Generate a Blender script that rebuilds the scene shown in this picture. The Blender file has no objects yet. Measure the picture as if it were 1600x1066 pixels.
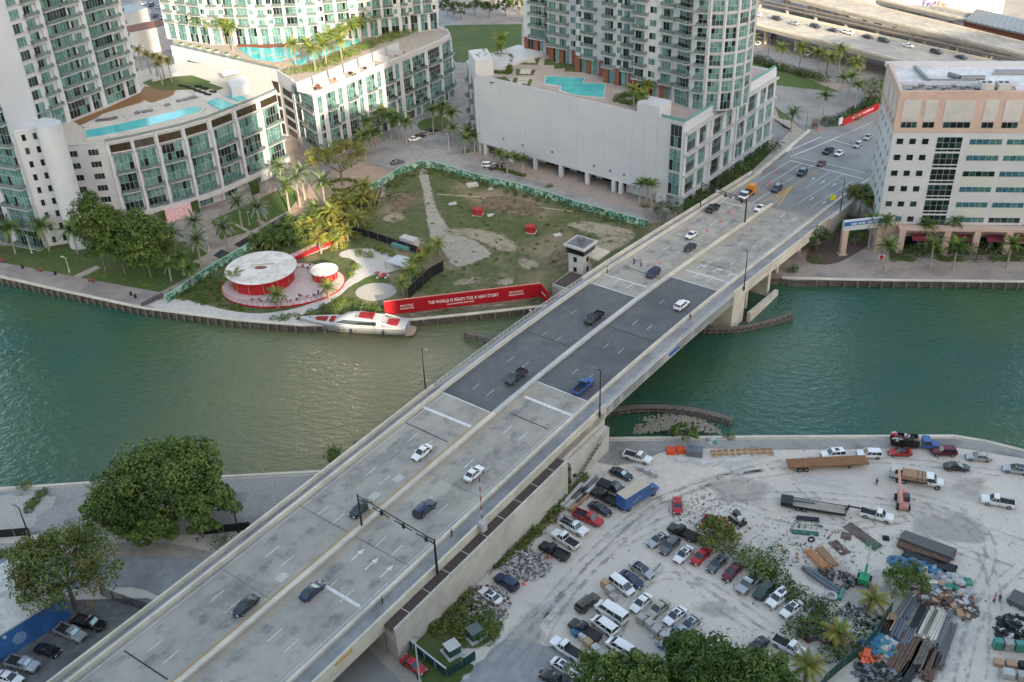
import bpy, math, random
from mathutils import Vector, Matrix
R = random.Random(7)
SC = bpy.context.scene
COL = SC.collection
# ------------------------------------------------------------------ camera, sky, sun, exposure
F = 1600.0; VX, VY = 895.0, 3080.0; CH = 130.0
_d = Vector((VX-800, 533-VY, -F)).normalized(); _up = -_d
_f = Vector((0, 0, -1)); _fy = (_f-_up*_f.dot(_up)).normalized(); _rx = _fy.cross(_up)
RM = Matrix((_rx, _fy, _up))
cam = bpy.data.cameras.new('camera'); camo = bpy.data.objects.new('camera', cam); COL.objects.link(camo)
camo.matrix_world = Matrix.Translation((0, 0, CH)) @ RM.to_4x4()
cam.sensor_width = 36; cam.lens = F/1600*36; cam.clip_start = 1; cam.clip_end = 8000
SC.camera = camo
SC.render.resolution_x = 1024; SC.render.resolution_y = 682
W = bpy.data.worlds.new('World'); SC.world = W; W.use_nodes = True
SUN_EL = math.radians(20.0); SUN_AZ = math.atan2(0.355, -0.935)      # compass style: angle from +Y towards +X
nt = W.node_tree; sky = nt.nodes.new('ShaderNodeTexSky'); sky.sky_type = 'NISHITA'; sky.sun_disc = False
sky.sun_elevation = SUN_EL; sky.sun_rotation = SUN_AZ; sky.air_density = 0.9; sky.dust_density = 2.0; sky.ozone_density = 0.8
tn = nt.nodes.new('ShaderNodeMix'); tn.data_type = 'RGBA'; tn.blend_type = 'MULTIPLY'; tn.inputs[0].default_value = 1; tn.inputs[7].default_value = (1.12, 1.0, .84, 1)
nt.links.new(sky.outputs[0], tn.inputs[6]); nt.links.new(tn.outputs[2], nt.nodes['Background'].inputs[0]); nt.nodes['Background'].inputs[1].default_value = 0.15
sl = bpy.data.lights.new('sun', 'SUN'); sl.energy = 2.5; sl.angle = math.radians(0.5); sl.color = (1, .83, .6)
so = bpy.data.objects.new('sun', sl); COL.objects.link(so)
_sd = Vector((math.sin(SUN_AZ)*math.cos(SUN_EL), math.cos(SUN_AZ)*math.cos(SUN_EL), math.sin(SUN_EL)))
so.rotation_euler = _sd.to_track_quat('Z', 'Y').to_euler(); so.location = (60, -120, 300)
SC.view_settings.view_transform = 'Standard'; SC.view_settings.look = 'None'
SC.view_settings.gamma = 1; SC.view_settings.use_curve_mapping = False
SC.view_settings.exposure = 2.05

# ------------------------------------------------------------------ helpers
G = 1.8                                                       # ground level above the water
def at(x, y, z=G):                                            # point of the world seen at a photo pixel, at height z
    v = RM @ Vector((x-800, 533-y, -F)); t = (z-CH)/v.z
    return Vector((v.x*t, v.y*t, z))
def V3(p, z): return Vector((p[0], p[1], z))
MATS = {}
m_cream = None
def M(name, c1, c2=None, scale=1.0, rough=.7, metal=0, bump=0, spec=.4, c3=None, s3=.05, obj=False, alpha=1, bscale=None, detail=6, mid=(.4, .6), mid3=(.48, .6)):
    if name in MATS: return MATS[name]
    m = bpy.data.materials.new(name); m.use_nodes = True; t = m.node_tree; b = t.nodes['Principled BSDF']
    b.inputs['Base Color'].default_value = (*c1, 1); b.inputs['Roughness'].default_value = rough
    b.inputs['Metallic'].default_value = metal; b.inputs['Specular IOR Level'].default_value = spec
    b.inputs['Alpha'].default_value = alpha
    if c2 or bump:
        if obj: co = t.nodes.new('ShaderNodeTexCoord').outputs['Object']
        else: co = t.nodes.new('ShaderNodeNewGeometry').outputs['Position']
        def noise(s, det=detail):
            n = t.nodes.new('ShaderNodeTexNoise'); n.inputs['Scale'].default_value = s; n.inputs['Detail'].default_value = det
            n.inputs['Roughness'].default_value = .62
            t.links.new(co, n.inputs['Vector']); return n
        if c2:
            n = noise(scale); r = t.nodes.new('ShaderNodeValToRGB')
            r.color_ramp.elements[0].position = mid[0]; r.color_ramp.elements[1].position = mid[1]
            r.color_ramp.elements[0].color = (*c1, 1); r.color_ramp.elements[1].color = (*c2, 1)
            t.links.new(n.outputs['Fac'], r.inputs[0]); out = r.outputs[0]
            if c3:
                n3 = noise(s3, 8); r3 = t.nodes.new('ShaderNodeValToRGB')
                r3.color_ramp.elements[0].position = mid3[0]; r3.color_ramp.elements[1].position = mid3[1]
                mx = t.nodes.new('ShaderNodeMix'); mx.data_type = 'RGBA'
                t.links.new(n3.outputs['Fac'], r3.inputs[0]); t.links.new(r3.outputs[0], mx.inputs[0])
                t.links.new(out, mx.inputs[6]); mx.inputs[7].default_value = (*c3, 1); out = mx.outputs[2]
            t.links.new(out, b.inputs['Base Color'])
        if bump:
            nb = noise(bscale or scale*3, 4); bp = t.nodes.new('ShaderNodeBump'); bp.inputs['Strength'].default_value = bump
            bp.inputs['Distance'].default_value = .1
            t.links.new(nb.outputs['Fac'], bp.inputs['Height']); t.links.new(bp.outputs[0], b.inputs['Normal'])
    MATS[name] = m; return m

class MB:
    """collects shapes, builds ONE mesh"""
    def __init__(s): s.v = []; s.f = []; s.m = []; s.g = []; s.gi = 0
    def add(s, vs, fs, m=0):
        o = len(s.v); s.g.extend([s.gi]*len(fs)); s.v.extend([tuple(v) for v in vs]); s.f.extend([tuple(i+o for i in f) for f in fs]); s.m.extend([m]*len(fs))
    def box(s, c, d, rot=0, m=0, tilt=0):                     # c = centre of the base, d = full sizes
        hx, hy, h = d[0]/2, d[1]/2, d[2]; ca, sa = math.cos(rot), math.sin(rot); vs = []
        for z in (0, h):
            for x, y in ((-hx, -hy), (hx, -hy), (hx, hy), (-hx, hy)):
                vs.append((c[0]+x*ca-y*sa, c[1]+x*sa+y*ca, c[2]+z+tilt*x))
        s.add(vs, [(3, 2, 1, 0), (4, 5, 6, 7), (0, 1, 5, 4), (1, 2, 6, 5), (2, 3, 7, 6), (3, 0, 4, 7)], m)
    def prism(s, pts, z0, z1, m=0, mt=None):
        n = len(pts); a = sum(pts[i][0]*pts[(i+1) % n][1]-pts[(i+1) % n][0]*pts[i][1] for i in range(n))
        if a < 0: pts = pts[::-1]
        vs = [(p[0], p[1], z0) for p in pts]+[(p[0], p[1], z1) for p in pts]
        s.add(vs, [tuple(range(n-1, -1, -1))]+[(i, (i+1) % n, (i+1) % n+n, i+n) for i in range(n)], m)
        s.add(vs[n:], [tuple(range(n))], m if mt is None else mt)
    def tube(s, p0, p1, r0, r1=None, n=8, m=0, cap=True):
        r1 = r0 if r1 is None else r1; p0 = Vector(p0); p1 = Vector(p1); d = (p1-p0)
        if d.length < 1e-6: return
        q = d.to_track_quat('Z', 'Y'); vs = []
        for p, r in ((p0, r0), (p1, r1)):
            for i in range(n):
                a = 2*math.pi*i/n; vs.append(p+q @ Vector((r*math.cos(a), r*math.sin(a), 0)))
        fs = [(i, (i+1) % n, (i+1) % n+n, i+n) for i in range(n)]
        if cap: fs += [tuple(range(n-1, -1, -1)), tuple(range(n, 2*n))]
        s.add(vs, fs, m)
    def path(s, pts, r, n=6, m=0):
        for a, b in zip(pts, pts[1:]): s.tube(a, b, r, r, n, m)
    def strip(s, pts, w, h, m=0, z=None, off=0):              # wall or kerb of width w and height h along pts
        for a, b in zip(pts, pts[1:]):
            a = Vector(a); b = Vector(b); d = b-a; L = math.hypot(d.x, d.y)
            if L < 1e-4: continue
            nx, ny = -d.y/L, d.x/L; o0, o1 = off-w/2, off+w/2
            vs = []
            for p, hh in ((a, 0), (b, 0), (a, h), (b, h)):
                for o in (o0, o1): vs.append((p.x+nx*o, p.y+ny*o, p.z+hh))
            s.add(vs, [(0, 1, 3, 2), (4, 6, 7, 5), (0, 2, 6, 4), (1, 5, 7, 3), (0, 4, 5, 1), (2, 3, 7, 6)], m)
    def ellip(s, c, r, nu=12, nv=8, m=0, jit=0):
        vs = []; fs = []
        for j in range(nv+1):
            ph = math.pi*j/nv
            for i in range(nu):
                th = 2*math.pi*i/nu; k = 1+R.uniform(-jit, jit)
                vs.append((c[0]+r[0]*k*math.sin(ph)*math.cos(th), c[1]+r[1]*k*math.sin(ph)*math.sin(th), c[2]+r[2]*k*math.cos(ph)))
        for j in range(nv):
            for i in range(nu): fs.append((j*nu+i, (j+1)*nu+i, (j+1)*nu+(i+1) % nu, j*nu+(i+1) % nu))
        s.add(vs, fs, m)
    def loft(s, secs, m=0, close=True, caps=True):            # secs: list of rings with equal counts
        n = len(secs[0]); vs = [p for sec in secs for p in sec]; fs = []
        for j in range(len(secs)-1):
            for i in range(n if close else n-1):
                fs.append((j*n+i, j*n+(i+1) % n, (j+1)*n+(i+1) % n, (j+1)*n+i))
        if caps: fs += [tuple(range(n-1, -1, -1)), tuple(range((len(secs)-1)*n, len(secs)*n))]
        s.add(vs, fs, m)
    def each(s, name, mats, parent=None, inv=None, smooth=None, cap=100):   # one part per shape
        ids = sorted(set(s.g)); out = []
        for i in ids:
            b = MB(); mp_ = {}
            for f, m, g in zip(s.f, s.m, s.g):
                if g != i: continue
                for k in f:
                    if k not in mp_: mp_[k] = len(b.v); b.v.append(s.v[k])
                b.f.append(tuple(mp_[k] for k in f)); b.m.append(m)
            if len(out) >= cap: break
            o = b.build(name, mats, parent, smooth); out.append(o)
            if inv is not None: o.matrix_parent_inverse = inv
        return out
    def mesh(s, name, mats, smooth=None):
        me = bpy.data.meshes.new(name); me.from_pydata(s.v, [], s.f)
        if not isinstance(mats, (list, tuple)): mats = [mats]
        for m in mats: me.materials.append(m)
        if len(mats) > 1: me.polygons.foreach_set('material_index', s.m)
        if smooth is not None:
            me.shade_smooth(); me.set_sharp_from_angle(angle=math.radians(smooth))
        me.update(); return me
    def build(s, name, mats, parent=None, smooth=None, loc=None, rz=None):
        return put(name, s.mesh(name, mats, smooth), parent, loc, rz)
for _n in ('box', 'prism', 'tube', 'loft', 'ellip'):
    def _wrap(fn):
        def f(s, *a, **k): s.gi += 1; return fn(s, *a, **k)
        return f
    setattr(MB, _n, _wrap(getattr(MB, _n)))
def put(name, me, parent=None, loc=None, rz=None):
    o = bpy.data.objects.new(name, me); COL.objects.link(o)
    if parent: o.parent = parent
    if loc is not None: o.location = loc
    if rz is not None: o.rotation_euler = (0, 0, rz)
    return o
def tag(o, label, cat, group=None):
    o['label'] = label; o['category'] = cat
    if group: o['group'] = group
    return o
def struct(o): o['kind'] = 'structure'; return o
def stuff(o): o['kind'] = 'stuff'; return o
def thing(name, label, cat, loc=(0, 0, 0), rz=0, group=None):
    o = bpy.data.objects.new(name, None); COL.objects.link(o); o.location = loc; o.rotation_euler = (0, 0, rz)
    o.empty_display_size = .5
    return tag(o, label, cat, group)
ORD = ['first', 'second', 'third', 'fourth', 'fifth', 'sixth', 'seventh', 'eighth', 'ninth', 'tenth', 'eleventh', 'twelfth', 'thirteenth', 'fourteenth', 'fifteenth', 'sixteenth', 'seventeenth', 'eighteenth', 'nineteenth', 'twentieth']
def curl(pts, n=3):                                           # smooth a polyline
    for _ in range(n):
        q = [pts[0]]
        for a, b in zip(pts, pts[1:]): q += [Vector(a).lerp(Vector(b), .25), Vector(a).lerp(Vector(b), .75)]
        q.append(pts[-1]); pts = q
    return pts
LV = 0
def sheet(name, pix, mat, lvl=1, z=G, jit=0, world=False, sm=0):
    pts = [Vector((p[0], p[1], 0)) if world else at(p[0], p[1], z) for p in pix]
    if sm:
        for _ in range(sm):
            q = []
            for a, b in zip(pts, pts[1:]+pts[:1]): q += [a.lerp(b, .25), a.lerp(b, .75)]
            pts = q
    if jit:
        for _ in range(3):
            q = []
            for a, b in zip(pts, pts[1:]+pts[:1]):
                d = (b-a).length; q.append(a)
                if d > .5: q.append((a+b)/2+Vector((R.uniform(-1, 1), R.uniform(-1, 1), 0))*min(d*.22, jit))
            pts = q
    global LV; LV += 1; zz = z+lvl*.02+LV*.0002
    me = bpy.data.meshes.new(name); me.from_pydata([(p.x, p.y, zz) for p in pts], [], [tuple(range(len(pts)))])
    if me.polygons[0].normal.z < 0: me.flip_normals()
    me.materials.append(mat); o = bpy.data.objects.new(name, me); COL.objects.link(o)
    return struct(o)

# ------------------------------------------------------------------ materials
m_conc = M('pale_concrete', (.58, .53, .44), (.49, .45, .38), .35, .85, bump=.15, bscale=4, c3=(.63, .58, .48), s3=.12)
m_deck = M('bridge_concrete', (.35, .325, .285), (.28, .265, .24), .3, .85, bump=.1, bscale=6, c3=(.39, .365, .315), s3=.09)
m_leaf = M('dark_asphalt', (.10, .106, .112), (.125, .13, .135), .5, .7, bump=.1, bscale=8, c3=(.085, .09, .097), s3=.08)
m_asph = M('asphalt', (.235, .23, .22), (.27, .265, .255), .4, .85, bump=.1, bscale=6, c3=(.2, .197, .19), s3=.1)
m_asph2 = M('worn_asphalt', (.25, .255, .26), (.32, .315, .31), .5, .85, bump=.1, bscale=6, c3=(.2, .205, .21), s3=.08)
m_pave = M('paving', (.28, .24, .215), (.34, .29, .255), 1.3, .85, bump=.1, bscale=6, c3=(.23, .2, .185), s3=.12)
m_side = M('sidewalk_concrete', (.38, .34, .29), (.3, .27, .235), .7, .85, bump=.08, bscale=5)
m_white = M('white_render', (.49, .515, .55), (.47, .495, .53), .15, .65, c3=(.445, .47, .51), s3=.06)
m_wall = M('pale_wall', (.48, .475, .46), (.42, .415, .40), .3, .75, c3=(.52, .51, .49), s3=.09)
m_paint = M('white_road_paint', (.75, .75, .73), (.55, .55, .53), 2, .7)
m_yel = M('yellow_road_paint', (.62, .36, .07), (.5, .32, .1), 2, .7)
m_grass = M('lawn_grass', (.045, .085, .018), (.075, .12, .028), 1.2, .95, bump=.4, bscale=9, c3=(.09, .11, .035), s3=.11)
m_rough = M('rough_grass', (.055, .085, .025), (.11, .115, .05), .5, .95, bump=.4, bscale=5, c3=(.24, .19, .125), s3=.055, mid3=(.5, .66))
m_sand = M('bare_sand', (.44, .39, .32), (.30, .27, .2), 1.1, .95, bump=.4, bscale=6, c3=(.16, .15, .08), s3=.16, mid3=(.52, .7))
m_gpad = M('gravel_pad', (.42, .40, .36), (.34, .32, .29), 2.5, .95, bump=.4, bscale=9)
m_grav = M('crushed_rock_lot', (.64, .575, .495), (.55, .5, .435), 1.4, .95, bump=.5, bscale=5, c3=(.53, .485, .425), s3=.05, mid3=(.42, .62))
m_grav2 = M('grey_gravel', (.26, .25, .235), (.34, .33, .31), 2.2, .95, bump=.5, bscale=7, c3=(.2, .19, .18), s3=.12)
m_dust = M('white_dust', (.52, .52, .51), (.44, .43, .41), .6, .95, c3=(.38, .36, .33), s3=.2)
m_soil = M('dark_soil', (.075, .055, .048), (.1, .075, .065), 2, .95, bump=.4, bscale=5)
m_metal = M('grey_metal', (.22, .23, .24), rough=.45, metal=.7)
m_dark = M('dark_metal', (.03, .032, .035), rough=.5, metal=.3)
m_black = M('black_plastic', (.015, .015, .016), rough=.6)
m_red = M('red_paint', (.42, .014, .02), (.36, .012, .018), .8, .5)
m_redb = M('red_banner', (.36, .006, .015), rough=.55)
m_bark = M('bark', (.14, .11, .085), (.22, .18, .14), 4, .95, bump=.5, obj=True)
m_pbark = M('palm_bark', (.26, .23, .2), (.36, .33, .29), 3, .95, bump=.3, obj=True)
m_wood = M('old_timber', (.2, .17, .14), (.1, .085, .075), 3, .9, bump=.4)
m_wood2 = M('fresh_timber', (.42, .27, .16), (.33, .2, .12), 3, .8, bump=.2)
m_rust = M('rusty_steel', (.1, .06, .045), (.17, .105, .075), 2, .85, bump=.3)
m_brick = M('brown_brick', (.22, .085, .05), (.17, .065, .04), 3, .8)
m_pink = M('pink_stone', (.5, .37, .31), (.45, .33, .28), .5, .7, c3=(.53, .4, .34), s3=.1)
m_teal = M('teal_panel', (.12, .3, .27), rough=.4)
def glass(name, c, rough=.06): return M(name, c, tuple(v*.55 for v in c), 1.4, rough, spec=.8)
g_teal = glass('teal_curtained_glass', (.09, .22, .21)); g_lite = glass('pale_curtained_glass', (.16, .3, .29)); g_blue = glass('blue_glass', (.05, .16, .2))
g_dark = glass('dark_glass', (.012, .02, .022)); g_mid = glass('dim_glass', (.03, .075, .07)); g_brn = glass('brown_glass', (.06, .045, .03))
m_frame = M('window_frame', (.42, .44, .46), rough=.5)
m_rail = M('railing_glass', (.16, .22, .22), rough=.1, spec=.8, alpha=.55)
m_slab = M('balcony_slab', (.41, .42, .43), (.35, .36, .37), .6, .7)
leafm = [M('leaf_green_%s' % n, c, c2, .8, .7, spec=.25, obj=True) for n, c, c2 in (
    ('deep', (.032, .062, .014), (.05, .085, .02)), ('mid', (.07, .12, .024), (.09, .145, .03)), ('light', (.13, .18, .038), (.155, .195, .045)),
    ('olive', (.12, .115, .03), (.15, .13, .035)), ('silver', (.16, .19, .15), (.2, .23, .18)), ('yellow', (.2, .2, .03), (.26, .25, .04)))]
# water: small wind waves on a green river
def water_mat():
    m = bpy.data.materials.new('river_water'); m.use_nodes = True; t = m.node_tree; b = t.nodes['Principled BSDF']
    b.inputs['Roughness'].default_value = .07; b.inputs['IOR'].default_value = 1.33; b.inputs['Specular IOR Level'].default_value = .6
    co = t.nodes.new('ShaderNodeNewGeometry').outputs['Position']
    r = t.nodes.new('ShaderNodeValToRGB'); n = t.nodes.new('ShaderNodeTexNoise'); n.inputs['Scale'].default_value = .025; n.inputs['Detail'].default_value = 3
    t.links.new(co, n.inputs['Vector']); t.links.new(n.outputs['Fac'], r.inputs[0]); t.links.new(r.outputs[0], b.inputs['Base Color'])
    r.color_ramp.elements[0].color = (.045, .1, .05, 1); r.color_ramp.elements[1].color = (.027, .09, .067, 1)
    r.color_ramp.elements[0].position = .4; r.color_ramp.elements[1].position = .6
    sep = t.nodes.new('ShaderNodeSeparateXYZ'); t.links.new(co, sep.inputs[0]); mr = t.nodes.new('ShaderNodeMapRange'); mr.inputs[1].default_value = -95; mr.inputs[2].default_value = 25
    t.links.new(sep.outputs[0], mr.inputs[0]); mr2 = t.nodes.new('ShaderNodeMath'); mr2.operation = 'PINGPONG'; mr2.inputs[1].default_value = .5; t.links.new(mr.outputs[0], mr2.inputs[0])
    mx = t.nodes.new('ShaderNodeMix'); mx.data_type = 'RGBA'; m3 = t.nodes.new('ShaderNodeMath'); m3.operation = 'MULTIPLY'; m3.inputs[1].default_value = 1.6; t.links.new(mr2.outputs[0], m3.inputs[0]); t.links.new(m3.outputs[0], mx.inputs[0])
    t.links.new(r.outputs[0], mx.inputs[6]); mx.inputs[7].default_value = (.2, .17, .085, 1); t.links.new(mx.outputs[2], b.inputs['Base Color'])  # olive water on the left, lightened to paint in the golden tower reflection
    prev = None
    for sc, st, dist, strch in ((.42, .8, .5, 1.7), (1.4, .7, .16, 1.4), (.1, .5, .7, 1)):
        mp = t.nodes.new('ShaderNodeMapping'); mp.inputs['Scale'].default_value = (1, strch, 1); mp.inputs['Rotation'].default_value = (0, 0, .35)
        t.links.new(co, mp.inputs[0]); nn = t.nodes.new('ShaderNodeTexNoise'); nn.inputs['Scale'].default_value = sc; nn.inputs['Detail'].default_value = 4
        t.links.new(mp.outputs[0], nn.inputs['Vector'])
        bp = t.nodes.new('ShaderNodeBump'); bp.inputs['Strength'].default_value = st; bp.inputs['Distance'].default_value = dist
        t.links.new(nn.outputs['Fac'], bp.inputs['Height'])
        if prev: t.links.new(prev.outputs[0], bp.inputs['Normal'])
        prev = bp
    t.links.new(prev.outputs[0], b.inputs['Normal']); return m
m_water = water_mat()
m_pool = M('pool_water', (.05, .42, .46), (.1, .5, .52), .25, .05, bump=.2, bscale=2, spec=.6)
m_cream = M('cream_wall', (.52, .485, .43), (.44, .41, .36), .4, .8, c3=(.57, .54, .48), s3=.12, bump=.05)
# ------------------------------------------------------------------ water and land
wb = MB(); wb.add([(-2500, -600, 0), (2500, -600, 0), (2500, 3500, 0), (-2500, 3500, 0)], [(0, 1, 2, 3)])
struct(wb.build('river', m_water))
NSH = [(-900, 600)]+[tuple(at(*p)[:2]) for p in ((0, 433), (88, 453), (223, 482), (370, 501), (470, 509), (560, 508), (650, 500), (740, 491), (850, 479), (900, 470), (1120, 440), (1218, 435), (1240, 438), (1330, 438), (1600, 441))]+[(900, 150), (2500, -100), (2500, 3400), (-2500, 3400), (-2500, 600)]
SSH = [(-900, 175)]+[tuple(at(*p)[:2]) for p in ((0, 764), (170, 753), (350, 745), (505, 737), (700, 722), (900, 704), (940, 686), (1200, 683), (1490, 682), (1540, 690), (1600, 705))]+[(180, 115), (900, -250), (900, -500), (-900, -500)]
for nm, pl in (('north_bank_ground', NSH), ('south_bank_ground', SSH)):
    b = MB(); b.prism(pl, -3, G, 0, 1); struct(b.build(nm, [M('wet_dark_seawall', (.075, .07, .06), (.13, .12, .1), .8, .9), m_pave if nm[0] == 'n' else m_grav]))
# seawall caps with timber-like piles
def seawall(name, label, pix, w=.9, piles=True, step=2.2, mat=m_conc, h=.28):
    t = thing(name, label, 'seawall', at(*pix[0]))
    pts = [at(*p)-t.location for p in pix]
    b = MB(); b.strip([V3(p, -.02) for p in pts], w, h, off=.1); b.build('cap', mat, t)
    if piles:
        b = MB()
        for a, c in zip(pts, pts[1:]):
            L = (c-a).length; n = max(1, int(L/step)); d = (c-a).normalized(); nn = Vector((d.y, -d.x, 0))
            for i in range(n):
                p = a.lerp(c, (i+.5)/n)+nn*.55
                b.box((p.x, p.y, -2.6), (.42, .5, 2.45), math.atan2(d.y, d.x))
        b.each('pile', m_wood, t)
    return t
seawall('seawall', 'pale seawall cap with dark piles below the left promenade and the garden path', [(-160, 400), (0, 433), (88, 453), (223, 482), (370, 501), (470, 509), (560, 508)])
seawall('seawall', 'straight pale seawall in front of the long red banner wall', [(560, 508), (650, 500), (740, 491), (850, 479), (900, 470)], step=3.2)
seawall('seawall', 'seawall with pale piles under the palm-lined walk of the office block', [(1222, 435), (1330, 438), (1600, 441), (1760, 444)], step=3)
seawall('seawall', 'low pale seawall by the big banyan on the near bank, left of the bridge', [(505, 737), (350, 745), (170, 753), (0, 764), (-200, 775)], piles=False, w=.7)
seawall('seawall', 'long pale seawall along the truck yard, right of the bridge', [(1760, 745), (1600, 705), (1540, 690), (1490, 682), (1200, 683), (940, 686)], piles=False, w=.8)

# ------------------------------------------------------------------ bridge frame of reference
BO = Vector((13.84, 187.36)); BT = math.radians(52.04); BU = Vector((math.cos(BT), math.sin(BT))); BN = Vector((-BU.y, BU.x))
BK = [(-200, 5.6), (-130, 7.4), (-100, 8.2), (-75, 9.1), (-50, 10.1), (-25, 11.0), (0, 11.25), (30, 10.6), (60, 8.9), (90, 6.9), (130, 4.3), (160, 2.6), (185, 2.0), (400, 2.0)]
def bz(s):
    for i in range(len(BK)-1):
        if s <= BK[i+1][0]:
            (x1, y1), (x2, y2) = BK[i], BK[i+1]
            x0, y0 = BK[i-1] if i else (x1-1, y1); x3, y3 = BK[i+2] if i+2 < len(BK) else (x2+1, y2)
            m1 = (y2-y0)/(x2-x0); m2 = (y3-y1)/(x3-x1); h = x2-x1; t = max(0, (s-x1)/h)
            return (2*t**3-3*t*t+1)*y1+(t**3-2*t*t+t)*h*m1+(-2*t**3+3*t*t)*y2+(t**3-t*t)*h*m2
    return 2.0
def bp(s, d, dz=0): q = BO+BU*s+BN*d; return Vector((q.x, q.y, bz(s)+dz))
def bs(x, y, dz=0):                                          # photo pixel on the deck -> (s, d)
    z = 9.0
    for _ in range(40):
        q = at(x, y, z+dz).to_2d()-BO; z = bz(q.dot(BU))
    return q.dot(BU), q.dot(BN)
def frange(a, b, st):
    n = max(1, int(round((b-a)/st))); return [a+(b-a)*i/n for i in range(n+1)]
def ribbon(mb, s0, s1, d0, d1, zb, zt, m=0, st=5, dd0=None, dd1=None):   # solid between offsets, follows the deck
    ss = frange(s0, s1, st); secs = []
    for i, s in enumerate(ss):
        t = i/(len(ss)-1); a = d0 if dd0 is None else d0+(dd0-d0)*t; b = d1 if dd1 is None else d1+(dd1-d1)*t
        secs.append([bp(s, a, zb), bp(s, a, zt), bp(s, b, zt), bp(s, b, zb)])
    mb.loft(secs, m)
def mark(mb, pts_sd, dz=.03, m=0):
    mb.gi += 1
    if True: pass                            # flat painted shape on the deck
    mb.add([bp(s, d, dz) for s, d in pts_sd], [tuple(range(len(pts_sd)))], m)
def mline(mb, s0, s1, d, w=.14, m=0, st=8, d2=None, dz=.03):
    ss = frange(s0, s1, st)
    for i, (a, b) in enumerate(zip(ss, ss[1:])):
        da = d if d2 is None else d+(d2-d)*i/(len(ss)-1); db = d if d2 is None else d+(d2-d)*(i+1)/(len(ss)-1)
        mb.add([bp(a, da-w/2, dz), bp(b, db-w/2, dz), bp(b, db+w/2, dz), bp(a, da+w/2, dz)], [(0, 1, 2, 3)], m)
def dashes(mb, s0, s1, d, L=3.0, gap=9.0, w=.15):
    s = s0
    while s+L < s1: mline(mb, s, s+L, d, w, st=3); s += L+gap

br = thing('road_bridge', 'wide concrete drawbridge with dark lifting spans crossing the green river', 'bridge', bp(0, 0))
def bbuild(mb, name, mats, par=None, smooth=None):
    o = mb.build(name, mats, None, smooth); o.parent = par or br
    o.matrix_parent_inverse = Matrix.Translation(-br.location)
    if par: o.matrix_parent_inverse = Matrix.Translation(-br.location)
    return o
LA, LB = (-30.1, 24.8), (-16.5, 39.1)                        # leaf extents, left and right roadway
SE = 96.0
b = MB()                                                      # approach decks
for (a, c, l, r) in ((-150, LA[0], 12.5, -1), (LA[1], SE, 12.5, -1), (-150, LB[0], -1, -14.4), (LB[1], SE, -1, -14.4)):
    ribbon(b, a, c, r, l, -1.1, 0)
b.each('approach_deck', m_deck, br, Matrix.Translation(-br.location))
b = MB(); ribbon(b, LA[0]+.15, LA[1]-.15, -.4, 12.5, -.9, 0); ribbon(b, LB[0]+.15, LB[1]-.15, -14.4, -1.6, -.9, 0); b.each('lifting_span', m_leaf, br, Matrix.Translation(-br.location))
b = MB(); ribbon(b, -150, SE+2, -1.35, -.45, -.2, .5); o = bbuild(b, 'median_barrier', m_conc)
b = MB(); ribbon(b, LA[0], LB[1], -1.38, -.42, .02, .52); bbuild(b, 'median_plate', m_wall)
for (d0, d1, nm) in ((12.5, 13.1, 'traffic_barrier'), (-15.0, -14.4, 'traffic_barrier')):
    b = MB(); ribbon(b, -150, 120 if d0 > 0 else 118, d0, d1, -1, .8, dd0=None); bbuild(b, nm, m_conc)
b = MB(); ribbon(b, LA[0], LA[1], 12.46, 13.14, .7, .84); bbuild(b, 'steel_kerb', m_wall)
for (d0, d1) in ((13.1, 14.6), (-17.8, -15.0)):
    b = MB(); ribbon(b, -150, 118, d0, d1, -.6, .15); b.each('walkway', m_asph2, br, Matrix.Translation(-br.location))
b = MB(); ribbon(b, -150, LA[0], 14.6, 15.0, -2.0, 1.05); ribbon(b, LA[1], 118, 14.6, 15.0, -2.0, 1.05); b.each('parapet', m_conc, br, Matrix.Translation(-br.location))
b = MB(); ribbon(b, -150, LB[0], -18.2, -17.8, -2.2, 1.05); ribbon(b, LB[1], 118, -18.2, -17.8, -1.8, 1.05); b.each('parapet', m_conc, br, Matrix.Translation(-br.location))
b = MB()                                                      # metal railings on the leaves
for d, (s0, s1) in ((14.8, LA), (-18.0, LB)):
    ribbon(b, s0, s1, d-.06, d+.06, 1.0, 1.1); ribbon(b, s0, s1, d-.04, d+.04, .55, .62)
    for s in frange(s0, s1, 1.5): p = bp(s, d); b.box(p, (.08, .08, 1.05), BT)
bbuild(b, 'railing', m_wall)
b = MB()                                                      # girders under the leaves
for d in (14.6, -.6, -17.9): ribbon(b, -30, 39.1, d-.25, d+.25, -2.1, .1)
ribbon(b, -16.5, 39.1, -18.15, -17.8, -1.9, .15)
for s in frange(-28, 37, 3.2): ribbon(b, s-.12, s+.12, -17.8, 14.5, -1.4, -.92, st=1)
b.each('girder', m_wall, br, Matrix.Translation(-br.location))
b = MB()                                                      # deck joints and lane paint
jn = MB(); mk = MB(); yl = MB()
def cross(mb, s, d0, d1, w=.3, sk=0, dz=.04): mark(mb, [(s-w/2, d0), (s+w/2, d0), (s+w/2+sk, d1), (s-w/2+sk, d1)], dz)
for px_a, px_b in (((634, 661), (700, 691)), ((797.4, 646), (857, 671)), ((975, 416), (1032, 436)), ((1093, 409), (1150, 424)), ((194, 1017), (262, 1062))):
    (s0, d0), (s1, d1) = bs(*px_a), bs(*px_b); mark(jn, [(s0-.12, d0), (s0+.12, d0), (s1+.12, d1), (s1-.12, d1)])
for s in (-107.9, -141): cross(jn, s, -14.3, -1.4, .25)
cross(jn, -70, -.4, 12.4, .08); cross(jn, -70, -14.3, -1.5, .08); cross(jn, 62, -.4, 12.4, .12); cross(jn, -50.5, -14.3, -1.5, .06); cross(jn, -88, -.3, 12.4, .06)
cross(jn, -2, -.4, 12.4, .15); cross(jn, 10, -14.3, -1.6, .15)
mid = (LA[0]+LA[1])/2
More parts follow.
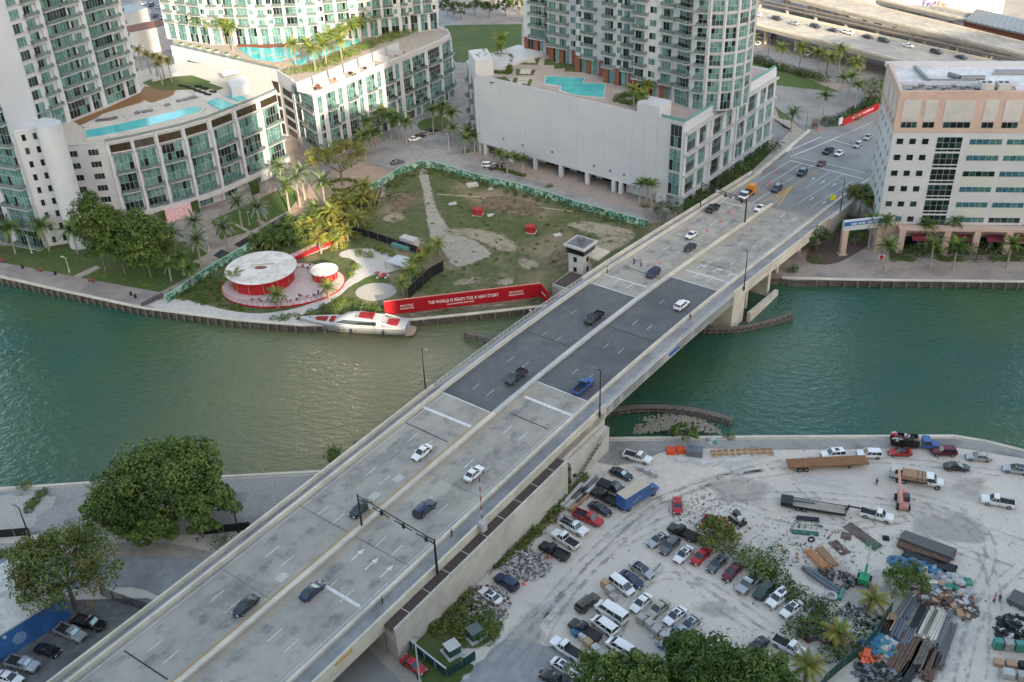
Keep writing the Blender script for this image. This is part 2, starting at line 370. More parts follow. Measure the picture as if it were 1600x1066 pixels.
for a, c in (((660, 636), (736, 667)), ((820, 620), (895, 650)), ((944.4, 429), (1011, 449)), ((1072, 422), (1140, 442))):
    (s0, d0), (s1, d1) = bs(*a), bs(*c); w = .35 if a[1] > 500 else .22
    mark(mk, [(s0-w, d0), (s0+w, d0), (s1+w, d1), (s1-w, d1)])
for s, d0, d1 in ((LA[0]-.1, .1, 12.3), (LA[1]+.15, .1, 12.3), (LB[1]+.15, -14.2, -1.7), (LB[0]-.15, -14.2, -1.7)): cross(mk, s, d0, d1, .28)
mline(yl, -150, LA[0]-.5, .35, .16); mline(yl, LA[1]+.5, SE, .35, .16); mline(yl, -150, LB[0]-.5, -2.3, .16); mline(yl, LB[1]+.5, SE, -2.3, .16)
mline(yl, -150, LA[0]-6, -.0, .1)
for a, c in ((-150, LA[0]-.5), (LA[1]+.5, 118)): mline(mk, a, c, 11.7, .13)
for a, c in ((-150, LB[0]-.5), (LB[1]+.5, 108)): mline(mk, a, c, -13.4, .13)
for d in (7.9, 4.1):
    dashes(mk, -142, LA[0]-6, d); dashes(mk, LA[0]+4, LA[1]-3, d, 2.4, 9.6, .09); dashes(mk, LA[1]+3, 92, d)
for d in (-6.0, -9.7):
    dashes(mk, -142, LB[0]-6, d); dashes(mk, LB[0]+6, LB[1]-3, d, 2.4, 9.6, .09); dashes(mk, LB[1]+3, 80, d)
(s0, d0) = bs(514, 919); (s1, d1) = bs(562, 948); mark(mk, [(s0-.3, d0+2), (s0+.3, d0+2), (s1+.3, d1), (s1-.3, d1)])
def arrow(s, d, k=1, turn=0):
    mark(mk, [(s-1.6*k, d-.12), (s+.4*k, d-.12), (s+.4*k, d-.5), (s+1.7*k, d), (s+.4*k, d+.5), (s+.4*k, d+.12), (s-1.6*k, d+.12)], .035)
for q in ((575, 868), (590, 880), (607, 893)): pass
for q in ((559, 867), (581, 881), (604, 893)): arrow(*bs(*q), 1.0)
def box_n(x, y):
    s, d = bs(x, y)
    for o in (-.6, -.2, .2, .6): mline(mk, s-1.1+abs(o)*.3, s+1.1-abs(o)*.3, d+o, .2, st=3, dz=.035)
for q in ((441, 902), (622, 748), (585, 775)): box_n(*q)
for q in ((1093, 416), (1118, 422), (1141, 430)):
    s, d = bs(*q); mark(mk, [(s-1.6, d-.12), (s+.6, d-.12), (s+.6, d-.8), (s+1.0, d-.8), (s+1.0, d+.12), (s-1.6, d+.12)], .035); mark(mk, [(s+.3, d-.8), (s+1.3, d-.8), (s+.8, d-1.6)], .035)
bbuild(jn, 'deck_joint', m_dark); bbuild(mk, 'white_marking', m_paint); bbuild(yl, 'yellow_marking', m_yel)
# retaining walls and planter trough on the right of the near approach
b = MB()
def wallrib(mb, s0, s1, d0, d1, zlow, zt, m=0):
    ss = frange(s0, s1, 5); mb.loft([[V3(bp(s, d0), zlow), bp(s, d0, zt), bp(s, d1, zt), V3(bp(s, d1), zlow)] for s in ss], m)
wallrib(b, -81, -33.5, -20.6, -20.2, -.5, -.35); wallrib(b, -34, -17, -18.2, -15.2, -2, -.5)
wallrib(b, -81, -80.6, -20.2, -18.2, .5, -.9)
wallrib(b, -31, -17.5, -19.6, -18.4, -2, -3.4)
b.each('retaining_wall', m_cream, br, Matrix.Translation(-br.location))
b = MB(); ribbon(b, -81, -33.5, -20.2, -18.2, -1.6, -.75); bbuild(b, 'planting_trough', m_soil)
b = MB()
for s in frange(-77, -37, 5.2): mark(b, [(s-.09, -20.25), (s+.09, -20.25), (s+.09, -18.2), (s-.09, -18.2)], -.68)
b.each('trough_divider', m_wall, br, Matrix.Translation(-br.location))
b = MB(); wallrib(b, -33.4, -17, 14.9, 12, -2, -1); wallrib(b, -34, -17, -12, 12, -2, -1.2); wallrib(b, -81, -79.8, -17.8, 14.6, -1, -1.2); wallrib(b, -108, -106.8, -17.8, 14.6, -1, -1.2)
wallrib(b, -81, -33.4, 14.95, 14.6, -.5, -1)
b.each('abutment', m_cream, br, Matrix.Translation(-br.location))
b = MB()                                                      # far pier
wallrib(b, 39.5, 46, -17.9, 14.6, -2, -1.2); bbuild(b, 'pier', m_conc)
b = MB(); wallrib(b, 46, 62, -19.8, -18.9, -2, -7.2); wallrib(b, 60, 61.5, -17.6, 14, -2, -1.2)
for s in (52, 70, 84):
    for d in (-15.5, -9, -2, 5, 12): b.tube(V3(bp(s, d), -1), bp(s, d, -1.0), .55, n=10)
ribbon(b, LB[1]+2, 100, -17.6, -16.8, -2.4, -1); ribbon(b, LB[1]+2, 100, -9.6, -8.8, -2.2, -1); ribbon(b, LB[1]+2, 100, 10, 10.8, -2.2, -1)
b.each('pile_bent', m_conc, br, Matrix.Translation(-br.location))
b = MB(); wallrib(b, 96, 150, -18.9, -18.2, 1.2, 0.9); bbuild(b, 'approach_wall', m_wall)
b = MB(); mark(b, [(-89.5, -18.23), (-86.5, -18.23), (-86.5, -18.23)], 0)
b = MB(); ribbon(b, -91.5, -88, -18.3, -18.2, .15, .7); bbuild(b, 'clearance_sign', m_yel)
b = MB(); s_, d_ = 12, -18.25; ribbon(b, 8.5, 12.5, -18.42, -18.2, -1.2, -.6); bbuild(b, 'blue_sign', M('blue_sign', (.03, .12, .4), rough=.5))
# caged stairs on the near abutment
b = MB()
for k in range(12): b.box(V3(bp(-30+k*.75, -19.6), 2.2+k*.35), (.75, 1.1, .12), BT)
for s in frange(-31, -19, 1.2):
    p = bp(s, -20.2); z = 2.2+(s+30)*.47; b.box(V3(p, z), (.06, .06, 2.2), BT)
b.path([V3(bp(-31, -20.2), 3.8), V3(bp(-19, -20.2), 9.2)], .05); b.path([V3(bp(-31, -20.2), 2.6), V3(bp(-19, -20.2), 7.6)], .05)
bbuild(b, 'service_stair', m_metal)

# ------------------------------------------------------------------ street and intersection beyond the bridge
def bsheet(name, pts_sd, mat, dz=0.0):
    me = bpy.data.meshes.new(name); ss = sorted(set(s for s, a, c in pts_sd)); v = []; f = []
    full = []
    for (s0, a0, c0), (s1, a1, c1) in zip(pts_sd, pts_sd[1:]):
        for k, s in enumerate(frange(s0, s1, 6)[:-1]):
            t = (s-s0)/(s1-s0); full.append((s, a0+(a1-a0)*t, c0+(c1-c0)*t))
    full.append(pts_sd[-1])
    for s, a, c in full: v += [bp(s, a, dz), bp(s, c, dz)]
    for i in range(len(full)-1): f.append((2*i, 2*i+2, 2*i+3, 2*i+1))
    me.from_pydata([tuple(q) for q in v], [], f); me.materials.append(mat)
    if me.polygons[0].normal.z < 0: me.flip_normals()
    return struct(put(name, me))
bsheet('street', [(SE, -14.4, 12.5), (118, -15.5, 13), (140, -16, 14), (165, -17, 17), (175, -20, 26), (182, -40, 34), (196, -60, 50), (205, -40, 60), (212, -18, 24), (240, -17, 18), (420, -17, 18)], m_asph, .0)
b = MB(); ribbon(b, 118, 168, 12.9, 13.9, -.5, .5, dd0=16.9, dd1=17.9); struct(b.build('kerb_wall', m_conc))
bsheet('sidewalk', [(118, 13.1, 15.5), (140, 15.2, 18.5), (166, 18, 23), (174, 26, 34)], m_side, .12)
bsheet('sidewalk', [(118, -18.5, -15.0), (150, -20, -16.4), (172, -22, -18)], m_side, .12)
b = MB(); ribbon(b, 118, 150, -15.1, -14.6, -.4, .8, dd0=-16.6, dd1=-16.1); struct(b.build('kerb_wall', m_conc))
mk = MB(); yl = MB()
def pline(mb, a, c, w=.25, dz=.05):
    (s0, d0), (s1, d1) = bs(*a), bs(*c); q = Vector((s1-s0, d1-d0)); n = max(1, int(q.length/5)); nn = Vector((-q.y, q.x)).normalized()*w/2
    for i in range(n):
        p0 = (s0+q.x*i/n, d0+q.y*i/n); p1 = (s0+q.x*(i+1)/n, d0+q.y*(i+1)/n)
        mark(mb, [(p0[0]-nn.x, p0[1]-nn.y), (p1[0]-nn.x, p1[1]-nn.y), (p1[0]+nn.x, p1[1]+nn.y), (p0[0]+nn.x, p0[1]+nn.y)], dz)
for a, c, w in (((1235, 251), (1350, 280), .5), ((1241, 245.5), (1351, 270), .3), ((1299, 218), (1348, 232), .4), ((1222, 240), (1283, 214), .4), ((1235, 245), (1310, 214), .4),
                ((1130, 315), (1162, 324), .4), ((1176, 317), (1216, 292), .2), ((1216, 292), (1275, 256), .15), ((1196, 291), (1253, 255), .2), ((1170, 292), (1235, 251), .2),
                ((1248, 318), (1318, 272), .15), ((1267, 324), (1333, 283), .15), ((1258, 294), (1296, 269), .15), ((1219, 340), (1227, 334), .2), ((1237, 346), (1245, 340), .2),
                ((1080, 348), (1150, 300), .15), ((1108, 354), (1122, 344), .15), ((1125, 356), (1139, 345), .15), ((1310, 214), (1365, 190), .2), ((1228, 238), (1238, 226), 1.2)):
    pline(mk, a, c, w)
for a, c in (((1210, 318), (1240, 290)), ((1240, 290), (1283, 263)), ((1216, 322), (1229, 303)), ((1229, 303), (1240, 290)), ((1190, 317), (1240, 290)), ((1205, 313), (1232, 300)), ((1212, 308), (1234, 295))): pline(yl, a, c, .3)
for q in ((1270, 280), (1285, 285), (1303, 289), (1268, 311), (1287, 317)): arrow(*bs(*q), .9)
struct(mk.build('road_marking', m_paint)); struct(yl.build('road_marking', m_yel))
for a, c in (((1217, 240), (1213, 196)),): pass

# ------------------------------------------------------------------ north bank surfaces
sheet('lawn', [(-60, 372), (0, 385), (118, 381), (150, 378), (240, 370), (300, 380), (330, 400), (300, 430), (250, 457), (115, 432), (0, 410), (-60, 396)], m_grass, 2)
sheet('footpath', [(112, 433), (150, 415), (158, 419), (122, 436)], m_side, 3)
sheet('promenade', [(-80, 392), (0, 410), (115, 432), (250, 458), (257, 463), (223, 481), (88, 452), (0, 432), (-80, 414)], m_pave, 3)
sheet('lawn', [(330, 345), (450, 290), (470, 305), (440, 345), (380, 365), (345, 375)], m_grass, 3)
sheet('paved_court', [(400, 305), (560, 255), (640, 275), (600, 280), (505, 322), (440, 345), (420, 340)], M('court_paving', (.36, .27, .21), (.43, .33, .26), 1.1, .85, c3=(.32, .24, .19), s3=.15), 2)
for pl in ([(345, 386), (450, 330), (458, 333), (357, 392)], [(366, 352), (370, 350), (404, 368), (400, 370)], [(400, 345), (404, 343), (424, 353), (420, 355)], [(300, 410), (345, 386), (357, 392), (320, 414)]):
    sheet('footpath', pl, m_side, 4)
for pl in ([(333, 400), (346, 390), (362, 397), (350, 407)], [(365, 383), (398, 364), (408, 369), (377, 388)], [(405, 360), (447, 334), (455, 338), (418, 364)]):
    sheet('reflecting_basin', pl, M('dark_basin', (.03, .035, .05), rough=.15), 5)
sheet('road', [(572, 235), (600, 222), (650, 208), (720, 205), (760, 222), (735, 240), (760, 262), (1000, 331), (1015, 352), (900, 322), (810, 292), (700, 262), (657, 256), (626, 265), (597, 262), (575, 248)], m_asph2, 4, sm=1)
sheet('road', [(560, 160), (700, 120), (760, 60), (700, 20), (640, 20), (690, 60), (680, 120), (690, 190), (650, 208), (600, 222)], m_asph2, 3)
sheet('planted_island', [(650, 190), (690, 180), (705, 190), (690, 208), (655, 205)], m_grass, 6, sm=2)
LOT = [(262, 466), (330, 425), (420, 368), (476, 344), (507, 329), (564, 300), (597, 286), (626, 267), (657, 258), (680, 259), (740, 275), (810, 293), (904, 322), (1013, 350), (1040, 345), (1000, 395), (880, 462), (850, 477), (740, 489), (650, 498), (560, 506), (470, 507), (370, 499), (262, 472)]
sheet('vacant_lot', LOT, m_rough, 5)
sheet('riverside_path', [(257, 466), (223, 482), (370, 500), (420, 506), (470, 508), (560, 507), (560, 503), (470, 503), (458, 499), (499, 482), (530, 464), (548, 447), (572, 436), (590, 434), (610, 425), (640, 420), (645, 408), (610, 395), (570, 388), (535, 392), (528, 402), (552, 405), (560, 418), (545, 438), (522, 458), (495, 472), (460, 484), (415, 491), (380, 490), (340, 483), (300, 470)], M('white_path', (.5, .48, .45), (.44, .425, .4), .7, .8), 8, sm=1)
sheet('sand_pit', [(553, 455), (575, 443), (605, 443), (622, 452), (618, 462), (590, 473), (560, 468)], m_gpad, 9, sm=2)
sheet('court_lawn', [(563, 438), (590, 428), (612, 438), (608, 443), (575, 442), (552, 453)], m_grass, 9, sm=1)
sheet('lawn', [(695, 40), (815, 38), (815, 75), (770, 95), (712, 98), (690, 60)], m_grass, 5)
sheet('park_lawn', [(1165, 90), (1250, 118), (1290, 135), (1370, 165), (1370, 180), (1290, 210), (1225, 205), (1205, 150)], m_grass, 3)
sheet('frontage_road', [(1150, 66), (1400, 122), (1400, 150), (1300, 128), (1150, 90)], m_asph2, 5)
sheet('road', [(1205, 215), (1205, 195), (1260, 210), (1300, 216), (1370, 170), (1420, 140), (1420, 200), (1350, 285), (1290, 260), (1240, 245)], m_asph, 6)
sheet('office_walk', [(1240, 436), (1600, 441), (1760, 444), (1760, 410), (1600, 408), (1420, 400), (1380, 398), (1320, 395), (1290, 400), (1245, 405)], m_pave, 3)
sheet('planting_bed', [(1258, 400), (1290, 352), (1330, 330), (1370, 375), (1330, 402), (1300, 415), (1262, 412)], m_soil, 5, sm=1)
sheet('planting_bed', [(1390, 404), (1420, 396), (1600, 400), (1760, 402), (1760, 385), (1390, 380)], m_soil, 5)
sheet('parking_ground', [(180, -5), (300, -10), (300, 50), (262, 62), (205, 40)], m_asph, 5)
sheet('parking_ground', [(1150, 20), (1600, 100), (1600, 60), (1400, 20), (1150, -20)], m_asph, 4)
# ------------------------------------------------------------------ south bank surfaces
sheet('gravel_yard', [(-60, 775), (0, 768), (170, 757), (350, 749), (520, 741), (470, 800), (400, 822), (300, 836), (-60, 836)], m_grav2, 3)
sheet('bare_ground', [(0, 775), (60, 770), (90, 775), (40, 830), (-40, 830), (-40, 775)], m_gpad, 4, jit=.8)
sheet('curved_road', [(-80, 875), (0, 872), (120, 870), (200, 868), (290, 872), (345, 880), (420, 895), (420, 1000), (330, 985), (290, 955), (240, 925), (195, 915), (0, 925), (-80, 930)], m_asph2, 4, sm=1)
sheet('sidewalk', [(-80, 848), (0, 850), (130, 850), (200, 848), (280, 850), (345, 868), (365, 880), (345, 882), (290, 872), (200, 867), (120, 869), (-80, 874)], m_side, 5, sm=1)
sheet('parking_ground', [(-80, 930), (110, 938), (230, 935), (300, 960), (330, 985), (300, 1010), (60, 1100), (-80, 1100)], M('dark_parking_asphalt', (.12, .12, .12), (.17, .17, .165), .5, .85, c3=(.1, .1, .1), s3=.15), 3)
sheet('underpass_road', [(500, 975), (560, 990), (700, 1100), (300, 1200), (150, 1100), (420, 960)], m_asph, 4)
sheet('sidewalk', [(548, 966), (572, 958), (600, 975), (720, 1085), (660, 1100), (560, 1000)], m_side, 5)
sheet('verge', [(600, 965), (612, 945), (700, 1000), (740, 1040), (700, 1100), (665, 1090), (640, 1030)], m_grass, 5, jit=.4)
sheet('quay_gravel', [(940, 690), (1200, 687), (1490, 686), (1540, 694), (1620, 712), (1620, 720), (1500, 700), (1200, 703), (1050, 700), (1000, 722), (960, 728), (930, 722)], m_grav2, 3)
sheet('paved_apron', [(740, 1045), (790, 1000), (900, 1020), (880, 1100), (690, 1100)], m_asph2, 5, jit=.6)
# ------------------------------------------------------------------ facade kit
WCACHE = {}
def winmesh(w, h, nx, ny, var, pal='teal'):
    k = (round(w, 1), round(h, 1), nx, ny, var, pal)
    if k in WCACHE: return WCACHE[k]
    rr = random.Random(hash(str(k)) & 0xffff if False else (var*131+nx*17+ny*7+int(w*10)+len(pal)*1000))
    b = MB(); w_, h_ = k[0], k[1]; fr = .07
    b.box((0, -.03, 0), (w_, .1, h_), 0, 0)
    pw = (w_-fr*(nx+1))/nx; ph = (h_-fr*(ny+1))/ny
    curtain = rr.random() < (.62 if pal == 'teal' else .35 if pal == 'office' else .0)
    for i in range(nx):
        for j in range(ny):
            if pal == 'dark': m = 4 if rr.random() < .8 else 5
            elif pal == 'brown': m = 6
            elif pal == 'office': m = (3 if rr.random() < .5 else 1) if curtain else (4 if rr.random() < .8 else 5)
            elif pal == 'lit': m = 2 if rr.random() < .6 else (4 if rr.random() < .5 else 1)
            else: m = (1 if rr.random() < .6 else 2) if (curtain and rr.random() < .85) or rr.random() < .3 else (4 if rr.random() < .7 else 5)
            x0 = -w_/2+fr+i*(pw+fr); z0 = fr+j*(ph+fr); y = -.085
            if w_ > 4 and curtain and m in (1, 2):            # folded curtain reads as slightly broken panes
                y = -.083
            b.add([(x0, y, z0), (x0+pw, y, z0), (x0+pw, y, z0+ph), (x0, y, z0+ph)], [(0, 1, 2, 3)], m)
    me = b.mesh('window', [m_frame, g_teal, g_lite, g_blue, g_dark, g_mid, g_brn]); WCACHE[k] = me; return me
BCACHE = {}
def balmesh(w, dep, var, rail=1, thick=.28):
    k = (round(w, 1), dep, var, rail)
    if k in BCACHE: return BCACHE[k]
    rr = random.Random(var*77+int(w*10)); b = MB(); w = k[0]
    b.box((0, -dep/2, -thick), (w, dep, thick), 0, 0)
    if rail:
        b.box((0, -dep+.05, 0.08), (w-.1, .03, .9), 0, 1); b.box((0, -dep+.05, .98), (w, .07, .06), 0, 2)
        for sx in (-1, 1): b.box((sx*(w/2-.05), -dep/2, .08), (.03, dep-.1, .9), 0, 1)
        for _ in range(rr.choice((0, 1, 2, 2, 3)) if w > 3 else rr.choice((0, 1))):
            x = rr.uniform(-w/2+.6, w/2-.6); b.box((x, -dep*.5, 0), (rr.uniform(.4, 1.2), .5, rr.uniform(.4, .8)), rr.uniform(-.3, .3), rr.choice((3, 3, 4, 5)))
    me = b.mesh('balcony', [m_slab, m_rail, m_metal, m_black, m_conc, m_brick]); BCACHE[k] = me; return me
class Bld:
    def __init__(s, name, label, cat, loc):
        s.root = thing(name, label, cat, loc); s.inv = Matrix.Translation(-Vector(loc)); s.w = []; s.b = []; s.wall = MB(); s.trim = MB(); s.piers = MB()
    def part(s, mb, name, mats, smooth=None):
        if not mb.f: return
        o = mb.build(name, mats, None, smooth); o.parent = s.root; o.matrix_parent_inverse = s.inv; return o
    def parts(s, mb, name, mats, smooth=None, cap=100): mb.each(name, mats, s.root, s.inv, smooth, cap)
    def win(s, p, rz, w, h, nx, ny, pal='teal'): s.w.append((w*h/((Vector(p)-Vector((0, 0, CH))).length_squared), Vector(p), rz, winmesh(w, h, nx, ny, R.randrange(7), pal)))
    def bal(s, p, rz, w, dep, rail=1): s.b.append((w/((Vector(p)-Vector((0, 0, CH))).length_squared), Vector(p), rz, balmesh(w, dep, R.randrange(5), rail)))
    def emit(s, lst, name, many):
        lst.sort(key=lambda q: -q[0])
        for _, p, rz, me in lst[:100]:
            o = put(name, me, s.root, p, rz); o.matrix_parent_inverse = s.inv
        if lst[100:]:
            b = MB(); mats = list(lst[0][3].materials)
            for _, p, rz, me in lst[100:]:
                c, sn = math.cos(rz), math.sin(rz); base = len(b.v)
                b.v += [(p.x+v.co.x*c-v.co.y*sn, p.y+v.co.x*sn+v.co.y*c, p.z+v.co.z) for v in me.vertices]
                for f in me.polygons: b.f.append(tuple(i+base for i in f.vertices)); b.m.append(f.material_index)
            stuff(s.part(b, many, mats))
    def done(s, wallm=None):
        s.part(s.wall, 'wall', wallm or m_white); s.parts(s.piers, 'pier', m_white); s.parts(s.trim, 'floor_band', m_slab)
        s.emit(s.w, 'window', 'small_windows'); s.emit(s.b, 'balcony', 'small_balconies'); return s.root
    def facade(s, A, B, z0, fh, nf, bays, band=.35, bdep=1.5, pal='teal', wall=True, banddep=.25, ny=1, railing=1, thick=.5, pd=.4):
        A = Vector((A[0], A[1])); B = Vector((B[0], B[1])); d = B-A; L = d.length; d.normalize(); n = Vector((d.y, -d.x)); rz = math.atan2(d.y, d.x)
        H = fh*nf; q = lambda x, y, z: (A.x+d.x*x-n.x*y, A.y+d.y*x-n.y*y, z)   # y>0 = inwards
        if wall: s.wall.box(q(L/2, thick/2, z0), (L, thick, H), rz)
        if band:
            for k in range(nf+1): s.trim.box(q(L/2, -banddep/2+.02, z0+k*fh-band/2), (L, banddep, band), rz)
        tot = sum(w for w, k in bays); x = 0
        for w, k in bays:
            w = w/tot*L; xc = x+w/2; x += w
            if k == 'P': s.piers.box(q(xc, -pd/2+.05, z0), (w, pd, H), rz); continue
            if k == ' ': continue
            for f in range(nf):
                z = z0+f*fh
                if k == 'W': s.win(q(xc, 0, z+.95), rz, w*.72, fh*.5, max(1, round(w/1.6)), 1, pal)
                elif k == 'L': s.win(q(xc, 0, z+.5), rz, w*.94, fh-1.0, 1, 1, 'brown')
                elif k in 'GB':
                    s.win(q(xc, 0, z+band/2+.02), rz, w*.96, fh-band-.1, max(2, round(w/1.25)), ny, pal)
                elif k in 'DC':                                # door-height glazing narrower than the bay
                    s.win(q(xc-w*.08, 0, z+.1), rz, w*.66, fh*.72, max(2, round(w/1.5)), 1, pal)
                if k in 'BC': s.bal(q(xc, 0, z+band/2 if k == 'B' else z+.1), rz, w, bdep, railing)

def core2(c, k): return [tuple(q) for q in c]
def upper(B, poly, z0, z1, fh=3.75):                          # storeys above the top of the picture: floor bands and glazing
    B.wall.prism([tuple(q) for q in poly], z0, z1)
    b = MB(); c = Vector((sum(p[0] for p in poly)/len(poly), sum(p[1] for p in poly)/len(poly)))
    pl = [tuple(Vector(p)+(Vector(p)-c).normalized()*.15) for p in poly]; z = z0+.9
    while z < z1-3: b.prism(pl, z, z+fh*.45); z += fh
    stuff(B.part(b, 'upper_window_band', g_teal))
# ---- white parking podium with pool deck, and the tower on it
C0 = Vector((50.0, 272.2)); E1 = Vector((-.758, .652)); E2 = Vector((.620, .784))
def pw(a, b): q = C0+E1*a+E2*b; return (q.x, q.y)
PB = Bld('parking_podium_building', 'white building with a huge blank windowless wall and a pool deck on its roof', 'building', (*pw(38, 28), G))
ZD = 27.2
w = PB.wall
w.prism([pw(-.3, .4), pw(77, .4), pw(78, 16), pw(70, 62), pw(0, 60)], 5.6, ZD)                       # main block above the ground floor
w.prism([pw(-.3, 2.4), pw(20, 2.4), pw(20, 60), pw(0, 60)], G-.5, 5.7)
w.prism([pw(20, 6), pw(77, 6), pw(77, 60), pw(20, 60)], G-.5, 5.7)
w.prism([pw(4.5, 0), pw(77, 0), pw(77, .4), pw(4.5, .4)], 5.6, 28.6)                                # blank wall
w.prism([pw(4.5, 0), pw(8, 0), pw(8, 2.3), pw(4.5, 2.3)], G-.5, 5.6)
for a in range(12, 76, 9):
    pass
jb = MB()
for a in range(17, 76, 10): jb.prism([pw(a, -.03), pw(a+.09, -.03), pw(a+.09, .05), pw(a, .05)], 5.7, 28.5)
for z_ in (11.2, 17, 22.8): jb.prism([pw(16, -.03), pw(71, -.03), pw(71, .05), pw(16, .05)], z_, z_+.08)
PB.parts(jb, 'wall_joint', m_frame)
jb = MB()
for a, z_ in ((19, 8), (24, 8), (46, 9), (58, 8.5), (66, 9), (30, 8.2)): jb.prism([pw(a, -.08), pw(a+.8, -.08), pw(a+.8, .05), pw(a, .05)], z_, z_+.7)
PB.parts(jb, 'wall_vent', m_metal)
w.prism([pw(0, .4), pw(0, 58.5), pw(.5, 58.5), pw(.5, .4)], ZD, 28.7)
w.prism([pw(77.3, .3), pw(86, 7.2), pw(82.5, 12.5), pw(74, 5.5)], 20, 33)
w.prism([pw(77, 0), pw(90, 10.4), pw(86, 34), pw(72, 34)], G-.5, 28.2)                                    # left stair block
w.prism([pw(8, -.15), pw(15.5, -.15), pw(15.5, 6.5), pw(8, 6.5)], 24, 31.5)                          # stair head on the deck
w.prism([pw(8.6, -.3), pw(12.6, -.3), pw(12.6, 0), pw(8.6, 0)], 5, 28.8)
w.prism([pw(13, .4), pw(0, .4), pw(0, .9), pw(13, .9)], ZD, 28.7)
for a in (20, 22.6, 32.5, 42.7, 53, 63.4, 74): w.prism([pw(a, -.1), pw(a+1.2, -.1), pw(a+1.2, 1.1), pw(a, 1.1)], G-.5, 5.6)
b = MB(); b.prism([pw(22, 5.8), pw(31, 5.8), pw(31, 6.0), pw(22, 6.0)], G, 5.5); PB.part(b, 'garage_door', g_dark)
b = MB()
for k in range(4): b.prism([pw(33.6+k*1.9, 5.7), pw(35.2+k*1.9, 5.7), pw(35.2+k*1.9, 5.95), pw(33.6+k*1.9, 5.95)], G, 5.0)
for k in range(5): b.prism([pw(44+k*1.9, 5.7), pw(45.6+k*1.9, 5.7), pw(45.6+k*1.9, 5.95), pw(44+k*1.9, 5.95)], G, 5.0)
PB.parts(b, 'shop_window', g_mid)
b = MB(); b.strip([Vector((*pw(-.2, .6), 28.7)), Vector((*pw(-.2, 58), 28.7))], .12, .8); b.strip([Vector((*pw(-.2, .2), 28.7)), Vector((*pw(7.5, .2), 28.7))], .12, .8); PB.part(b, 'glass_railing', m_teal)
b = MB(); b.prism([pw(1, 1), pw(76, 1), pw(77, 16), pw(70, 61), pw(1, 59)], ZD, ZD+.06); PB.part(b, 'pool_deck', M('deck_tiles', (.36, .31, .285), (.31, .27, .25), 1.5, .8, c3=(.4, .35, .32), s3=.1))
def dk(*pix): return [tuple(at(x, y, ZD)[:2]) for x, y in pix]
b = MB(); b.prism(dk((852, 119), (915, 122), (912, 130), (948, 131), (944, 155), (898, 150), (873, 143), (876, 136), (849, 132)), ZD+.02, ZD+.16); PB.part(b, 'pool_rim', m_wall)
b = MB(); b.prism(dk((854, 120), (913, 123), (910, 131), (946, 132), (942, 153), (900, 149), (876, 142), (878, 135), (851, 131)), ZD+.05, ZD+.2); PB.part(b, 'swimming_pool', m_pool)
b = MB()
for q in (((815, 87), (845, 88), (840, 102), (812, 101)), ((806, 108), (837, 110), (833, 118), (806, 118)), ((803, 122), (832, 125), (828, 136), (800, 130)), ((851, 93), (872, 92), (866, 102), (850, 102)), ((866, 100), (884, 97), (884, 107), (866, 108)),
          ((884, 98), (900, 92), (932, 105), (932, 114), (882, 112)), ((768, 123), (790, 120), (800, 130), (765, 130))): b.prism(dk(*q), ZD+.03, ZD+.12)
PB.parts(b, 'deck_lawn', m_grass)
b = MB(); rr = random.Random(3)
for (x0, y0, x1, y1, n) in ((826, 90, 830, 100, 4), (822, 110, 820, 117, 3), (818, 123, 815, 133, 4)):
    for i in range(n):
        for o in (-4, 4): p = at(x0+(x1-x0)*i/n+o, y0+(y1-y0)*i/n+1, ZD); b.box((p.x, p.y, ZD+.1), (1.9, .7, .35), -.6)
PB.parts(b, 'sun_lounger', m_wall)
PB.facade(pw(4.4, 0), pw(0, 0), 6.2, 7.2, 3, [(.3, 'P'), (4, 'G'), (.3, 'P')], band=.5, ny=2)
b_ = [(1.2, 'P'), (4.5, 'G'), (1.6, 'P'), (3.5, 'G'), (1, 'P'), (1.6, ' '), (1, 'P'), (5.0, 'G'), (2, 'P'), (3, 'G'), (1.2, 'P'), (1.5, ' '), (1, 'P'), (4, 'G'), (1.4, 'P'), (5, 'G'), (2, 'P'), (3.4, 'G'), (1, 'P'), (4, 'G'), (1, 'P')]
PB.facade(pw(-.35, 0), pw(-.35, 59), G, 4.0, 1, b_, band=.4, ny=1)
PB.facade(pw(-.35, 0), pw(-.35, 59), 6.2, 6.4, 3, b_, band=.55, ny=2, banddep=1.3)
PB.wall.prism([pw(-.3, 0), pw(-.3, 59), pw(.2, 59), pw(.2, 0)], 24.5, 28.6)
PB.facade(pw(90.1, 10.3), pw(77.1, -.1), 6, 5.3, 4, [(1, 'P'), (2, 'C'), (3, ' '), (2, 'C'), (3, ' '), (1, 'P')], band=.3, bdep=1.2, wall=False)
o = PB.done()
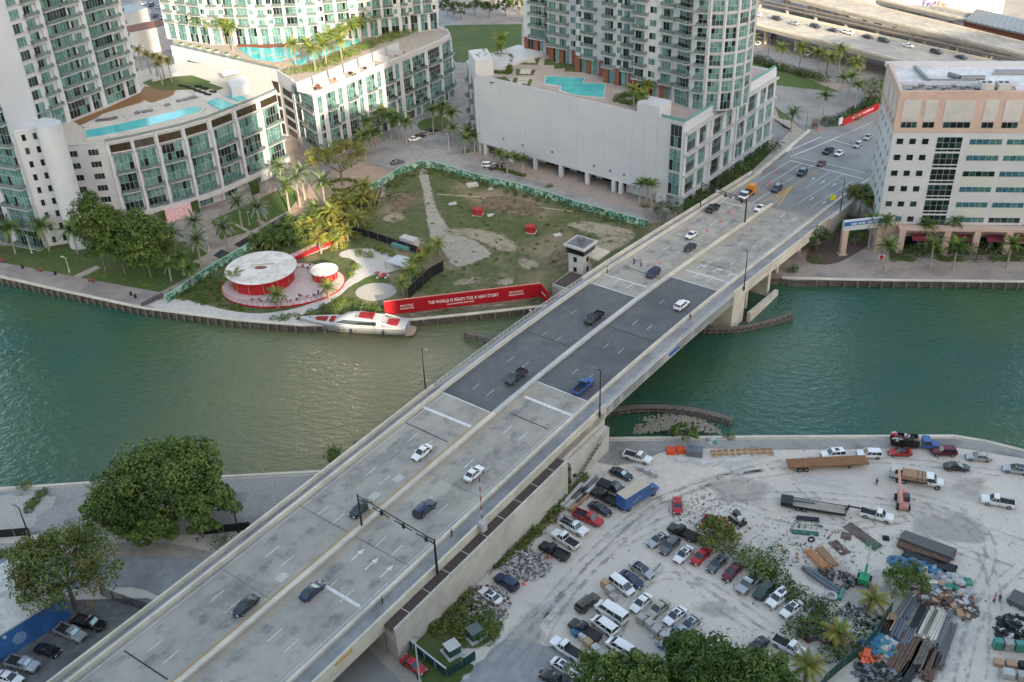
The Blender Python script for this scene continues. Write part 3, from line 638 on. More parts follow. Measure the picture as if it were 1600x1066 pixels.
# tower on the podium
TA, TB_ = Vector((8, 351)), Vector((50, 293)); ex = Vector((.777, -.629)); ey = Vector((.629, .777))
TW = Bld('residential_tower', 'white and teal high-rise standing on the podium with the blank white wall', 'tower', (48, 322, ZD))
FH = 3.75; N = 9; zt = ZD+5.2
cur = TA.copy(); pats = [[(2.5, ' '), (7, 'B'), (.5, 'P'), (3, 'W')], [(4, 'C'), (4.5, 'C'), (3, 'W'), (2.5, ' ')], [(2.5, 'W'), (5, 'C'), (2, ' '), (3, 'W')], [(5, 'C'), (2.5, 'W'), (3.5, 'C'), (4, 'C')], [(4.5, 'C'), (3, 'W'), (1.4, 'P'), (4.5, 'C')]]
rim = [TA+ey*20, TA.copy()]
for i, pat in enumerate(pats):
    nx_ = cur+ex*13.8
    TW.facade(cur, nx_, zt, FH, N, pat, band=.0, bdep=1.6, pal='teal')
    TW.facade(cur, nx_, ZD, 5.2, 1, [(1.2, ' '), (2.4, 'G'), (1.2, ' '), (2.2, 'G'), (1.2, ' '), (2.6, 'G'), (1, ' ')], band=0, wall=False)
    rim.append(nx_.copy())
    if i < 4:
        c2 = nx_-ey*4.6; TW.facade(nx_, c2, ZD, FH, 1, [(1, ' ')], band=0); TW.facade(nx_, c2, zt, FH, N, [(1, ' '), (2, 'W'), (1, ' ')], band=0); cur = c2; rim.append(c2.copy())
last = rim[-1]
arc = [last]; cx = last+ex*7+ey*9.5
for k in range(9):
    a = math.radians(-128+k*20); arc.append(cx+Vector((math.cos(a), math.sin(a)))*11.5)
for i, (a, c) in enumerate(zip(arc, arc[1:])):
    TW.facade(a, c, ZD, 5.2, 1, [(.6, 'P'), (4, 'G'), (.4, 'P')], band=.3, ny=2)
    TW.facade(a, c, zt, FH, N, [(.8, ' '), (4, 'B'), (.8, ' ')] if i in (0, 1) else [(.55, 'P'), (4, 'G'), (.3, 'P')], band=.5, ny=2, bdep=1.8)
core = rim+arc[1:]+[arc[-1]+ey*3, TA+ey*20+ex*60]
TW.wall.prism([tuple(q+(Vector((40, 330))-q).normalized()*.9) for q in core], ZD, zt+FH*N)
b = MB()
cur = TA.copy()
for i in range(5):
    for x in (.1, 4.3, 9.2):
        p = cur+ex*(x+1)-ey*.12; b.box((p.x, p.y, ZD), (1.7, .4, 4.8), math.atan2(ex.y, ex.x))
    cur = cur+ex*13.8-ey*4.6
TW.parts(b, 'brick_pier', m_brick)
upper(TW, core2(core, .5), zt+FH*N, 150)
TW.done()

# ---- office block on the right
OC = Vector((98.0, 244.4)); OX = Vector((math.cos(math.radians(-6.6)), math.sin(math.radians(-6.6)))); OY = Vector((-OX.y, OX.x))
def po(a, b): q = OC+OX*a+OY*b; return (q.x, q.y)
OF = Bld('office_building', 'cream and pink office block with a tall dark window grid, right edge of the picture', 'office building', (*po(22, 12), G))
orz = math.atan2(OX.y, OX.x)
OF.wall.prism([po(0, 0), po(48, 0), po(48, 24), po(2, 24)], 9, 34.4)
pk = MB(); pk.prism([po(-.15, -.15), po(48, -.15), po(48, 24.2), po(1.8, 24.2)], 34.4, 44.0)
for (a, c) in ((0, 48),): pk.prism([po(-.15, -.15), po(48, -.15), po(48, .5), po(.5, .5)], 44, 45)
pk.prism([po(-.15, 0), po(1.8, 24.2), po(2.5, 24.2), po(.6, .5)], 44, 45)
pk.prism([po(-.3, -.3), po(48, -.3), po(48, 0), po(0, 0)], 6.4, 8.9)
for a in (6, 17.5, 25, 33, 41): pk.box((*po(a, -2.2), G-.2), (1.6, 1.6, 6.8), orz)
pk.prism([po(5, -3), po(48, -3), po(48, -.3), po(5, -.3)], 8.4, 9.0)
OF.part(pk, 'pink_cladding', m_pink)
b = MB(); b.prism([po(1, .6), po(48, .6), po(48, 23), po(2, 23)], G-.2, 6.6); OF.part(b, 'ground_floor', m_wall)
b = MB()
for k in range(9): b.prism([po(7.5+k*4.6, .3), po(11+k*4.6, .3), po(11+k*4.6, .6), po(7.5+k*4.6, .6)], G, 5.2)
OF.parts(b, 'shopfront', g_dark)
b = MB()
for a in (9, 20, 28, 36, 43):
    b.add([(*po(a, .2), 6.6), (*po(a+6, .2), 6.6), (*po(a+6, -2.6), 5.4), (*po(a, -2.6), 5.4), (*po(a, .2), 6.4), (*po(a+6, .2), 6.4)], [(0, 3, 2, 1), (0, 4, 3), (1, 2, 5)])
OF.part(b, 'awning', M('maroon_awning', (.16, .03, .05), rough=.8))
b = MB()                                                     # pale panels in the top band
pan = [(1.2, 4.2), (6.4, 3.2), (11.2, 7.2), (20.6, 3.2), (25.4, 4.2), (31.5, 3.2), (36, 7.2), (44, 3)]
for a, w_ in pan: b.box((*po(a+w_/2, -.2), 37.4), (w_, .12, 5.4), orz)
for k in range(3): b.box((*po(-.1+.08*(4+k*6), 4+k*6.5), 37.4), (.12, 3.5, 5.4), math.atan2(24, 2)-math.pi/2+orz)
OF.parts(b, 'pale_panel', m_wall)
for a, w_ in pan: OF.win((*po(a+w_/2, -.15), 35.6), orz, w_*.92, 1.6, max(2, round(w_/1.6)), 1, 'dark')
for r_ in range(6):
    z = 31.2-r_*4.3
    for a in (1.9, 5.0, 8.1): OF.win((*po(a, 0), z), orz, 1.7, 1.6, 1, 1, 'office')
    for a in (22.8, 31.8, 40.4): OF.win((*po(a, 0), z), orz, 7.9 if a < 40 else 6.5, 1.5, 5, 1, 'office')
    OF.win((*po(14, 0), z-1.0), orz, 6.2, 3.0, 4, 2, 'dark'); OF.win((*po(14, 0), z-1.9), orz, 6.2, .7, 4, 1, 'dark')
    for bb in (3, 7.5, 12.5, 17.5, 21.5): OF.win((*po(bb/24*2, bb), z), orz-math.pi/2-math.atan2(2, 24), 1.3, 1.5, 1, 1, 'office')
for bb in (3, 7.5, 12.5, 17.5, 21.5): OF.win((*po(-.15+bb/24*2, bb), 35.6), orz-math.pi/2-math.atan2(2, 24), 1.3, 1.5, 1, 1, 'dark')
b = MB()
for r_ in range(0, 6, 2):
    for a in (22.8, 31.8, 40.4): b.box((*po(a, -.01), 31.2-r_*4.3-2.8), (8.0 if a < 40 else 6.6, .06, 2.7), orz)
OF.parts(b, 'spandrel_panel', m_teal if False else M('spandrel', (.5, .52, .48), rough=.5))
b = MB(); b.prism([po(1, 1), po(47, 1), po(47, 23), po(2.6, 23)], 43.9, 44.1); OF.part(b, 'roof', M('white_roof', (.62, .63, .64), (.52, .53, .54), .8, .8, c3=(.45, .45, .45), s3=.1))
b = MB(); b.prism([po(1, 1), po(28, 1), po(29, 6), po(2, 7)], 44.1, 44.25); b.prism([po(26, 15), po(47, 15), po(47, 19), po(28, 19)], 44.1, 44.4); OF.part(b, 'dark_roof_membrane', m_asph)
b = MB(); b.strip([Vector((*po(1, 23), 44)), Vector((*po(48, 23), 44))], .6, 1.3); b.strip([Vector((*po(1, 8), 44)), Vector((*po(30, 7), 44))], .7, .9); OF.part(b, 'roof_parapet', m_white)
for a in (21, 25): 
    b = MB(); b.box((*po(a, 3), 44.2), (3, 3.2, 2), orz, 0)
    for i in (-.7, .7): b.tube((*po(a+i, 3), 46.2), (*po(a+i, 3), 46.4), .5, m=1)
    OF.part(b, 'air_handler', [m_wall, m_dark])
b = MB(); b.path([Vector((*po(15, 14), 44.8)), Vector((*po(17, 11), 44.8)), Vector((*po(23, 11), 44.8))], .6, 10); b.path([Vector((*po(8, 20), 44.8)), Vector((*po(9, 8.5), 44.8)), Vector((*po(20, 8.2), 44.8))], .5, 10)
for k in range(14): b.box((*po(3+k*1.6, 3+(k*37 % 5)*.6), 44.2), (1+.1*(k % 4), .8, .5+.15*(k % 3)), orz+.2*k)
OF.part(b, 'roof_duct', m_metal)
OF.done(M('office_stone', (.5, .515, .535), (.465, .48, .5), .4, .7, c3=(.53, .545, .56), s3=.1))

# ---- curved podium with the long pool, stair drum and left tower
ZC = 27.4
cp = [at(*p, ZC).to_2d() for p in ((103, 229), (165, 225), (203, 218), (240, 210), (282, 200), (323, 188), (362, 173), (400, 158), (432, 144))]
CB = Bld('curved_podium_building', 'curved white loft building with teal windows and a long lap pool along its roof edge', 'building', (-100, 295, G))
for i, (a, c) in enumerate(zip(cp[1:], cp[2:])):
    CB.facade(a, c, 6.0, 6.0, 3, [(.9, 'P'), (.5, ' '), (7.6, 'B'), (.5, ' ')], band=.55, bdep=1.5, ny=2, pd=1.2)
    CB.facade(a, c, 24.0, 3.4, 1, [(.9, 'P'), (8.6, 'L')], band=.5, pd=.8)
    CB.facade(a, c, G, 4.2, 1, [(1, 'P'), (5, 'G'), (3, ' ')] if i not in (1,) else [(1, ' ')], band=.3, ny=1)
back = [Vector((-77, 335)), Vector((-108, 352)), Vector((-150, 330)), Vector((-148, 285)), Vector((-128, 276))]
CB.wall.prism([tuple(p+Vector((-.35, .45))) for p in cp[1:]]+[tuple(p) for p in back], G-.5, ZC-.05)
CB.facade(cp[0]+Vector((-3, -1)), cp[1], G, 3.6, 7, [(1, ' '), (1.2, 'W'), (.6, ' '), (1.4, 'W'), (.6, ' ')], band=0, pal='dark')
b = MB()
b.loft([[(p.x, p.y, 5.0), (p.x, p.y, 6.2), (p.x+dx, p.y+dy, 6.2), (p.x+dx, p.y+dy, 5.0)] for p, dx, dy in [(q, 1.4, -2.2) for q in cp[1:]]]); CB.part(b, 'curved_canopy', m_wall)
b = MB(); b.strip([Vector((p.x-.3, p.y+.5, ZC)) for p in cp[1:]], 1.0, .5); CB.part(b, 'roof_edge', m_wall)
b = MB(); b.strip([Vector((p.x-.1, p.y+.2, ZC+.5)) for p in cp[1:]], .06, .8); CB.part(b, 'glass_railing', m_rail)
b = MB(); b.prism([tuple(p+Vector((-.6, .8))) for p in cp[1:]]+[tuple(p) for p in back], ZC-.1, ZC+.02); CB.part(b, 'roof_deck', M('terrace_tiles', (.5, .47, .44), (.43, .41, .38), .8, .75))
def dc(*pix, z=ZC): return [tuple(at(x, y, z)[:2]) for x, y in pix]
b = MB(); b.prism(dc((131, 203), (185, 193), (240, 181), (305, 165), (322, 170), (316, 178), (275, 190), (220, 204), (165, 215), (134, 220)), ZC, ZC+.3); CB.part(b, 'pool_rim', m_wall)
b = MB(); b.prism(dc((134, 206), (185, 196), (240, 184), (303, 168), (316, 171), (312, 176), (275, 187), (220, 201), (165, 212), (136, 217)), ZC, ZC+.36); CB.part(b, 'lap_pool', m_pool)
b = MB(); b.prism(dc((323, 161), (340, 155), (368, 165), (345, 173)), ZC, ZC+.36); b.prism(dc((353, 151), (362, 147), (385, 155), (372, 159)), ZC, ZC+.4); CB.parts(b, 'plunge_pool', m_pool)
b = MB(); b.prism(dc((115, 190), (165, 170), (218, 146), (226, 135), (275, 140), (270, 150), (240, 160), (215, 162), (160, 178), (130, 200)), ZC, ZC+.05); CB.part(b, 'timber_deck', M('brown_deck', (.22, .12, .05), (.18, .1, .045), 2, .8))
b = MB(); b.prism(dc((222, 130), (240, 122), (300, 118), (330, 128), (300, 140), (250, 142)), ZC, ZC+.06); b.prism(dc((276, 128), (300, 120), (350, 138), (330, 145)), ZC, ZC+.05); CB.parts(b, 'roof_lawn', m_grass)
b = MB(); b.strip([at(*p, ZC) for p in ((238, 128), (280, 117))], 1, 1.1); CB.part(b, 'white_planter_wall', m_white)
b = MB()
for pl in (((125, 197), (172, 175), (195, 182), (150, 203)), ((188, 180), (226, 157), (250, 168), (205, 190)), ((245, 162), (285, 142), (310, 152), (272, 172)), ((300, 150), (330, 140), (350, 150), (325, 158))):
    b.prism(dc(*pl), ZC+.03, ZC+.12)
CB.parts(b, 'white_terrace', m_wall)
b = MB()
for x, y in ((154, 190), (163, 189), (172, 188), (180, 186), (215, 178), (226, 176), (235, 174), (280, 159), (290, 157), (262, 165), (297, 155), (303, 154)): p = at(x, y, ZC); b.tube((p.x, p.y, ZC+.1), (p.x, p.y, ZC+.6), .9, .9, 10)
CB.parts(b, 'daybed', m_metal)
b = MB()
for x, y in ((285, 133), (293, 135), (301, 138), (309, 141), (317, 144), (325, 147), (333, 143), (320, 137), (310, 134)): p = at(x, y+2, ZC); b.box((p.x, p.y, ZC+.1), (2.4, .8, .5), -.5)
CB.parts(b, 'cabana_seat', m_black)
b = MB(); b.prism(dc((358, 142), (388, 132), (392, 145), (364, 155)), ZC, ZC+3.2); b.prism(dc((345, 127), (372, 122), (376, 128), (352, 134)), ZC+3.0, ZC+3.3); CB.part(b, 'roof_pavilion', m_white)
b = MB(); b.prism([tuple(at(*p)[:2]) for p in ((262, 349), (302, 336), (300, 333), (261, 345))], G, 5.4); CB.part(b, 'pink_mural_panel', M('pink_mural', (.6, .22, .28), (.7, .6, .6), 4, .6))
b = MB()
for (x0, y0, x1, y1) in ((250, 352, 260, 348), (303, 336, 312, 332), (395, 305, 405, 300)): b.strip([at(x0, y0), at(x1, y1)], .8, 4)
CB.part(b, 'ivy_panel', leafm[0])
CB.done()
# stair drum
dr = thing('stair_drum', 'smooth white cylindrical stair tower between the left high-rise and the curved building', 'tower', (-121.5, 264.5, G))
b = MB(); b.tube((0, 0, -.5), (0, 0, 36), 3.3, n=40); b.build('drum', m_white, dr, 40)
b = MB()
for k in range(9): b.tube((0, 0, 3+k*3.8), (0, 0, 3.12+k*3.8), 3.36, n=40)
b.build('ring_joint', m_conc, dr, 40)
# left tower
LT = Bld('residential_tower', 'white and teal high-rise with stacked balconies at the left edge of the picture', 'tower', (-140, 290, G))
ta = Vector((-129.0, 296.6)); td = Vector((math.cos(math.radians(61)), math.sin(math.radians(61)))); tn = Vector((-td.y, td.x))
A0 = ta-td*16.5; A1 = ta+td*28
LT.facade(A0, A1, ZC+5.5, 3.75, 12, [(1.0, ' '), (3.2, 'W'), (1.2, ' '), (4.6, 'D'), (4.6, 'C'), (1.6, 'P'), (8.2, 'B'), (4.2, 'C'), (1.6, 'P'), (8.2, 'B'), (4.2, 'C'), (1.6, 'P')], band=.32, bdep=1.5)
LT.facade(A0, A1, ZC, 5.5, 1, [(1.0, ' '), (3.2, 'W'), (1.2, ' '), (4.6, 'G'), (4.6, 'G'), (1.6, 'P'), (8, 'G'), (1, 'P'), (3.4, 'G'), (1.6, 'P'), (8, 'G'), (1, 'P'), (3.4, 'G'), (1.6, 'P')], band=.3, ny=2)
LT.wall.prism([tuple(A0+tn*.4), tuple(A1+tn*.4), tuple(A1+tn*18), tuple(A0+tn*18)], G-.5, ZC+50)
LT.facade(A1, A1+tn*18, ZC+5.5, 3.75, 12, [(1, ' '), (5, 'B'), (1, 'P'), (5, 'B')], band=.3, bdep=2.4)
LT.facade(A1, A1+tn*18, ZC, 5.5, 1, [(1, 'P'), (5, 'G'), (1, 'P'), (5, 'G')], band=.3, ny=2)
wa = Vector((-131.5, 263.0)); wd = Vector((math.cos(math.radians(-24)), math.sin(math.radians(-24)))); wn = Vector((-wd.y, wd.x))
W0 = wa-wd*34
LT.facade(W0, wa, G, 6.1, 6, [(8, 'B'), (1.6, 'P'), (8, 'B'), (1.6, 'P'), (8, 'B')], band=.4, ny=2, bdep=1.9)
LT.facade(W0, wa, G+36.6, 3.75, 10, [(8, 'B'), (1.6, 'P'), (8, 'B'), (1.6, 'P'), (8, 'B')], band=.3, bdep=1.9)
LT.wall.prism([tuple(W0+wn*.4), tuple(wa+wn*.4), tuple(wa+wn*10), tuple(A0+td*4), tuple(A0+tn*18), tuple(W0+wn*24)], G-.5, ZC+50)
LT.facade(wa+wd*.1+wn*1, wa+wd*5+wn*6, G, 3.8, 9, [(1, ' '), (1.2, 'W'), (1, ' '), (1.2, 'W'), (1, ' ')], band=0, pal='dark')
LT.wall.prism([tuple(wa+wn*1.4), tuple(wa+wd*5+wn*6.5), tuple(wa+wd*5+wn*12), tuple(wa+wn*12)], G-.5, ZC+9)
upper(LT, [tuple(A0), tuple(A1), tuple(A1+tn*18), tuple(A0+tn*18)], ZC+50, 165); upper(LT, [tuple(W0), tuple(wa), tuple(wa+wn*10), tuple(W0+wn*24)], ZC+46.5, 160)
LT.done()

# ---- sunlit podium with roof garden and the tower behind it
ZM = 24.6
mp = lambda x, y, z=ZM: at(x, y, z).to_2d()
MA, MBp, MC, MD, ME_, MF = mp(268, 75), mp(434, 114), mp(441, 137), mp(490, 149), mp(640, 86), mp(699, 56)
MI = Bld('garden_podium_building', 'sunlit white loft building with a planted roof terrace, palms and a turquoise pool', 'building', (-70, 360, G))
dirn = (MD-MBp).normalized()
MI.facade(MBp, MBp.lerp(MD, .42), 3, 3.6, 6, [(.8, ' '), (3.2, 'L'), (.6, ' ')], band=.0)
MI.facade(MBp.lerp(MD, .42), MD, 5.5, 6.3, 3, [(.3, 'P'), (4, 'G'), (.2, 'P'), (9, 'B'), (.3, 'P')], band=.5, ny=3, bdep=1.0)
MI.facade(MBp.lerp(MD, .42), MD, G, 3.7, 1, [(1, 'P'), (4, ' '), (1, 'P'), (5, ' '), (1, 'P')], band=.3)
ed = [MD]
for k in range(1, 6): ed.append(MD.lerp(ME_, k/5)+Vector((.6, -.5))*math.sin(k/5*math.pi)*0)
ed += [ME_.lerp(MF, .33)+Vector((1, -.3)), ME_.lerp(MF, .66)+Vector((1.8, -.6)), MF+Vector((1.2, 0)), MF+Vector((0, 6)), MF+Vector((-4, 11))]
for i, (a, c) in enumerate(zip(ed, ed[1:])):
    MI.facade(a, c, 5.5, 6.1, 3, [(1.1, 'P'), (2.6, 'G'), (.8, ' '), (1.1, 'P'), (5.2, 'B')] if i < 5 else [(.7, 'P'), (6, 'B'), (.7, 'P')], band=.5, ny=3, bdep=1.3, pal='teal')
    MI.facade(a, c, G, 3.7, 1, [(1.1, 'P'), (3, 'G'), (1.1, 'P'), (5, 'G')], band=.3)
core = [MA, MBp, MD]+ed[1:]+[Vector((-40, 420)), Vector((-130, 420))]
cc = Vector((-70, 375)); MI.wall.prism([tuple(q+(cc-q).normalized()*.8) for q in core], G-.5, ZM-.1)
MI.wall.strip([Vector((*MA, ZM-3.2)), Vector((*MBp, ZM-3.2)), Vector((*MBp.lerp(MD, .42), ZM-3.2))], .5, 4.2)
MI.wall.strip([Vector((*(p+Vector((-.3, .3))), ZM-.8)) for p in [MBp.lerp(MD, .42)]+ed], .5, 1.5)
MI.facade(MA, MBp, 2, 5, 4, [(6, ' '), (9, 'L'), (1, ' '), (9, 'L'), (1, ' '), (9, 'L'), (1, ' '), (9, 'L')], band=0)
b = MB(); b.prism([tuple(q) for q in core], ZM-.12, ZM+.02); MI.part(b, 'roof_deck', m_side)
b = MB(); b.strip([Vector((*(MA+Vector((.5, .6))), ZM+.9)), Vector((*(MBp+Vector((.3, .8))), ZM+.9))], .06, .9); MI.part(b, 'glass_railing', m_rail)
def dm(*pix): return [tuple(at(x, y, ZM)[:2]) for x, y in pix]
b = MB(); b.prism(dm((372, 76), (400, 74), (455, 76), (470, 86), (430, 97), (395, 92)), ZM, ZM+.3); b.prism(dm((455, 98), (560, 60), (566, 64), (465, 103)), ZM, ZM+.3); MI.part(b, 'turquoise_pool', m_pool)
b = MB(); b.prism(dm((368, 67), (400, 64), (445, 65), (452, 72), (420, 77), (372, 74)), ZM, ZM+.4); MI.part(b, 'terracotta_terrace', m_brick)
b = MB()                                                      # terrace dividers between the private roofs
for k in range(7):
    t = k/6.5; a = ed[0].lerp(ed[5], t) if t <= 1 else ed[5]; q = a+Vector((-5.8, 4.5))
    b.strip([Vector((*a, ZM)), Vector((*q, ZM))], .4, 2.4)
    q2 = q+(ed[5]-ed[0]).normalized()*6.5; b.strip([Vector((*q, ZM)), Vector((*q2, ZM))], .4, 2.8)
MI.part(b, 'terrace_divider', m_white)
b = MB()
for k in range(24):
    a = ed[0].lerp(ed[5], R.random())+Vector((-2.5, 2))*R.uniform(.4, 1.6); b.box((a.x, a.y, ZM), (R.uniform(.6, 2), .8, R.uniform(.4, .9)), R.random()*3, R.randrange(3))
MI.parts(b, 'terrace_furniture', [m_wood2, m_black, m_brick])
b = MB()
for k in range(7): p = at(390+k*14, 97+k*1.5, ZM); b.box((p.x, p.y, ZM), (2, .8, .4), .8)
for k in range(5): p = at(398+k*12, 84+k*2, ZM); b.box((p.x, p.y, ZM), (2, .8, .4), .2)
MI.parts(b, 'sun_lounger', m_wood2)
MI.done()
tb = [mp(262, 60), mp(330, 70), mp(405, 71), mp(480, 68), mp(560, 60), mp(625, 53), mp(684, 46)]
MT = Bld('residential_tower', 'curved sunlit high-rise behind the roof garden with the turquoise pool', 'tower', (-70, 395, ZM))
for a, c in zip(tb, tb[1:]):
    MT.facade(a, c, ZM+6.5, 3.6, 9, [(1.2, 'P'), (4.2, 'C'), (3, 'W'), (4.2, 'B'), (1.2, 'P'), (5, 'B'), (2.6, 'W')], band=.35, bdep=1.2, pal='teal')
    MT.facade(a, c, ZM, 6.5, 1, [(1.2, 'P'), (2.6, 'G'), (1, ' '), (3, 'G'), (1.2, 'P'), (3, 'G'), (1, ' '), (3, 'G')], band=.3, ny=2)
MT.wall.prism([tuple(p+Vector((0, .45))) for p in tb]+[(-24, 412), (-122, 415)], ZM, ZM+40)
upper(MT, [tuple(p) for p in tb]+[(-24, 412), (-122, 415)], ZM+39, 205)
MT.done()
for o_ in bpy.data.objects:
    pass

# ---- far things beyond the towers: elevated highways, warehouse
def viaduct(label, near, far, z, mat=m_deck, group=None):
    a0, a1 = at(*near[0], z), at(*near[1], z); b0, b1 = at(*far[0], z), at(*far[1], z)
    t = thing('elevated_highway', label, 'viaduct', tuple(V3((a0+b1)/2, G))); L = t.location
    def pt(p): return tuple(p-L)
    b = MB(); q = [a0, a1, b1, b0]
    b.prism([(p.x-L.x, p.y-L.y) for p in q], z-1.4-L.z, z-L.z); b.build('deck', mat, t)
    b = MB(); b.strip([a0-L, a1-L], .5, .9, off=.3); b.strip([b0-L, b1-L], .5, .9, off=-.3); b.build('barrier', m_conc, t)
    b = MB()
    m = (a0+a1)/2
    for k in range(9):
        f = (k+.5)/9; p = a0.lerp(a1, f); p2 = b0.lerp(b1, f)
        for r in (.25, .75): w_ = p.lerp(p2, r)-L; b.box((w_.x, w_.y, -.5), (1.4, 1.4, z-1.4-G+.5), .3)
        c_ = p.lerp(p2, .5)-L; d_ = p2-p; b.box((c_.x, c_.y, z-2.4-G), (d_.length*.8, 1.5, 1.0), math.atan2(d_.y, d_.x))
    b.build('column', m_conc, t)
    b = MB()
    for f in (.33, .66):
        p, p2 = a0.lerp(b0, f)-L, a1.lerp(b1, f)-L; n = 26
        for k in range(n): u0, u1 = p.lerp(p2, k/n), p.lerp(p2, (k+.35)/n); b.strip([u0+Vector((0, 0, .02)), u1+Vector((0, 0, .02))], .2, .01)
    b.build('lane_marking', m_paint, t); return t
viaduct('nearest raised highway lined with cars, behind the office block', ((1130, 27), (1640, 156)), ((1130, 3), (1640, 117)), 10)
viaduct('middle raised highway curving past the white warehouse', ((1150, -24), (1640, 97)), ((1230, -22), (1640, 78)), 10.5)
viaduct('narrow raised ramp beside the white warehouse', ((1280, -20), (1640, 62)), ((1290, -28), (1640, 50)), 11, m_asph)
tk = MB(); z = 9
for e in ((1160, 0, 1640, 107), (1160, -6, 1640, 101), (1200, -14, 1640, 88)):
    tk.strip([at(e[0], e[1], z), at(e[2], e[3], z)], 1.6, .5)
t = thing('rail_viaduct', 'dark rail tracks running between the two raised highways', 'railway', tuple(at(1400, 50, G))); o = tk.build('track', m_wood, None); o.parent = t; o.matrix_parent_inverse = Matrix.Translation(-t.location)
wz = 14
t = thing('warehouse', 'large white warehouse at the top right behind the raised highways', 'warehouse', tuple(at(1480, 10, G)))
b = MB(); fr = [at(1300, 22, G), at(1405, 40, G), at(1505, 46, G), at(1562, 38, G)]
b.prism([(p.x, p.y) for p in fr]+[(fr[3].x+20, fr[3].y+70), (fr[0].x+10, fr[0].y+90)], 1, 17); o = b.build('wall', m_white, None); o.parent = t; o.matrix_parent_inverse = Matrix.Translation(-t.location)
t = thing('station_roof', 'long grey ribbed station canopy beside the white warehouse', 'canopy', tuple(at(1560, 28, G)))
b = MB(); q = [at(1528, 14, 12), at(1640, 40, 12), at(1640, 62, 12), at(1510, 32, 12)]; b.prism([(p.x, p.y) for p in q], 11.3, 12)
for k in range(16): p, p2 = q[0].lerp(q[1], k/15), q[3].lerp(q[2], k/15); b.strip([p, p2], .5, .35)
o = b.build('roof', m_metal, None); o.parent = t; o.matrix_parent_inverse = Matrix.Translation(-t.location)
b = MB(); b.prism([(p.x, p.y+2) for p in q], 1, 11.3); o = b.build('platform', m_brick, None); o.parent = t; o.matrix_parent_inverse = Matrix.Translation(-t.location)
for (nm, lab, x0, y0, x1, y1, h_) in (('low_building', 'low flat-roofed building with terracotta deck in the gap left of the sunlit tower', 205, 52, 265, 40, 12), ('low_building', 'small grey-roofed building behind the left tower', 185, 26, 232, 12, 9)):
    a, c = at(x0, y0, h_), at(x1, y1, h_); d_ = (c-a); n_ = Vector((-d_.y, d_.x, 0)).normalized()*14
    t = thing(nm, lab, 'building', tuple(V3((a+c)/2, G))); L = t.location
    b = MB(); b.prism([(p.x-L.x, p.y-L.y) for p in (a, c, c+n_, a+n_)], -.5, h_-G); b.build('wall', m_wall, t)
    b = MB(); b.prism([(p.x-L.x, p.y-L.y) for p in (a+n_*.08, c+n_*.08, c+n_*.92, a+n_*.92)], h_-G-.1, h_-G+.1); b.build('roof', m_brick if h_ > 10 else m_metal, t)
# ---- unseen towers behind the viewpoint, inferred from the shade and shaped to cast it
def backtower(label, cx, cy, w_, d_, rz, h_):
    t = thing('shade_tower', label, 'tower', (cx, cy, G), rz)
    b = MB(); b.box((0, 0, -.5), (w_, d_, h_)); b.build('wall', m_wall, t)
    b = MB()
    for k in range(int(h_/3.6)): b.box((0, 0, 3+k*3.6), (w_+.1, d_+.1, 1.9))
    b.build('window_band', g_mid, t)

def shade(label, u0, u1, h_):
    x0, x1 = u0+22.8, u1+22.8; backtower(label, (x0+x1)/2, -78, x1-x0, 34, 0, h_)
shade('tall unseen shade tower standing behind the viewpoint on the left', -190, 20, 250)
shade('shorter unseen shade tower behind the viewpoint beside the tall one', 20.2, 40, 178)
shade('lowest unseen shade tower behind the viewpoint filling the sunlit gap', 40.2, 66.8, 106)
shade('mid-height unseen shade tower behind the viewpoint right of the sunlit gap', 67, 105, 166)
shade('wide tall unseen shade tower behind the viewpoint on the right', 105.2, 232, 217)
shade('outermost unseen shade tower behind the viewpoint on the far right', 232.2, 420, 192)
# ------------------------------------------------------------------ vegetation kit
def leafball(b, c, r, n, size, mats, rr, flat=.0):
    for _ in range(n):
        a = rr.uniform(0, 2*math.pi); cz = rr.uniform(-.75, 1); sr = math.sqrt(max(0, 1-cz*cz)); k = rr.uniform(.72, 1.08)
        nx, ny, nz = sr*math.cos(a), sr*math.sin(a), cz
        p = Vector((c[0]+r[0]*nx*k, c[1]+r[1]*ny*k, c[2]+r[2]*nz*k))
        nrm = Vector((nx+rr.uniform(-.7, .7), ny+rr.uniform(-.7, .7), nz+.35+rr.uniform(-.6, .6))).normalized()
        t = nrm.orthogonal().normalized(); t = Matrix.Rotation(rr.uniform(0, 6.28), 3, nrm) @ t; u = nrm.cross(t); s = size*rr.uniform(.6, 1.35)
        m = rr.choice(mats)
        b.add([p-t*s*.5, p+u*s*.32+nrm*s*.06, p+t*s*.6, p-u*s*.32+nrm*s*.06], [(0, 1, 2, 3)], m)
def crown_mesh(name, r, nclump, nleaf, size, mix, seed, shape='dome'):
    rr = random.Random(seed); b = MB()
    for i in range(nclump):
        a = rr.uniform(0, 6.28); cz = rr.uniform(-.85, 1) if r[2] > r[0] else rr.uniform(-.4, 1); k = rr.uniform(.35, 1.08)**.6
        sr = math.sqrt(max(0, 1-cz*cz))
        rx = r[0]*(1+rr.uniform(-.14, .18)); p = (rx*sr*math.cos(a)*k*.82, rx*r[1]/r[0]*sr*math.sin(a)*k*.82, r[2]*cz*k*.85)
        cr = min(r)*rr.choice((.16, .22, .28, .38))
        mats = rr.choices(mix, k=2)
        leafball(b, p, (cr, cr, cr*.75), nleaf, size, mats, rr)
    return b.mesh(name, leafm)
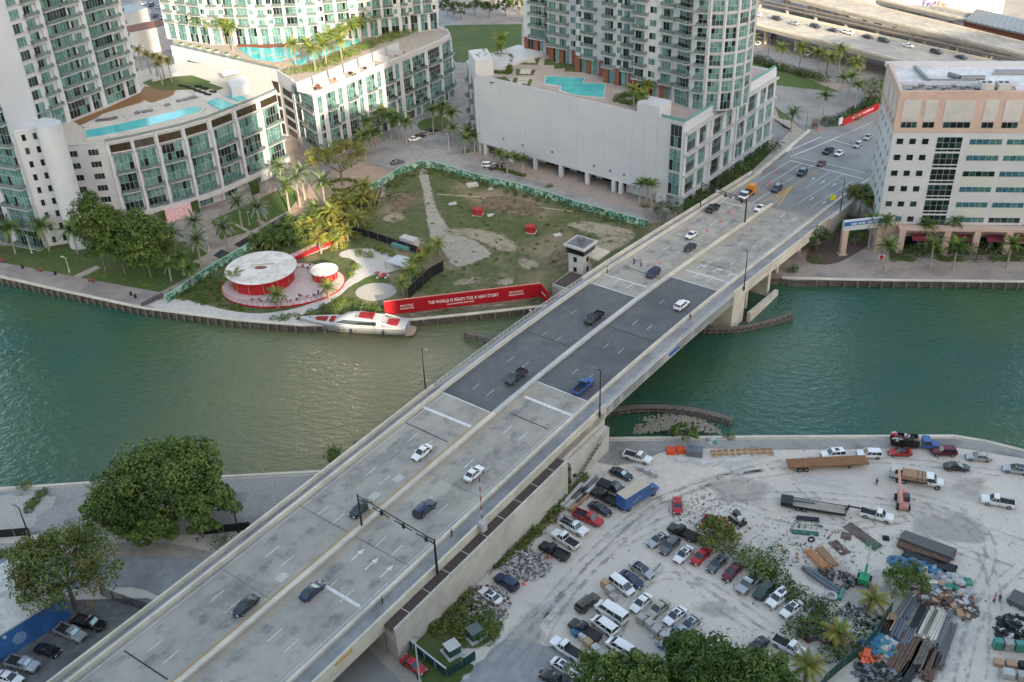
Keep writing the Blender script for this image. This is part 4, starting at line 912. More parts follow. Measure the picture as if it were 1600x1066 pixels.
def trunk_mesh(h, r, spread, seed, limbs=7):
    rr = random.Random(seed); b = MB(); top = Vector((0, 0, h*.45)); b.tube((0, 0, -.3), top, r, r*.7, 9)
    for i in range(limbs):
        a = 6.28*i/limbs+rr.uniform(-.3, .3); q = top+Vector((math.cos(a)*spread*.35, math.sin(a)*spread*.35, h*.22)); e = q+Vector((math.cos(a+.2)*spread*.4, math.sin(a+.2)*spread*.4, h*.22))
        b.tube(top-Vector((0, 0, .2)), q, r*.5, r*.32, 6); b.tube(q, e, r*.32, r*.1, 5)
        e2 = q+Vector((math.cos(a-.9)*spread*.25, math.sin(a-.9)*spread*.25, h*.2)); b.tube(q, e2, r*.25, r*.08, 5)
    return b.mesh('trunk', m_bark)
def tree(name, label, pos, h, r, mix, nclump=40, nleaf=60, size=.5, seed=1, trunk=.3, group=None, cat='tree', cz=None):
    t = thing(name, label, cat, pos, 0, group)
    put('trunk', trunk_mesh(h*.72, trunk, r[0], seed), t); cz = h-r[2]*.85 if cz is None else cz
    put('crown', crown_mesh('crown', r, nclump, nleaf, size, mix, seed), t, (0, 0, cz)); return t
# palms
def frond(b, base, az, el, L, droop, nl, ll, m, rr, stiff=0, w=.09):
    pts = []; p = Vector(base); e = el; n = 8
    for i in range(n+1):
        pts.append(p.copy()); e -= droop/n*(.5+i/n); d = Vector((math.cos(az)*math.cos(e), math.sin(az)*math.cos(e), math.sin(e))); p = p+d*L/n
    side = Vector((-math.sin(az), math.cos(az), 0))
    for i in range(nl):
        t = (i+.6)/nl*n; k = min(int(t), n-1); q = pts[k].lerp(pts[k+1], t-k); d = (pts[k+1]-pts[k]).normalized()
        l = ll*math.sin(math.pi*min(1, .18+.85*(i+1)/nl))*rr.uniform(.85, 1.1)+.12
        for sg in (-1, 1):
            o = (side*sg*(.85)+d*.6+Vector((0, 0, (.25 if stiff else -.35)+rr.uniform(-.2, .1)))).normalized()
            b.add([q-d*w, q+d*w, q+o*l], [(0, 1, 2)], m)
    for i in range(n): b.add([pts[i]+side*.05, pts[i]-side*.05, pts[i+1]-side*.04, pts[i+1]+side*.04], [(0, 1, 2, 3)], m)
def palm_crown(kind, seed):
    rr = random.Random(seed); b = MB()
    if kind == 'coconut': N, L, ll, mats = 20, 3.6, .95, (1, 2, 2, 5)
    elif kind == 'coconut_dark': N, L, ll, mats = 19, 3.6, .95, (0, 1, 1, 2)
    elif kind == 'date': N, L, ll, mats = 34, 3.4, .6, (1, 4, 4, 0)
    elif kind == 'royal': N, L, ll, mats = 15, 3.2, .85, (0, 1, 1, 2)
    elif kind == 'yellow': N, L, ll, mats = 18, 3.0, .85, (2, 5, 5, 3)
    else: N, L, ll, mats = 30, 1.7, .9, (1, 4, 3)
    for i in range(N):
        az = i*2.399+rr.uniform(-.2, .2); f = i/N
        el = math.radians(75-f*(95 if kind != 'royal' else 70)+rr.uniform(-8, 8)); dr = math.radians((75 if kind != 'date' else 55)+rr.uniform(-10, 15))
        frond(b, (0, 0, 0), az, el, L*rr.uniform(.85, 1.1), dr, 17 if kind != 'date' else 18, ll, rr.choice(mats), rr, kind == 'date', .1)
    if kind == 'royal': b.tube((0, 0, -1.3), (0, 0, 0), .17, .12, 7, 1)
    if kind == 'date': b.ellip((0, 0, -.35), (.45, .45, .6), 8, 5, 3)
    return b.mesh('crown', leafm)
def palm_trunk(kind, seed):
    rr = random.Random(seed); b = MB(); n = 6; lean = rr.uniform(.0, .06) if kind.startswith('coc') or kind == 'yellow' else .005; r0 = .2 if kind != 'date' else .28
    pts = [Vector((lean*8*(1-(i/n))**2*-1, 0, i/n)) for i in range(n+1)]
    for i in range(n): b.tube(pts[i], pts[i+1], r0*(1.35-.5*i/n), r0*(1.35-.5*(i+1)/n), 7, cap=False)
    return b.mesh('trunk', m_pbark)
PC = {}
def palm(pos, h, kind, label, group=None, sc=1.0, cat='palm tree'):
    v = R.randrange(3)
    if (kind, v) not in PC: PC[(kind, v)] = (palm_crown(kind, v*13+len(kind)), palm_trunk(kind, v+5))
    c, tr = PC[(kind, v)]
    t = thing('palm_tree', label, cat, pos, R.uniform(0, 6.28), group)
    o = put('trunk', tr, t); o.scale = (1, 1, h); o = put('crown', c, t, (0, 0, h)); k = sc*R.uniform(.9, 1.1); o.scale = (k, k, k); return t
def palms(row, pts, h, kind, z=G, sc=1.0, K=1.3, group=None, what='palm'):
    n = len(pts)
    for i, p in enumerate(pts):
        q = at(p[0], p[1], z+h); q.z = z
        lab = '%s %s %s' % (ORD[i], what, row) if n > 1 else '%s %s' % (what, row)
        palm(q, h*R.uniform(.96, 1.04), kind, lab, group or ('palms '+row), sc*K)
def bushmesh(r, n, size, mix, seed):
    rr = random.Random(seed); b = MB(); k = max(3, int(n/60))
    for i in range(k):
        a = rr.uniform(0, 6.28); q = rr.uniform(0, .55)
        leafball(b, (r[0]*q*math.cos(a), r[1]*q*math.sin(a), r[2]*rr.uniform(.25, .6)), (r[0]*.5, r[1]*.5, r[2]*.45), int(n/k), size, rr.choices(mix, k=2), rr)
    return b.mesh('foliage', leafm)
BM = {}
def bush(pos, label, r=1.2, h=1.3, mix=(0, 1, 1, 2), group=None, n=220, size=.32, name='shrub', cat='shrub'):
    key = (tuple(mix), n, size, R.randrange(3))
    if key not in BM: BM[key] = bushmesh((1, 1, 1), n, size/max(r, .6), list(mix), len(BM))
    o = put(name, BM[key], None, (pos[0], pos[1], pos[2]-.1), R.uniform(0, 6.28)); o.scale = (r, r, h); tag(o, label, cat, group); return o
def hedge(label, pix, w=1.6, h=1.5, mix=(0, 1, 1), z=G, size=.38, dens=34, name='hedge', world=None):
    rr = random.Random(len(label)*7+int(pix[0][0] if pix else 0)); b = MB(); pts = world or [at(*p, z) for p in pix]
    L0 = pts[0].copy(); pts = [p-L0 for p in pts]
    for a, c in zip(pts, pts[1:]):
        L = (c-a).length; n = max(2, int(L/(w*.33)))
        for i in range(n):
            p = a.lerp(c, (i+rr.random())/n)+Vector((rr.uniform(-.25, .25)*w, rr.uniform(-.25, .25)*w, 0)); hh = h*rr.uniform(.7, 1.15)
            leafball(b, (p.x, p.y, p.z+hh*.45), (w*.55, w*.55, hh*.55), int(dens*w), size, rr.choices(mix, k=2), rr)
    o = b.build(name, leafm, None, None, L0); tag(o, label, 'hedge'); return o

# ---- trees, north bank
tree('broadleaf_tree', 'tall narrow dark tree nearest the stair drum, leftmost of three by the promenade', at(166, 425), 24, (6.2, 6.2, 10.5), [0, 0, 1, 1, 2], 110, 95, .6, 11, .3, cz=13)
tree('broadleaf_tree', 'middle one of three tall narrow trees by the promenade', at(196, 428), 22, (5.6, 5.6, 9.8), [0, 1, 1, 2], 100, 95, .6, 12, .28, cz=12)
tree('broadleaf_tree', 'rightmost and fullest of three tall trees by the promenade', at(236, 432), 20.5, (7.4, 7, 9), [0, 1, 1, 1, 2], 120, 95, .6, 13, .3, cz=10.8)
tree('spreading_tree', 'wide sparse olive-coloured tree rising from a round hedge in the brown court', at(535, 290), 14.5, (10.5, 9, 5.2), [2, 3, 3, 5], 110, 60, .45, 14, .35)
o = hedge('round clipped hedge ring around the spreading tree in the court', [], 1.3, .8, (1, 2, 2), world=[at(535, 290)+Vector((math.cos(a*.7)*4.5, math.sin(a*.7)*4.5, 0)) for a in range(10)])
palms('in front of the left tower by the lawn', [(12, 357), (64, 353), (111, 358), (-30, 360)], 8, 'coconut_dark')
palms('of the grey-green date palms beside the dark basins', [(267, 366), (303, 348), (306, 376), (348, 353), (371, 316), (402, 326)], 8, 'date', sc=.95, what='date palm')
palms('of the leafy palms left of the green garden fence', [(262, 412), (282, 402), (255, 385), (294, 420), (245, 372)], 5.5, 'coconut_dark', sc=.8)
palms('of the tall date palms standing in the brown court', [(436, 262), (462, 280), (503, 284), (446, 290), (470, 270)], 9, 'date', sc=1.0, what='date palm')
palms('along the sunlit podium by the road', [(574, 190), (567, 212), (596, 175), (608, 180), (620, 184), (634, 190), (675, 172), (690, 168), (705, 176), (584, 205)], 9, 'coconut_dark', sc=1.0)
palms('in white pots on the sunlit roof terrace, left side', [(277, 22), (291, 26), (305, 30), (327, 33), (346, 36), (359, 43)], 8.5, 'coconut', z=ZM, sc=.95)
palms('of the dense grove by the roof hedge of the sunlit building', [(458, 70), (478, 67), (500, 60), (517, 52), (533, 49), (548, 41), (560, 36), (578, 24), (590, 22), (604, 18), (618, 14), (506, 70), (488, 78), (530, 62)], 7.5, 'coconut', z=ZM, sc=.95)
palms('at the far right corner of the sunlit roof', [(646, 6), (660, 10), (652, 14), (640, 16)], 7.5, 'coconut', z=ZM, sc=.9)
palms('of the yellow-green clump between left tower and sunlit building', [(215, 78), (228, 84), (240, 88), (250, 92), (262, 96), (246, 100)], 7, 'yellow', z=ZC, sc=.6)
for i, (x, y) in enumerate(((284, 74), (298, 77), (312, 80), (326, 83), (339, 86), (355, 90), (371, 95))):
    p = at(x, y, ZM); t = thing('planter_pot', '%s white pot from the left along the glass edge of the sunlit roof' % ORD[i], 'planter', p, 0, 'white pots on the sunlit roof')
    b = MB(); b.tube((0, 0, 0), (0, 0, 1.5), .8, 1.15, 14); b.build('pot', m_white, t, 40); b = MB(); b.ellip((0, 0, 1.5), (1, 1, .35), 10, 5, 1, .1); b.build('ground_cover', leafm, t)
hedge('long bright green hedge along the roof garden of the sunlit building', [(458, 112), (490, 110), (520, 96), (555, 80), (600, 63), (640, 50), (670, 40)], 6.0, 2.0, (1, 2, 2), z=ZM, size=.45, dens=34)
palms('beside the round road island', [(731, 205), (740, 212), (708, 200), (726, 216)], 6, 'coconut_dark', sc=.75)
palms('of the four in the planter before the blank wall', [(780, 240), (792, 246), (805, 246), (817, 249)], 5.5, 'royal', sc=.75)
palms('of the pair near the right end of the blank wall', [(1000, 287), (1011, 284), (1019, 290)], 7, 'royal', sc=.7)
hedge('low hedge at the foot of the four palms before the blank wall', [(776, 264), (820, 276)], 1.6, .9, (0, 1, 1))
for i, (x, y) in enumerate(((728, 238), (1008, 322), (855, 292))): bush(at(x, y), 'clipped shrub %s' % ('beside the left stair block of the blank wall', 'under the pair of palms at the blank wall', 'in the lobby recess under the blank wall')[i], 2, 1.2)
palms('at the left end of the white podium pool deck', [(760, 84), (781, 72), (752, 92)], 4.5, 'coconut', z=ZD, sc=.7)
palms('beside the stair head of the pool deck', [(990, 140), (1011, 132), (1004, 150)], 5, 'coconut', z=ZD, sc=.7)
hedge('dark green hedge square around the deck palms of the white podium', [(962, 158), (985, 164), (1002, 158), (985, 150), (962, 156)], 2, 1.6, (0, 1, 1), z=ZD)
hedge('brown-edged hedge at the left end of the pool deck', [(757, 112), (795, 116), (800, 90), (770, 88)], 1.6, 1.2, (0, 1, 1), z=ZD)
hedge('long dark hedge between the teal loft fronts and the bridge ramp', [(1072, 338), (1104, 312), (1135, 288), (1168, 262), (1206, 234)], 6.0, 4.0, (0, 0, 1), size=.5, dens=44)
tree('broadleaf_tree', 'grey-green bushy tree at the corner of the blank wall and the bridge', at(1040, 345), 6, (4.6, 4, 3), [4, 4, 0, 1], 30, 60, .4, 21, .2)
# park beyond the crossing
palms('in the strip before the raised highway', [(1174, 58), (1222, 75), (1253, 75), (1280, 84), (1299, 90), (1314, 78), (1337, 99)], 9, 'coconut', sc=1.0)
palms('of the tall royal palms in the corner park', [(1318, 122), (1341, 134), (1290, 149), (1331, 118)], 10, 'royal', sc=.95)
palms('standing alone by the park corner kerb', [(1239, 178)], 7, 'date', sc=.9, what='date palm')
tree('silver_tree', 'pale silvery palm-like tree beside the office block in the park', at(1358, 165), 9, (5, 5, 4.5), [4, 4, 4], 26, 60, .5, 22)
hedge('dark hedge along the far side of the corner park', [(1165, 92), (1230, 112), (1290, 128)], 4, 3, (0, 0, 1), size=.5)
hedge('dense shrubs along the near side of the corner park', [(1290, 196), (1330, 185), (1365, 160), (1370, 130)], 5, 3, (0, 0, 1), size=.5)
for i, (x, y) in enumerate(((720, 30), (742, 24), (765, 28), (790, 26), (812, 24), (700, 26))):
    tree('park_tree', '%s dark tree from the left in the gap between the two white towers' % ORD[i], at(x, y), 8, (5.5, 5.5, 3.6), [0, 0, 1], 24, 55, .6, 30+i, .2, 'dark trees between the white towers')
palms('on the terrace edge between the white towers', [(783, 62)], 5, 'coconut', z=ZD)
# office frontage
palms('of the two bushy fan palms at the office corner', [(1336, 302), (1359, 312), (1348, 298)], 8.5, 'fan', sc=1.5, what='fan palm')
palms('in front of the pink office arcade', [(1437, 337), (1470, 340), (1491, 346), (1452, 350), (1572, 326), (1594, 342)], 8, 'coconut_dark', sc=.8)
palms('of the slender palms by the blue gateway sign', [(1363, 343), (1386, 347)], 9, 'coconut_dark', sc=.75)
palms('of the white-trunked royal palms on the river walk', [(1388, 384), (1460, 381), (1497, 384), (1582, 381)], 7, 'royal', sc=.95, what='royal palm')
tree('broadleaf_tree', 'round grey-green tree beside the bridge wall and the blue gateway sign', at(1275, 392), 6.5, (5, 4.6, 3.4), [0, 4, 1], 34, 60, .4, 41, .2)
tree('broadleaf_tree', 'dark tree behind the pillar of the blue gateway sign', at(1335, 385), 5.5, (4.5, 3.5, 2.8), [0, 0, 1], 26, 60, .4, 42, .2)
hedge('big rounded dark hedge below the office arcade', [(1500, 398), (1530, 398), (1565, 398)], 8, 4.4, (0, 0, 1), size=.42, dens=34)
hedge('dark shrubbery under the palms of the pink arcade', [(1395, 396), (1440, 397), (1485, 398)], 5, 2.6, (0, 1, 1))
hedge('dark shrubbery at the right end of the pink arcade', [(1575, 399), (1640, 400)], 5, 2.6, (0, 1, 1))
for i, (a, c) in enumerate(((1392, 1430), (1465, 1505), (1550, 1600))):
    hedge('%s low clipped hedge from the left along the office river walk' % ORD[i], [(a, 406), (c, 407)], 2.2, 1.0, (0, 1, 1))
bush(at(1272, 408), 'bright green shrub bed left of the gateway sign', 3.2, 1.2, (1, 2, 2), n=500)
bush(at(1240, 425), 'small palm-like bush on the walk end by the bridge', 2.2, 2.4, (1, 1, 0), n=300)
hedge('dark shrubs running up beside the bridge wall to the office corner', [(1300, 358), (1322, 345), (1338, 352)], 3, 2.4, (0, 0, 1))
# ---- tropical garden by the pavilion
rr_ = random.Random(5)
def inpoly(p, poly):
    c = False; j = len(poly)-1
    for i in range(len(poly)):
        if (poly[i][1] > p[1]) != (poly[j][1] > p[1]) and p[0] < (poly[j][0]-poly[i][0])*(p[1]-poly[i][1])/(poly[j][1]-poly[i][1])+poly[i][0]: c = not c
        j = i
    return c
def scatter(poly, n, mind, seed):
    rr = random.Random(seed); xs = [p[0] for p in poly]; ys = [p[1] for p in poly]; out = []
    for _ in range(n*30):
        p = (rr.uniform(min(xs), max(xs)), rr.uniform(min(ys), max(ys)))
        if inpoly(p, poly) and all(abs(p[0]-q[0])+1.6*abs(p[1]-q[1]) > mind for q in out): out.append(p)
        if len(out) >= n: break
    return out
def massof(name, lst):
    rr = random.Random(len(name)); b = MB()
    for p, r, h, mix, n in lst:
        for _ in range(3): leafball(b, (p.x+rr.uniform(-.4, .4)*r, p.y+rr.uniform(-.4, .4)*r, p.z+h*.3), (r*.6, r*.6, h*.7), n//3, .34, rr.choices(mix, k=2), rr)
    stuff(b.build(name, leafm))
GA = [(385, 393), (450, 355), (500, 330), (520, 345), (480, 375), (430, 395)]
GB_ = [(480, 348), (520, 325), (565, 305), (588, 320), (570, 350), (545, 385), (500, 395), (470, 380)]
for i, p in enumerate(scatter(GA, 30, 9, 1)):
    palm(at(*p), R.uniform(1.8, 3), 'coconut_dark', 'small young palm in the dark thicket behind the white round roof', 'young palms in the thicket behind the round roof', .85)
for i, p in enumerate(scatter(GB_, 34, 8.5, 2)):
    palm(at(*p), R.uniform(1.8, 4), 'yellow', 'yellow-green palm in the sunlit thicket of the garden', 'yellow-green palms of the sunlit thicket', 1.0)
mass = []
for i, p in enumerate(scatter([(380, 400), (450, 362), (520, 335), (585, 320), (600, 345), (560, 385), (480, 398), (400, 402)], 40, 9, 3)):
    mass.append((at(*p), R.uniform(1.3, 2.2), R.uniform(1.3, 2.2), (0, 1, 1) if p[0] < 470 else (1, 2, 5), 150))
massof('garden_undergrowth', mass)
palms('of the tall yellow palms at the sunlit garden corner', [(563, 308), (569, 290), (557, 340), (518, 330), (540, 318), (497, 372)], 5, 'yellow', sc=1.0)
palms('of the young palms planted along the white garden path', [(365, 432), (431, 460), (512, 448), (640, 424), (628, 441), (684, 380), (668, 392), (655, 405), (645, 410)], 4, 'coconut', sc=.75)
for i, (x, y) in enumerate(((538, 388), (563, 398), (578, 402), (548, 432), (556, 420), (532, 380), (590, 392), (600, 396), (612, 400))):
    bush(at(x, y), '%s round shrub along the white garden plaza' % ORD[i], 1.9, 2.2, (2, 5, 5) if i in (0, 5, 2) else (1, 2, 2), 'round shrubs on the garden plaza', n=300)
mass = []
for i, p in enumerate(scatter([(262, 460), (330, 430), (345, 445), (350, 475), (395, 488), (340, 480), (275, 470)], 60, 6, 4)+scatter([(415, 500), (470, 492), (530, 468), (560, 470), (590, 478), (600, 492), (540, 500), (470, 500)], 60, 6, 6)):
    mass.append((at(*p), R.uniform(1, 2.0), R.uniform(.5, 1.2), (0, 1, 2), 110))
massof('low_planting', mass)
for i, (x, y) in enumerate(((154, 425), (166, 432), (194, 436), (227, 446))):
    bush(at(x, y), '%s bed of yellow flowers from the left under the promenade trees' % ORD[i], 1.5, .45, (5, 5, 2), 'yellow flower beds', n=140, name='flower_bed', cat='flower bed')
# ---- south bank
bt_ = tree('banyan_tree', 'huge dark green banyan by the near riverbank, largest tree of the scene', at(268, 812), 19, (11, 9, 8), [0, 1, 1, 2, 2], 150, 170, .55, 51, .8, cz=8.6)
for dx, dy, dz, r_, sd in ((-8.5, -2.5, 5.2, (7, 6, 4.8), 81), (8, -3.5, 5.5, (6.5, 6.5, 5), 82), (3.5, 4, 10.5, (7, 6, 5), 83), (-1, -7, 4.6, (6, 4.5, 3.8), 84)):
    put('foliage_lobe', crown_mesh('foliage_lobe', r_, 55, 150, .55, [0, 1, 1, 2, 2], sd), bt_, (dx, dy, dz))
tree('broadleaf_tree', 'smaller dark tree growing against the near side of the huge banyan', at(200, 838), 9.5, (6.2, 5, 4.4), [0, 1, 1], 50, 80, .5, 52, .35)
tree('broadleaf_tree', 'olive-tinged round tree beside the blue wall and the curved road', at(119, 950), 17, (9.6, 8.5, 7), [1, 3, 3, 2, 0], 120, 120, .44, 53, .45, cz=9.6)
palms('poking out of the near banyan foliage', [(152, 772), (306, 798)], 6.5, 'coconut', sc=.7)
bush(at(38, 762), 'small bright bush on the near seawall at the far left', 1.8, 2.2, (1, 2, 2))
hedge('strip of low green bushes across the near gravel on the left', [(44, 800), (60, 778), (75, 768)], 2, 1, (0, 1, 2))
hedge('clipped hedge along the curved road at the left edge', [(-30, 872), (0, 870), (45, 866)], 2.4, 1.4, (1, 1, 2))
bush(at(522, 722, 1.6), 'round bright bush at the water edge left of the bridge', 2.6, 4.0, (1, 1, 2), n=600, size=.4)
bush(at(345, 850), 'pale green bush below the bridge beside the fenced gravel yard', 3, 1.8, (1, 2, 2), n=400)
tree('mangrove_bush', 'small leafy tree overhanging the rip-rap on the yard quay', at(1066, 688), 4.2, (3.6, 3, 2), [1, 2, 0], 24, 60, .4, 54, .15)
bush(at(1138, 683), 'low bright bush on the yard seawall', 1.6, 1.4, (1, 2, 2))
tree('sparse_tree', 'thin sparse sapling leaning at the stair end of the bridge wall', at(886, 765), 5.5, (3, 3, 2.4), [0, 0, 1], 9, 45, .4, 55, .1)
big = [((945, 1078), 8, (6, 6, 4), [1, 1, 2, 0]), ((1008, 1084), 9, (5.8, 6, 4.4), [0, 1, 2, 1]), ((1090, 1060), 10, (6.4, 6, 5), [0, 1, 1]), ((1152, 1068), 8.5, (6.2, 6.2, 4.4), [0, 1, 2]), ((1190, 1075), 8, (6, 6, 4), [1, 1, 2]), ((1070, 1012), 5.5, (3.6, 3.4, 2.4), [0, 1])]
for i, (p, h, r, mix) in enumerate(big):
    tree('broadleaf_tree', '%s big dark tree from the left along the bottom edge below the parked cars' % ORD[i] if i < 5 else 'small rounded dark tree behind the bottom row, next to the silver sedan', at(p[0], p[1]+24), h, r, mix, 80, 90, .5, 60+i, .4)
hd = [((1098, 832), (1118, 850), (1138, 868)), ((1138, 868), (1165, 885), (1190, 900)), ((1215, 868), (1205, 885), (1195, 900)), ((1190, 900), (1225, 925), (1262, 945)), ((1262, 945), (1288, 962), (1280, 978)), ((1280, 978), (1250, 990), (1238, 992))]
for i, pl in enumerate(hd):
    hedge('%s stretch of the wild hedge dividing parked cars from the rubble yard' % ORD[i], pl, 4.8 if i < 2 else 4.0, 3.4 if i < 2 else 2.6, (1, 2, 2, 0) if i < 2 else (0, 1, 1), size=.42, dens=44)
tree('broadleaf_tree', 'bright bushy tree with a brown patch beside the red pickup in the yard', at(1115, 850), 5, (5, 4, 3), [1, 2, 2, 3], 34, 70, .4, 71, .2)
tree('broadleaf_tree', 'bright round tree beside the blue netting and pipe stacks', at(1410, 925), 5.5, (4.2, 4, 3.2), [1, 1, 2], 36, 70, .4, 72, .25)
palms('of the short yellowing palms at the dark fence of the yard', [(1262, 1040), (1366, 936), (1309, 988)], 3.6, 'yellow', sc=.85)
hedge('dark shrubs beside the green screen fence at the bottom right', [(1290, 1035), (1315, 1020), (1340, 1005), (1352, 985)], 3.4, 1.8, (0, 1, 1))
mass = []
for i, p in enumerate(scatter([(620, 965), (735, 870), (870, 770), (905, 760), (850, 830), (790, 880), (735, 905), (740, 940), (780, 965), (770, 1000), (720, 1005)], 330, 4, 8)):
    mass.append((at(*p), R.uniform(.8, 1.9), R.uniform(.5, 1.6), R.choice(((0, 1, 2), (1, 2, 3), (2, 3, 3))), 90))
massof('scrub_weeds', mass)
mass = []
for i, p in enumerate(scatter([(590, 300), (650, 280), (980, 350), (1000, 380), (900, 400), (760, 460), (620, 460)], 90, 12, 9)):
    mass.append((at(*p), R.uniform(.4, 1.3), R.uniform(.2, .6), (0, 1, 3), 60))
massof('weed_tufts', mass)
# ------------------------------------------------------------------ vehicles
def paint(name, c, rough=.3, metal=.0): return M('paint_'+name, c, rough=rough, metal=metal, spec=.7)
PT = dict(white=paint('white', (.78, .78, .77)), black=paint('black', (.012, .013, .016), .22), dark=paint('dark', (.03, .035, .042), .25), grey=paint('grey', (.13, .14, .15), .3, .3), silver=paint('silver', (.42, .43, .44), .3, .4),
          red=paint('red', (.42, .015, .02)), maroon=paint('maroon', (.13, .012, .025)), blue=paint('blue', (.03, .1, .3)), navy=paint('navy', (.02, .035, .085)), beige=paint('beige', (.4, .36, .29), .35, .2), green=paint('green', (.03, .055, .04)), brown=paint('brown', (.06, .05, .042)), orange=paint('orange', (.65, .25, .02)), yellow=paint('yellow', (.6, .4, .05)))
m_cg = M('car_glass', (.02, .028, .032), rough=.04, spec=1.0); m_tyre = M('tyre', (.02, .02, .021), rough=.85); m_rim = M('wheel_rim', (.4, .4, .41), rough=.35, metal=.7)
m_hl = M('headlight_lens', (.75, .76, .78), rough=.15); m_tl = M('taillight_lens', (.3, .01, .01), rough=.25); m_bed = M('truck_bed_liner', (.03, .03, .032), rough=.8); m_shade = M('sunshade_foil', (.45, .62, .66), rough=.35, metal=.3)
def ring(x, w, zb, zt, tum=.9, sh=.1):
    zm = zb+(zt-zb)*.45
    return [(x, -w*.9, zb), (x, -w, zb+.14), (x, -w, zm), (x, -w*.965, zt-sh), (x, -w*tum, zt), (x, w*tum, zt), (x, w*.965, zt-sh), (x, w, zm), (x, w, zb+.14), (x, w*.9, zb)]
CARS = {}
def carparts(kind):
    if kind in CARS: return CARS[kind]
    body = MB(); gl = MB(); ex = MB()
    P = dict(sedan=(4.75, .91, .95, 1.43, .32), coupe=(4.5, .93, .9, 1.3, .33), suv=(4.8, .96, 1.12, 1.74, .38), wagon=(4.9, .93, 1.0, 1.55, .34), van=(5.0, .98, 1.15, 1.85, .36), pickup=(5.85, 1.0, 1.2, 1.92, .42), bigvan=(6.1, 1.03, 1.35, 2.3, .4), jeep=(4.4, .93, 1.15, 1.8, .42))[kind]
    L, w, zb, zt, wr = P; h = L/2; lo = .24 if kind in ('sedan', 'coupe', 'wagon') else .36
    if kind in ('sedan', 'coupe'):
        secs = [(-h, w*.72, lo+.22, zb-.18), (-h+.06, w*.84, lo+.08, zb-.04), (-h+.5, w*.95, lo, zb+.02), (-h*.3, w, lo-.02, zb), (h*.35, w, lo-.02, zb-.03), (h-.75, w*.98, lo, zb-.12), (h-.2, w*.88, lo+.06, zb-.26), (h-.02, w*.7, lo+.15, zb-.42)]
        base = (-h+.55, h*.42); top = (-h*.42, h*.02)
    elif kind == 'wagon':
        secs = [(-h, w*.8, lo+.2, zb-.05), (-h+.06, w*.9, lo+.05, zb+.02), (-h*.3, w, lo, zb), (h*.35, w, lo, zb-.03), (h-.75, w*.98, lo, zb-.1), (h-.2, w*.88, lo+.06, zb-.25), (h-.02, w*.7, lo+.15, zb-.42)]; base = (-h+.15, h*.42); top = (-h+.6, h*.05)
    elif kind in ('suv', 'jeep'):
        secs = [(-h, w*.85, lo+.15, zb-.05), (-h+.06, w*.94, lo+.03, zb), (-h*.3, w, lo, zb), (h*.35, w, lo, zb-.02), (h-.6, w*.98, lo, zb-.08), (h-.12, w*.9, lo+.06, zb-.2), (h-.02, w*.8, lo+.15, zb-.35)]; base = (-h+.1, h*.45); top = (-h+.4, h*.12)
    elif kind == 'van':
        secs = [(-h, w*.88, lo+.15, zb-.05), (-h+.06, w*.96, lo+.03, zb), (-h*.3, w, lo, zb), (h*.45, w, lo, zb-.02), (h-.5, w*.96, lo, zb-.15), (h-.06, w*.82, lo+.1, zb-.42)]; base = (-h+.08, h*.66); top = (-h+.25, h*.3)
    elif kind == 'bigvan':
        secs = [(-h, w*.92, lo+.15, zb), (-h+.06, w*.97, lo+.03, zb), (0, w, lo, zb), (h*.55, w, lo, zb-.05), (h-.5, w*.96, lo, zb-.22), (h-.06, w*.86, lo+.1, zb-.5)]; base = (-h+.05, h*.72); top = (-h+.12, h*.45)
    else:
        secs = [(-h*.02, w*.99, lo, zb-.02), (h*.35, w, lo, zb-.02), (h-.6, w*.99, lo, zb-.06), (h-.1, w*.93, lo+.06, zb-.14), (h-.01, w*.84, lo+.15, zb-.35)]; base = (-h*.06, h*.5); top = (h*.0, h*.28)
    body.loft([ring(x, ww, a, c) for x, ww, a, c in secs], 0)
    if kind == 'pickup':
        body.box((-h*.53, 0, lo+.1), (h*.94, w*1.9, .35), 0, 0)
        for sy in (-1, 1): body.box((-h*.53, sy*(w-.05), lo+.1), (h*.94, .1, zb-lo-.16), 0, 0)
        body.box((-h+.06, 0, lo+.1), (.1, w*2, zb-lo-.16), 0, 0); ex.box((-h*.53, 0, lo+.46), (h*.9, w*1.8, .02), 0, 0)
    wt = w*(.74 if kind in ('sedan', 'coupe', 'wagon') else .8 if kind != 'bigvan' else .86); wb_ = w*.93; zg = zb-.05
    (b0, b1), (t0, t1) = base, top
    vs = [(b0, -wb_, zg), (b1, -wb_*.95, zg), (b1, wb_*.95, zg), (b0, wb_, zg), (t0, -wt, zt-.04), (t1, -wt, zt-.04), (t1, wt, zt-.04), (t0, wt, zt-.04)]
    gl.add(vs, [(0, 1, 5, 4), (1, 2, 6, 5), (2, 3, 7, 6), (3, 0, 4, 7), (4, 5, 6, 7)], 0)
    # roof and pillars
    e = .06
    body.loft([[(t0-e, -wt*.94, zt-.045), (t0-e, wt*.94, zt-.045), (t0, wt*.8, zt), (t0, -wt*.8, zt)], [((t0+t1)/2, -wt-.03, zt-.045), ((t0+t1)/2, wt+.03, zt-.045), ((t0+t1)/2, wt*.85, zt+.03), ((t0+t1)/2, -wt*.85, zt+.03)], [(t1+e, -wt*.96, zt-.045), (t1+e, wt*.96, zt-.045), (t1, wt*.8, zt), (t1, -wt*.8, zt)]], 0)
    for sy in (-1, 1):
        for (xa, xb) in ((b0, t0), (b1, t1)): body.tube((xa, sy*wb_*.97, zg), (xb, sy*(wt-.02), zt-.03), .055, .045, 5)
        if kind not in ('coupe',):
            for f in ((.5,) if kind in ('sedan', 'pickup') else (.36, .68)):
                xa = b0+(b1-b0)*f; xb = t0+(t1-t0)*f; body.tube((xa, sy*wb_*.99, zg), (xb, sy*(wt+.005), zt-.03), .06, .05, 4)
        mx_ = b1-.35; body.box((mx_, sy*(w+.1), zb-.02), (.18, .2, .13), 0, 0)
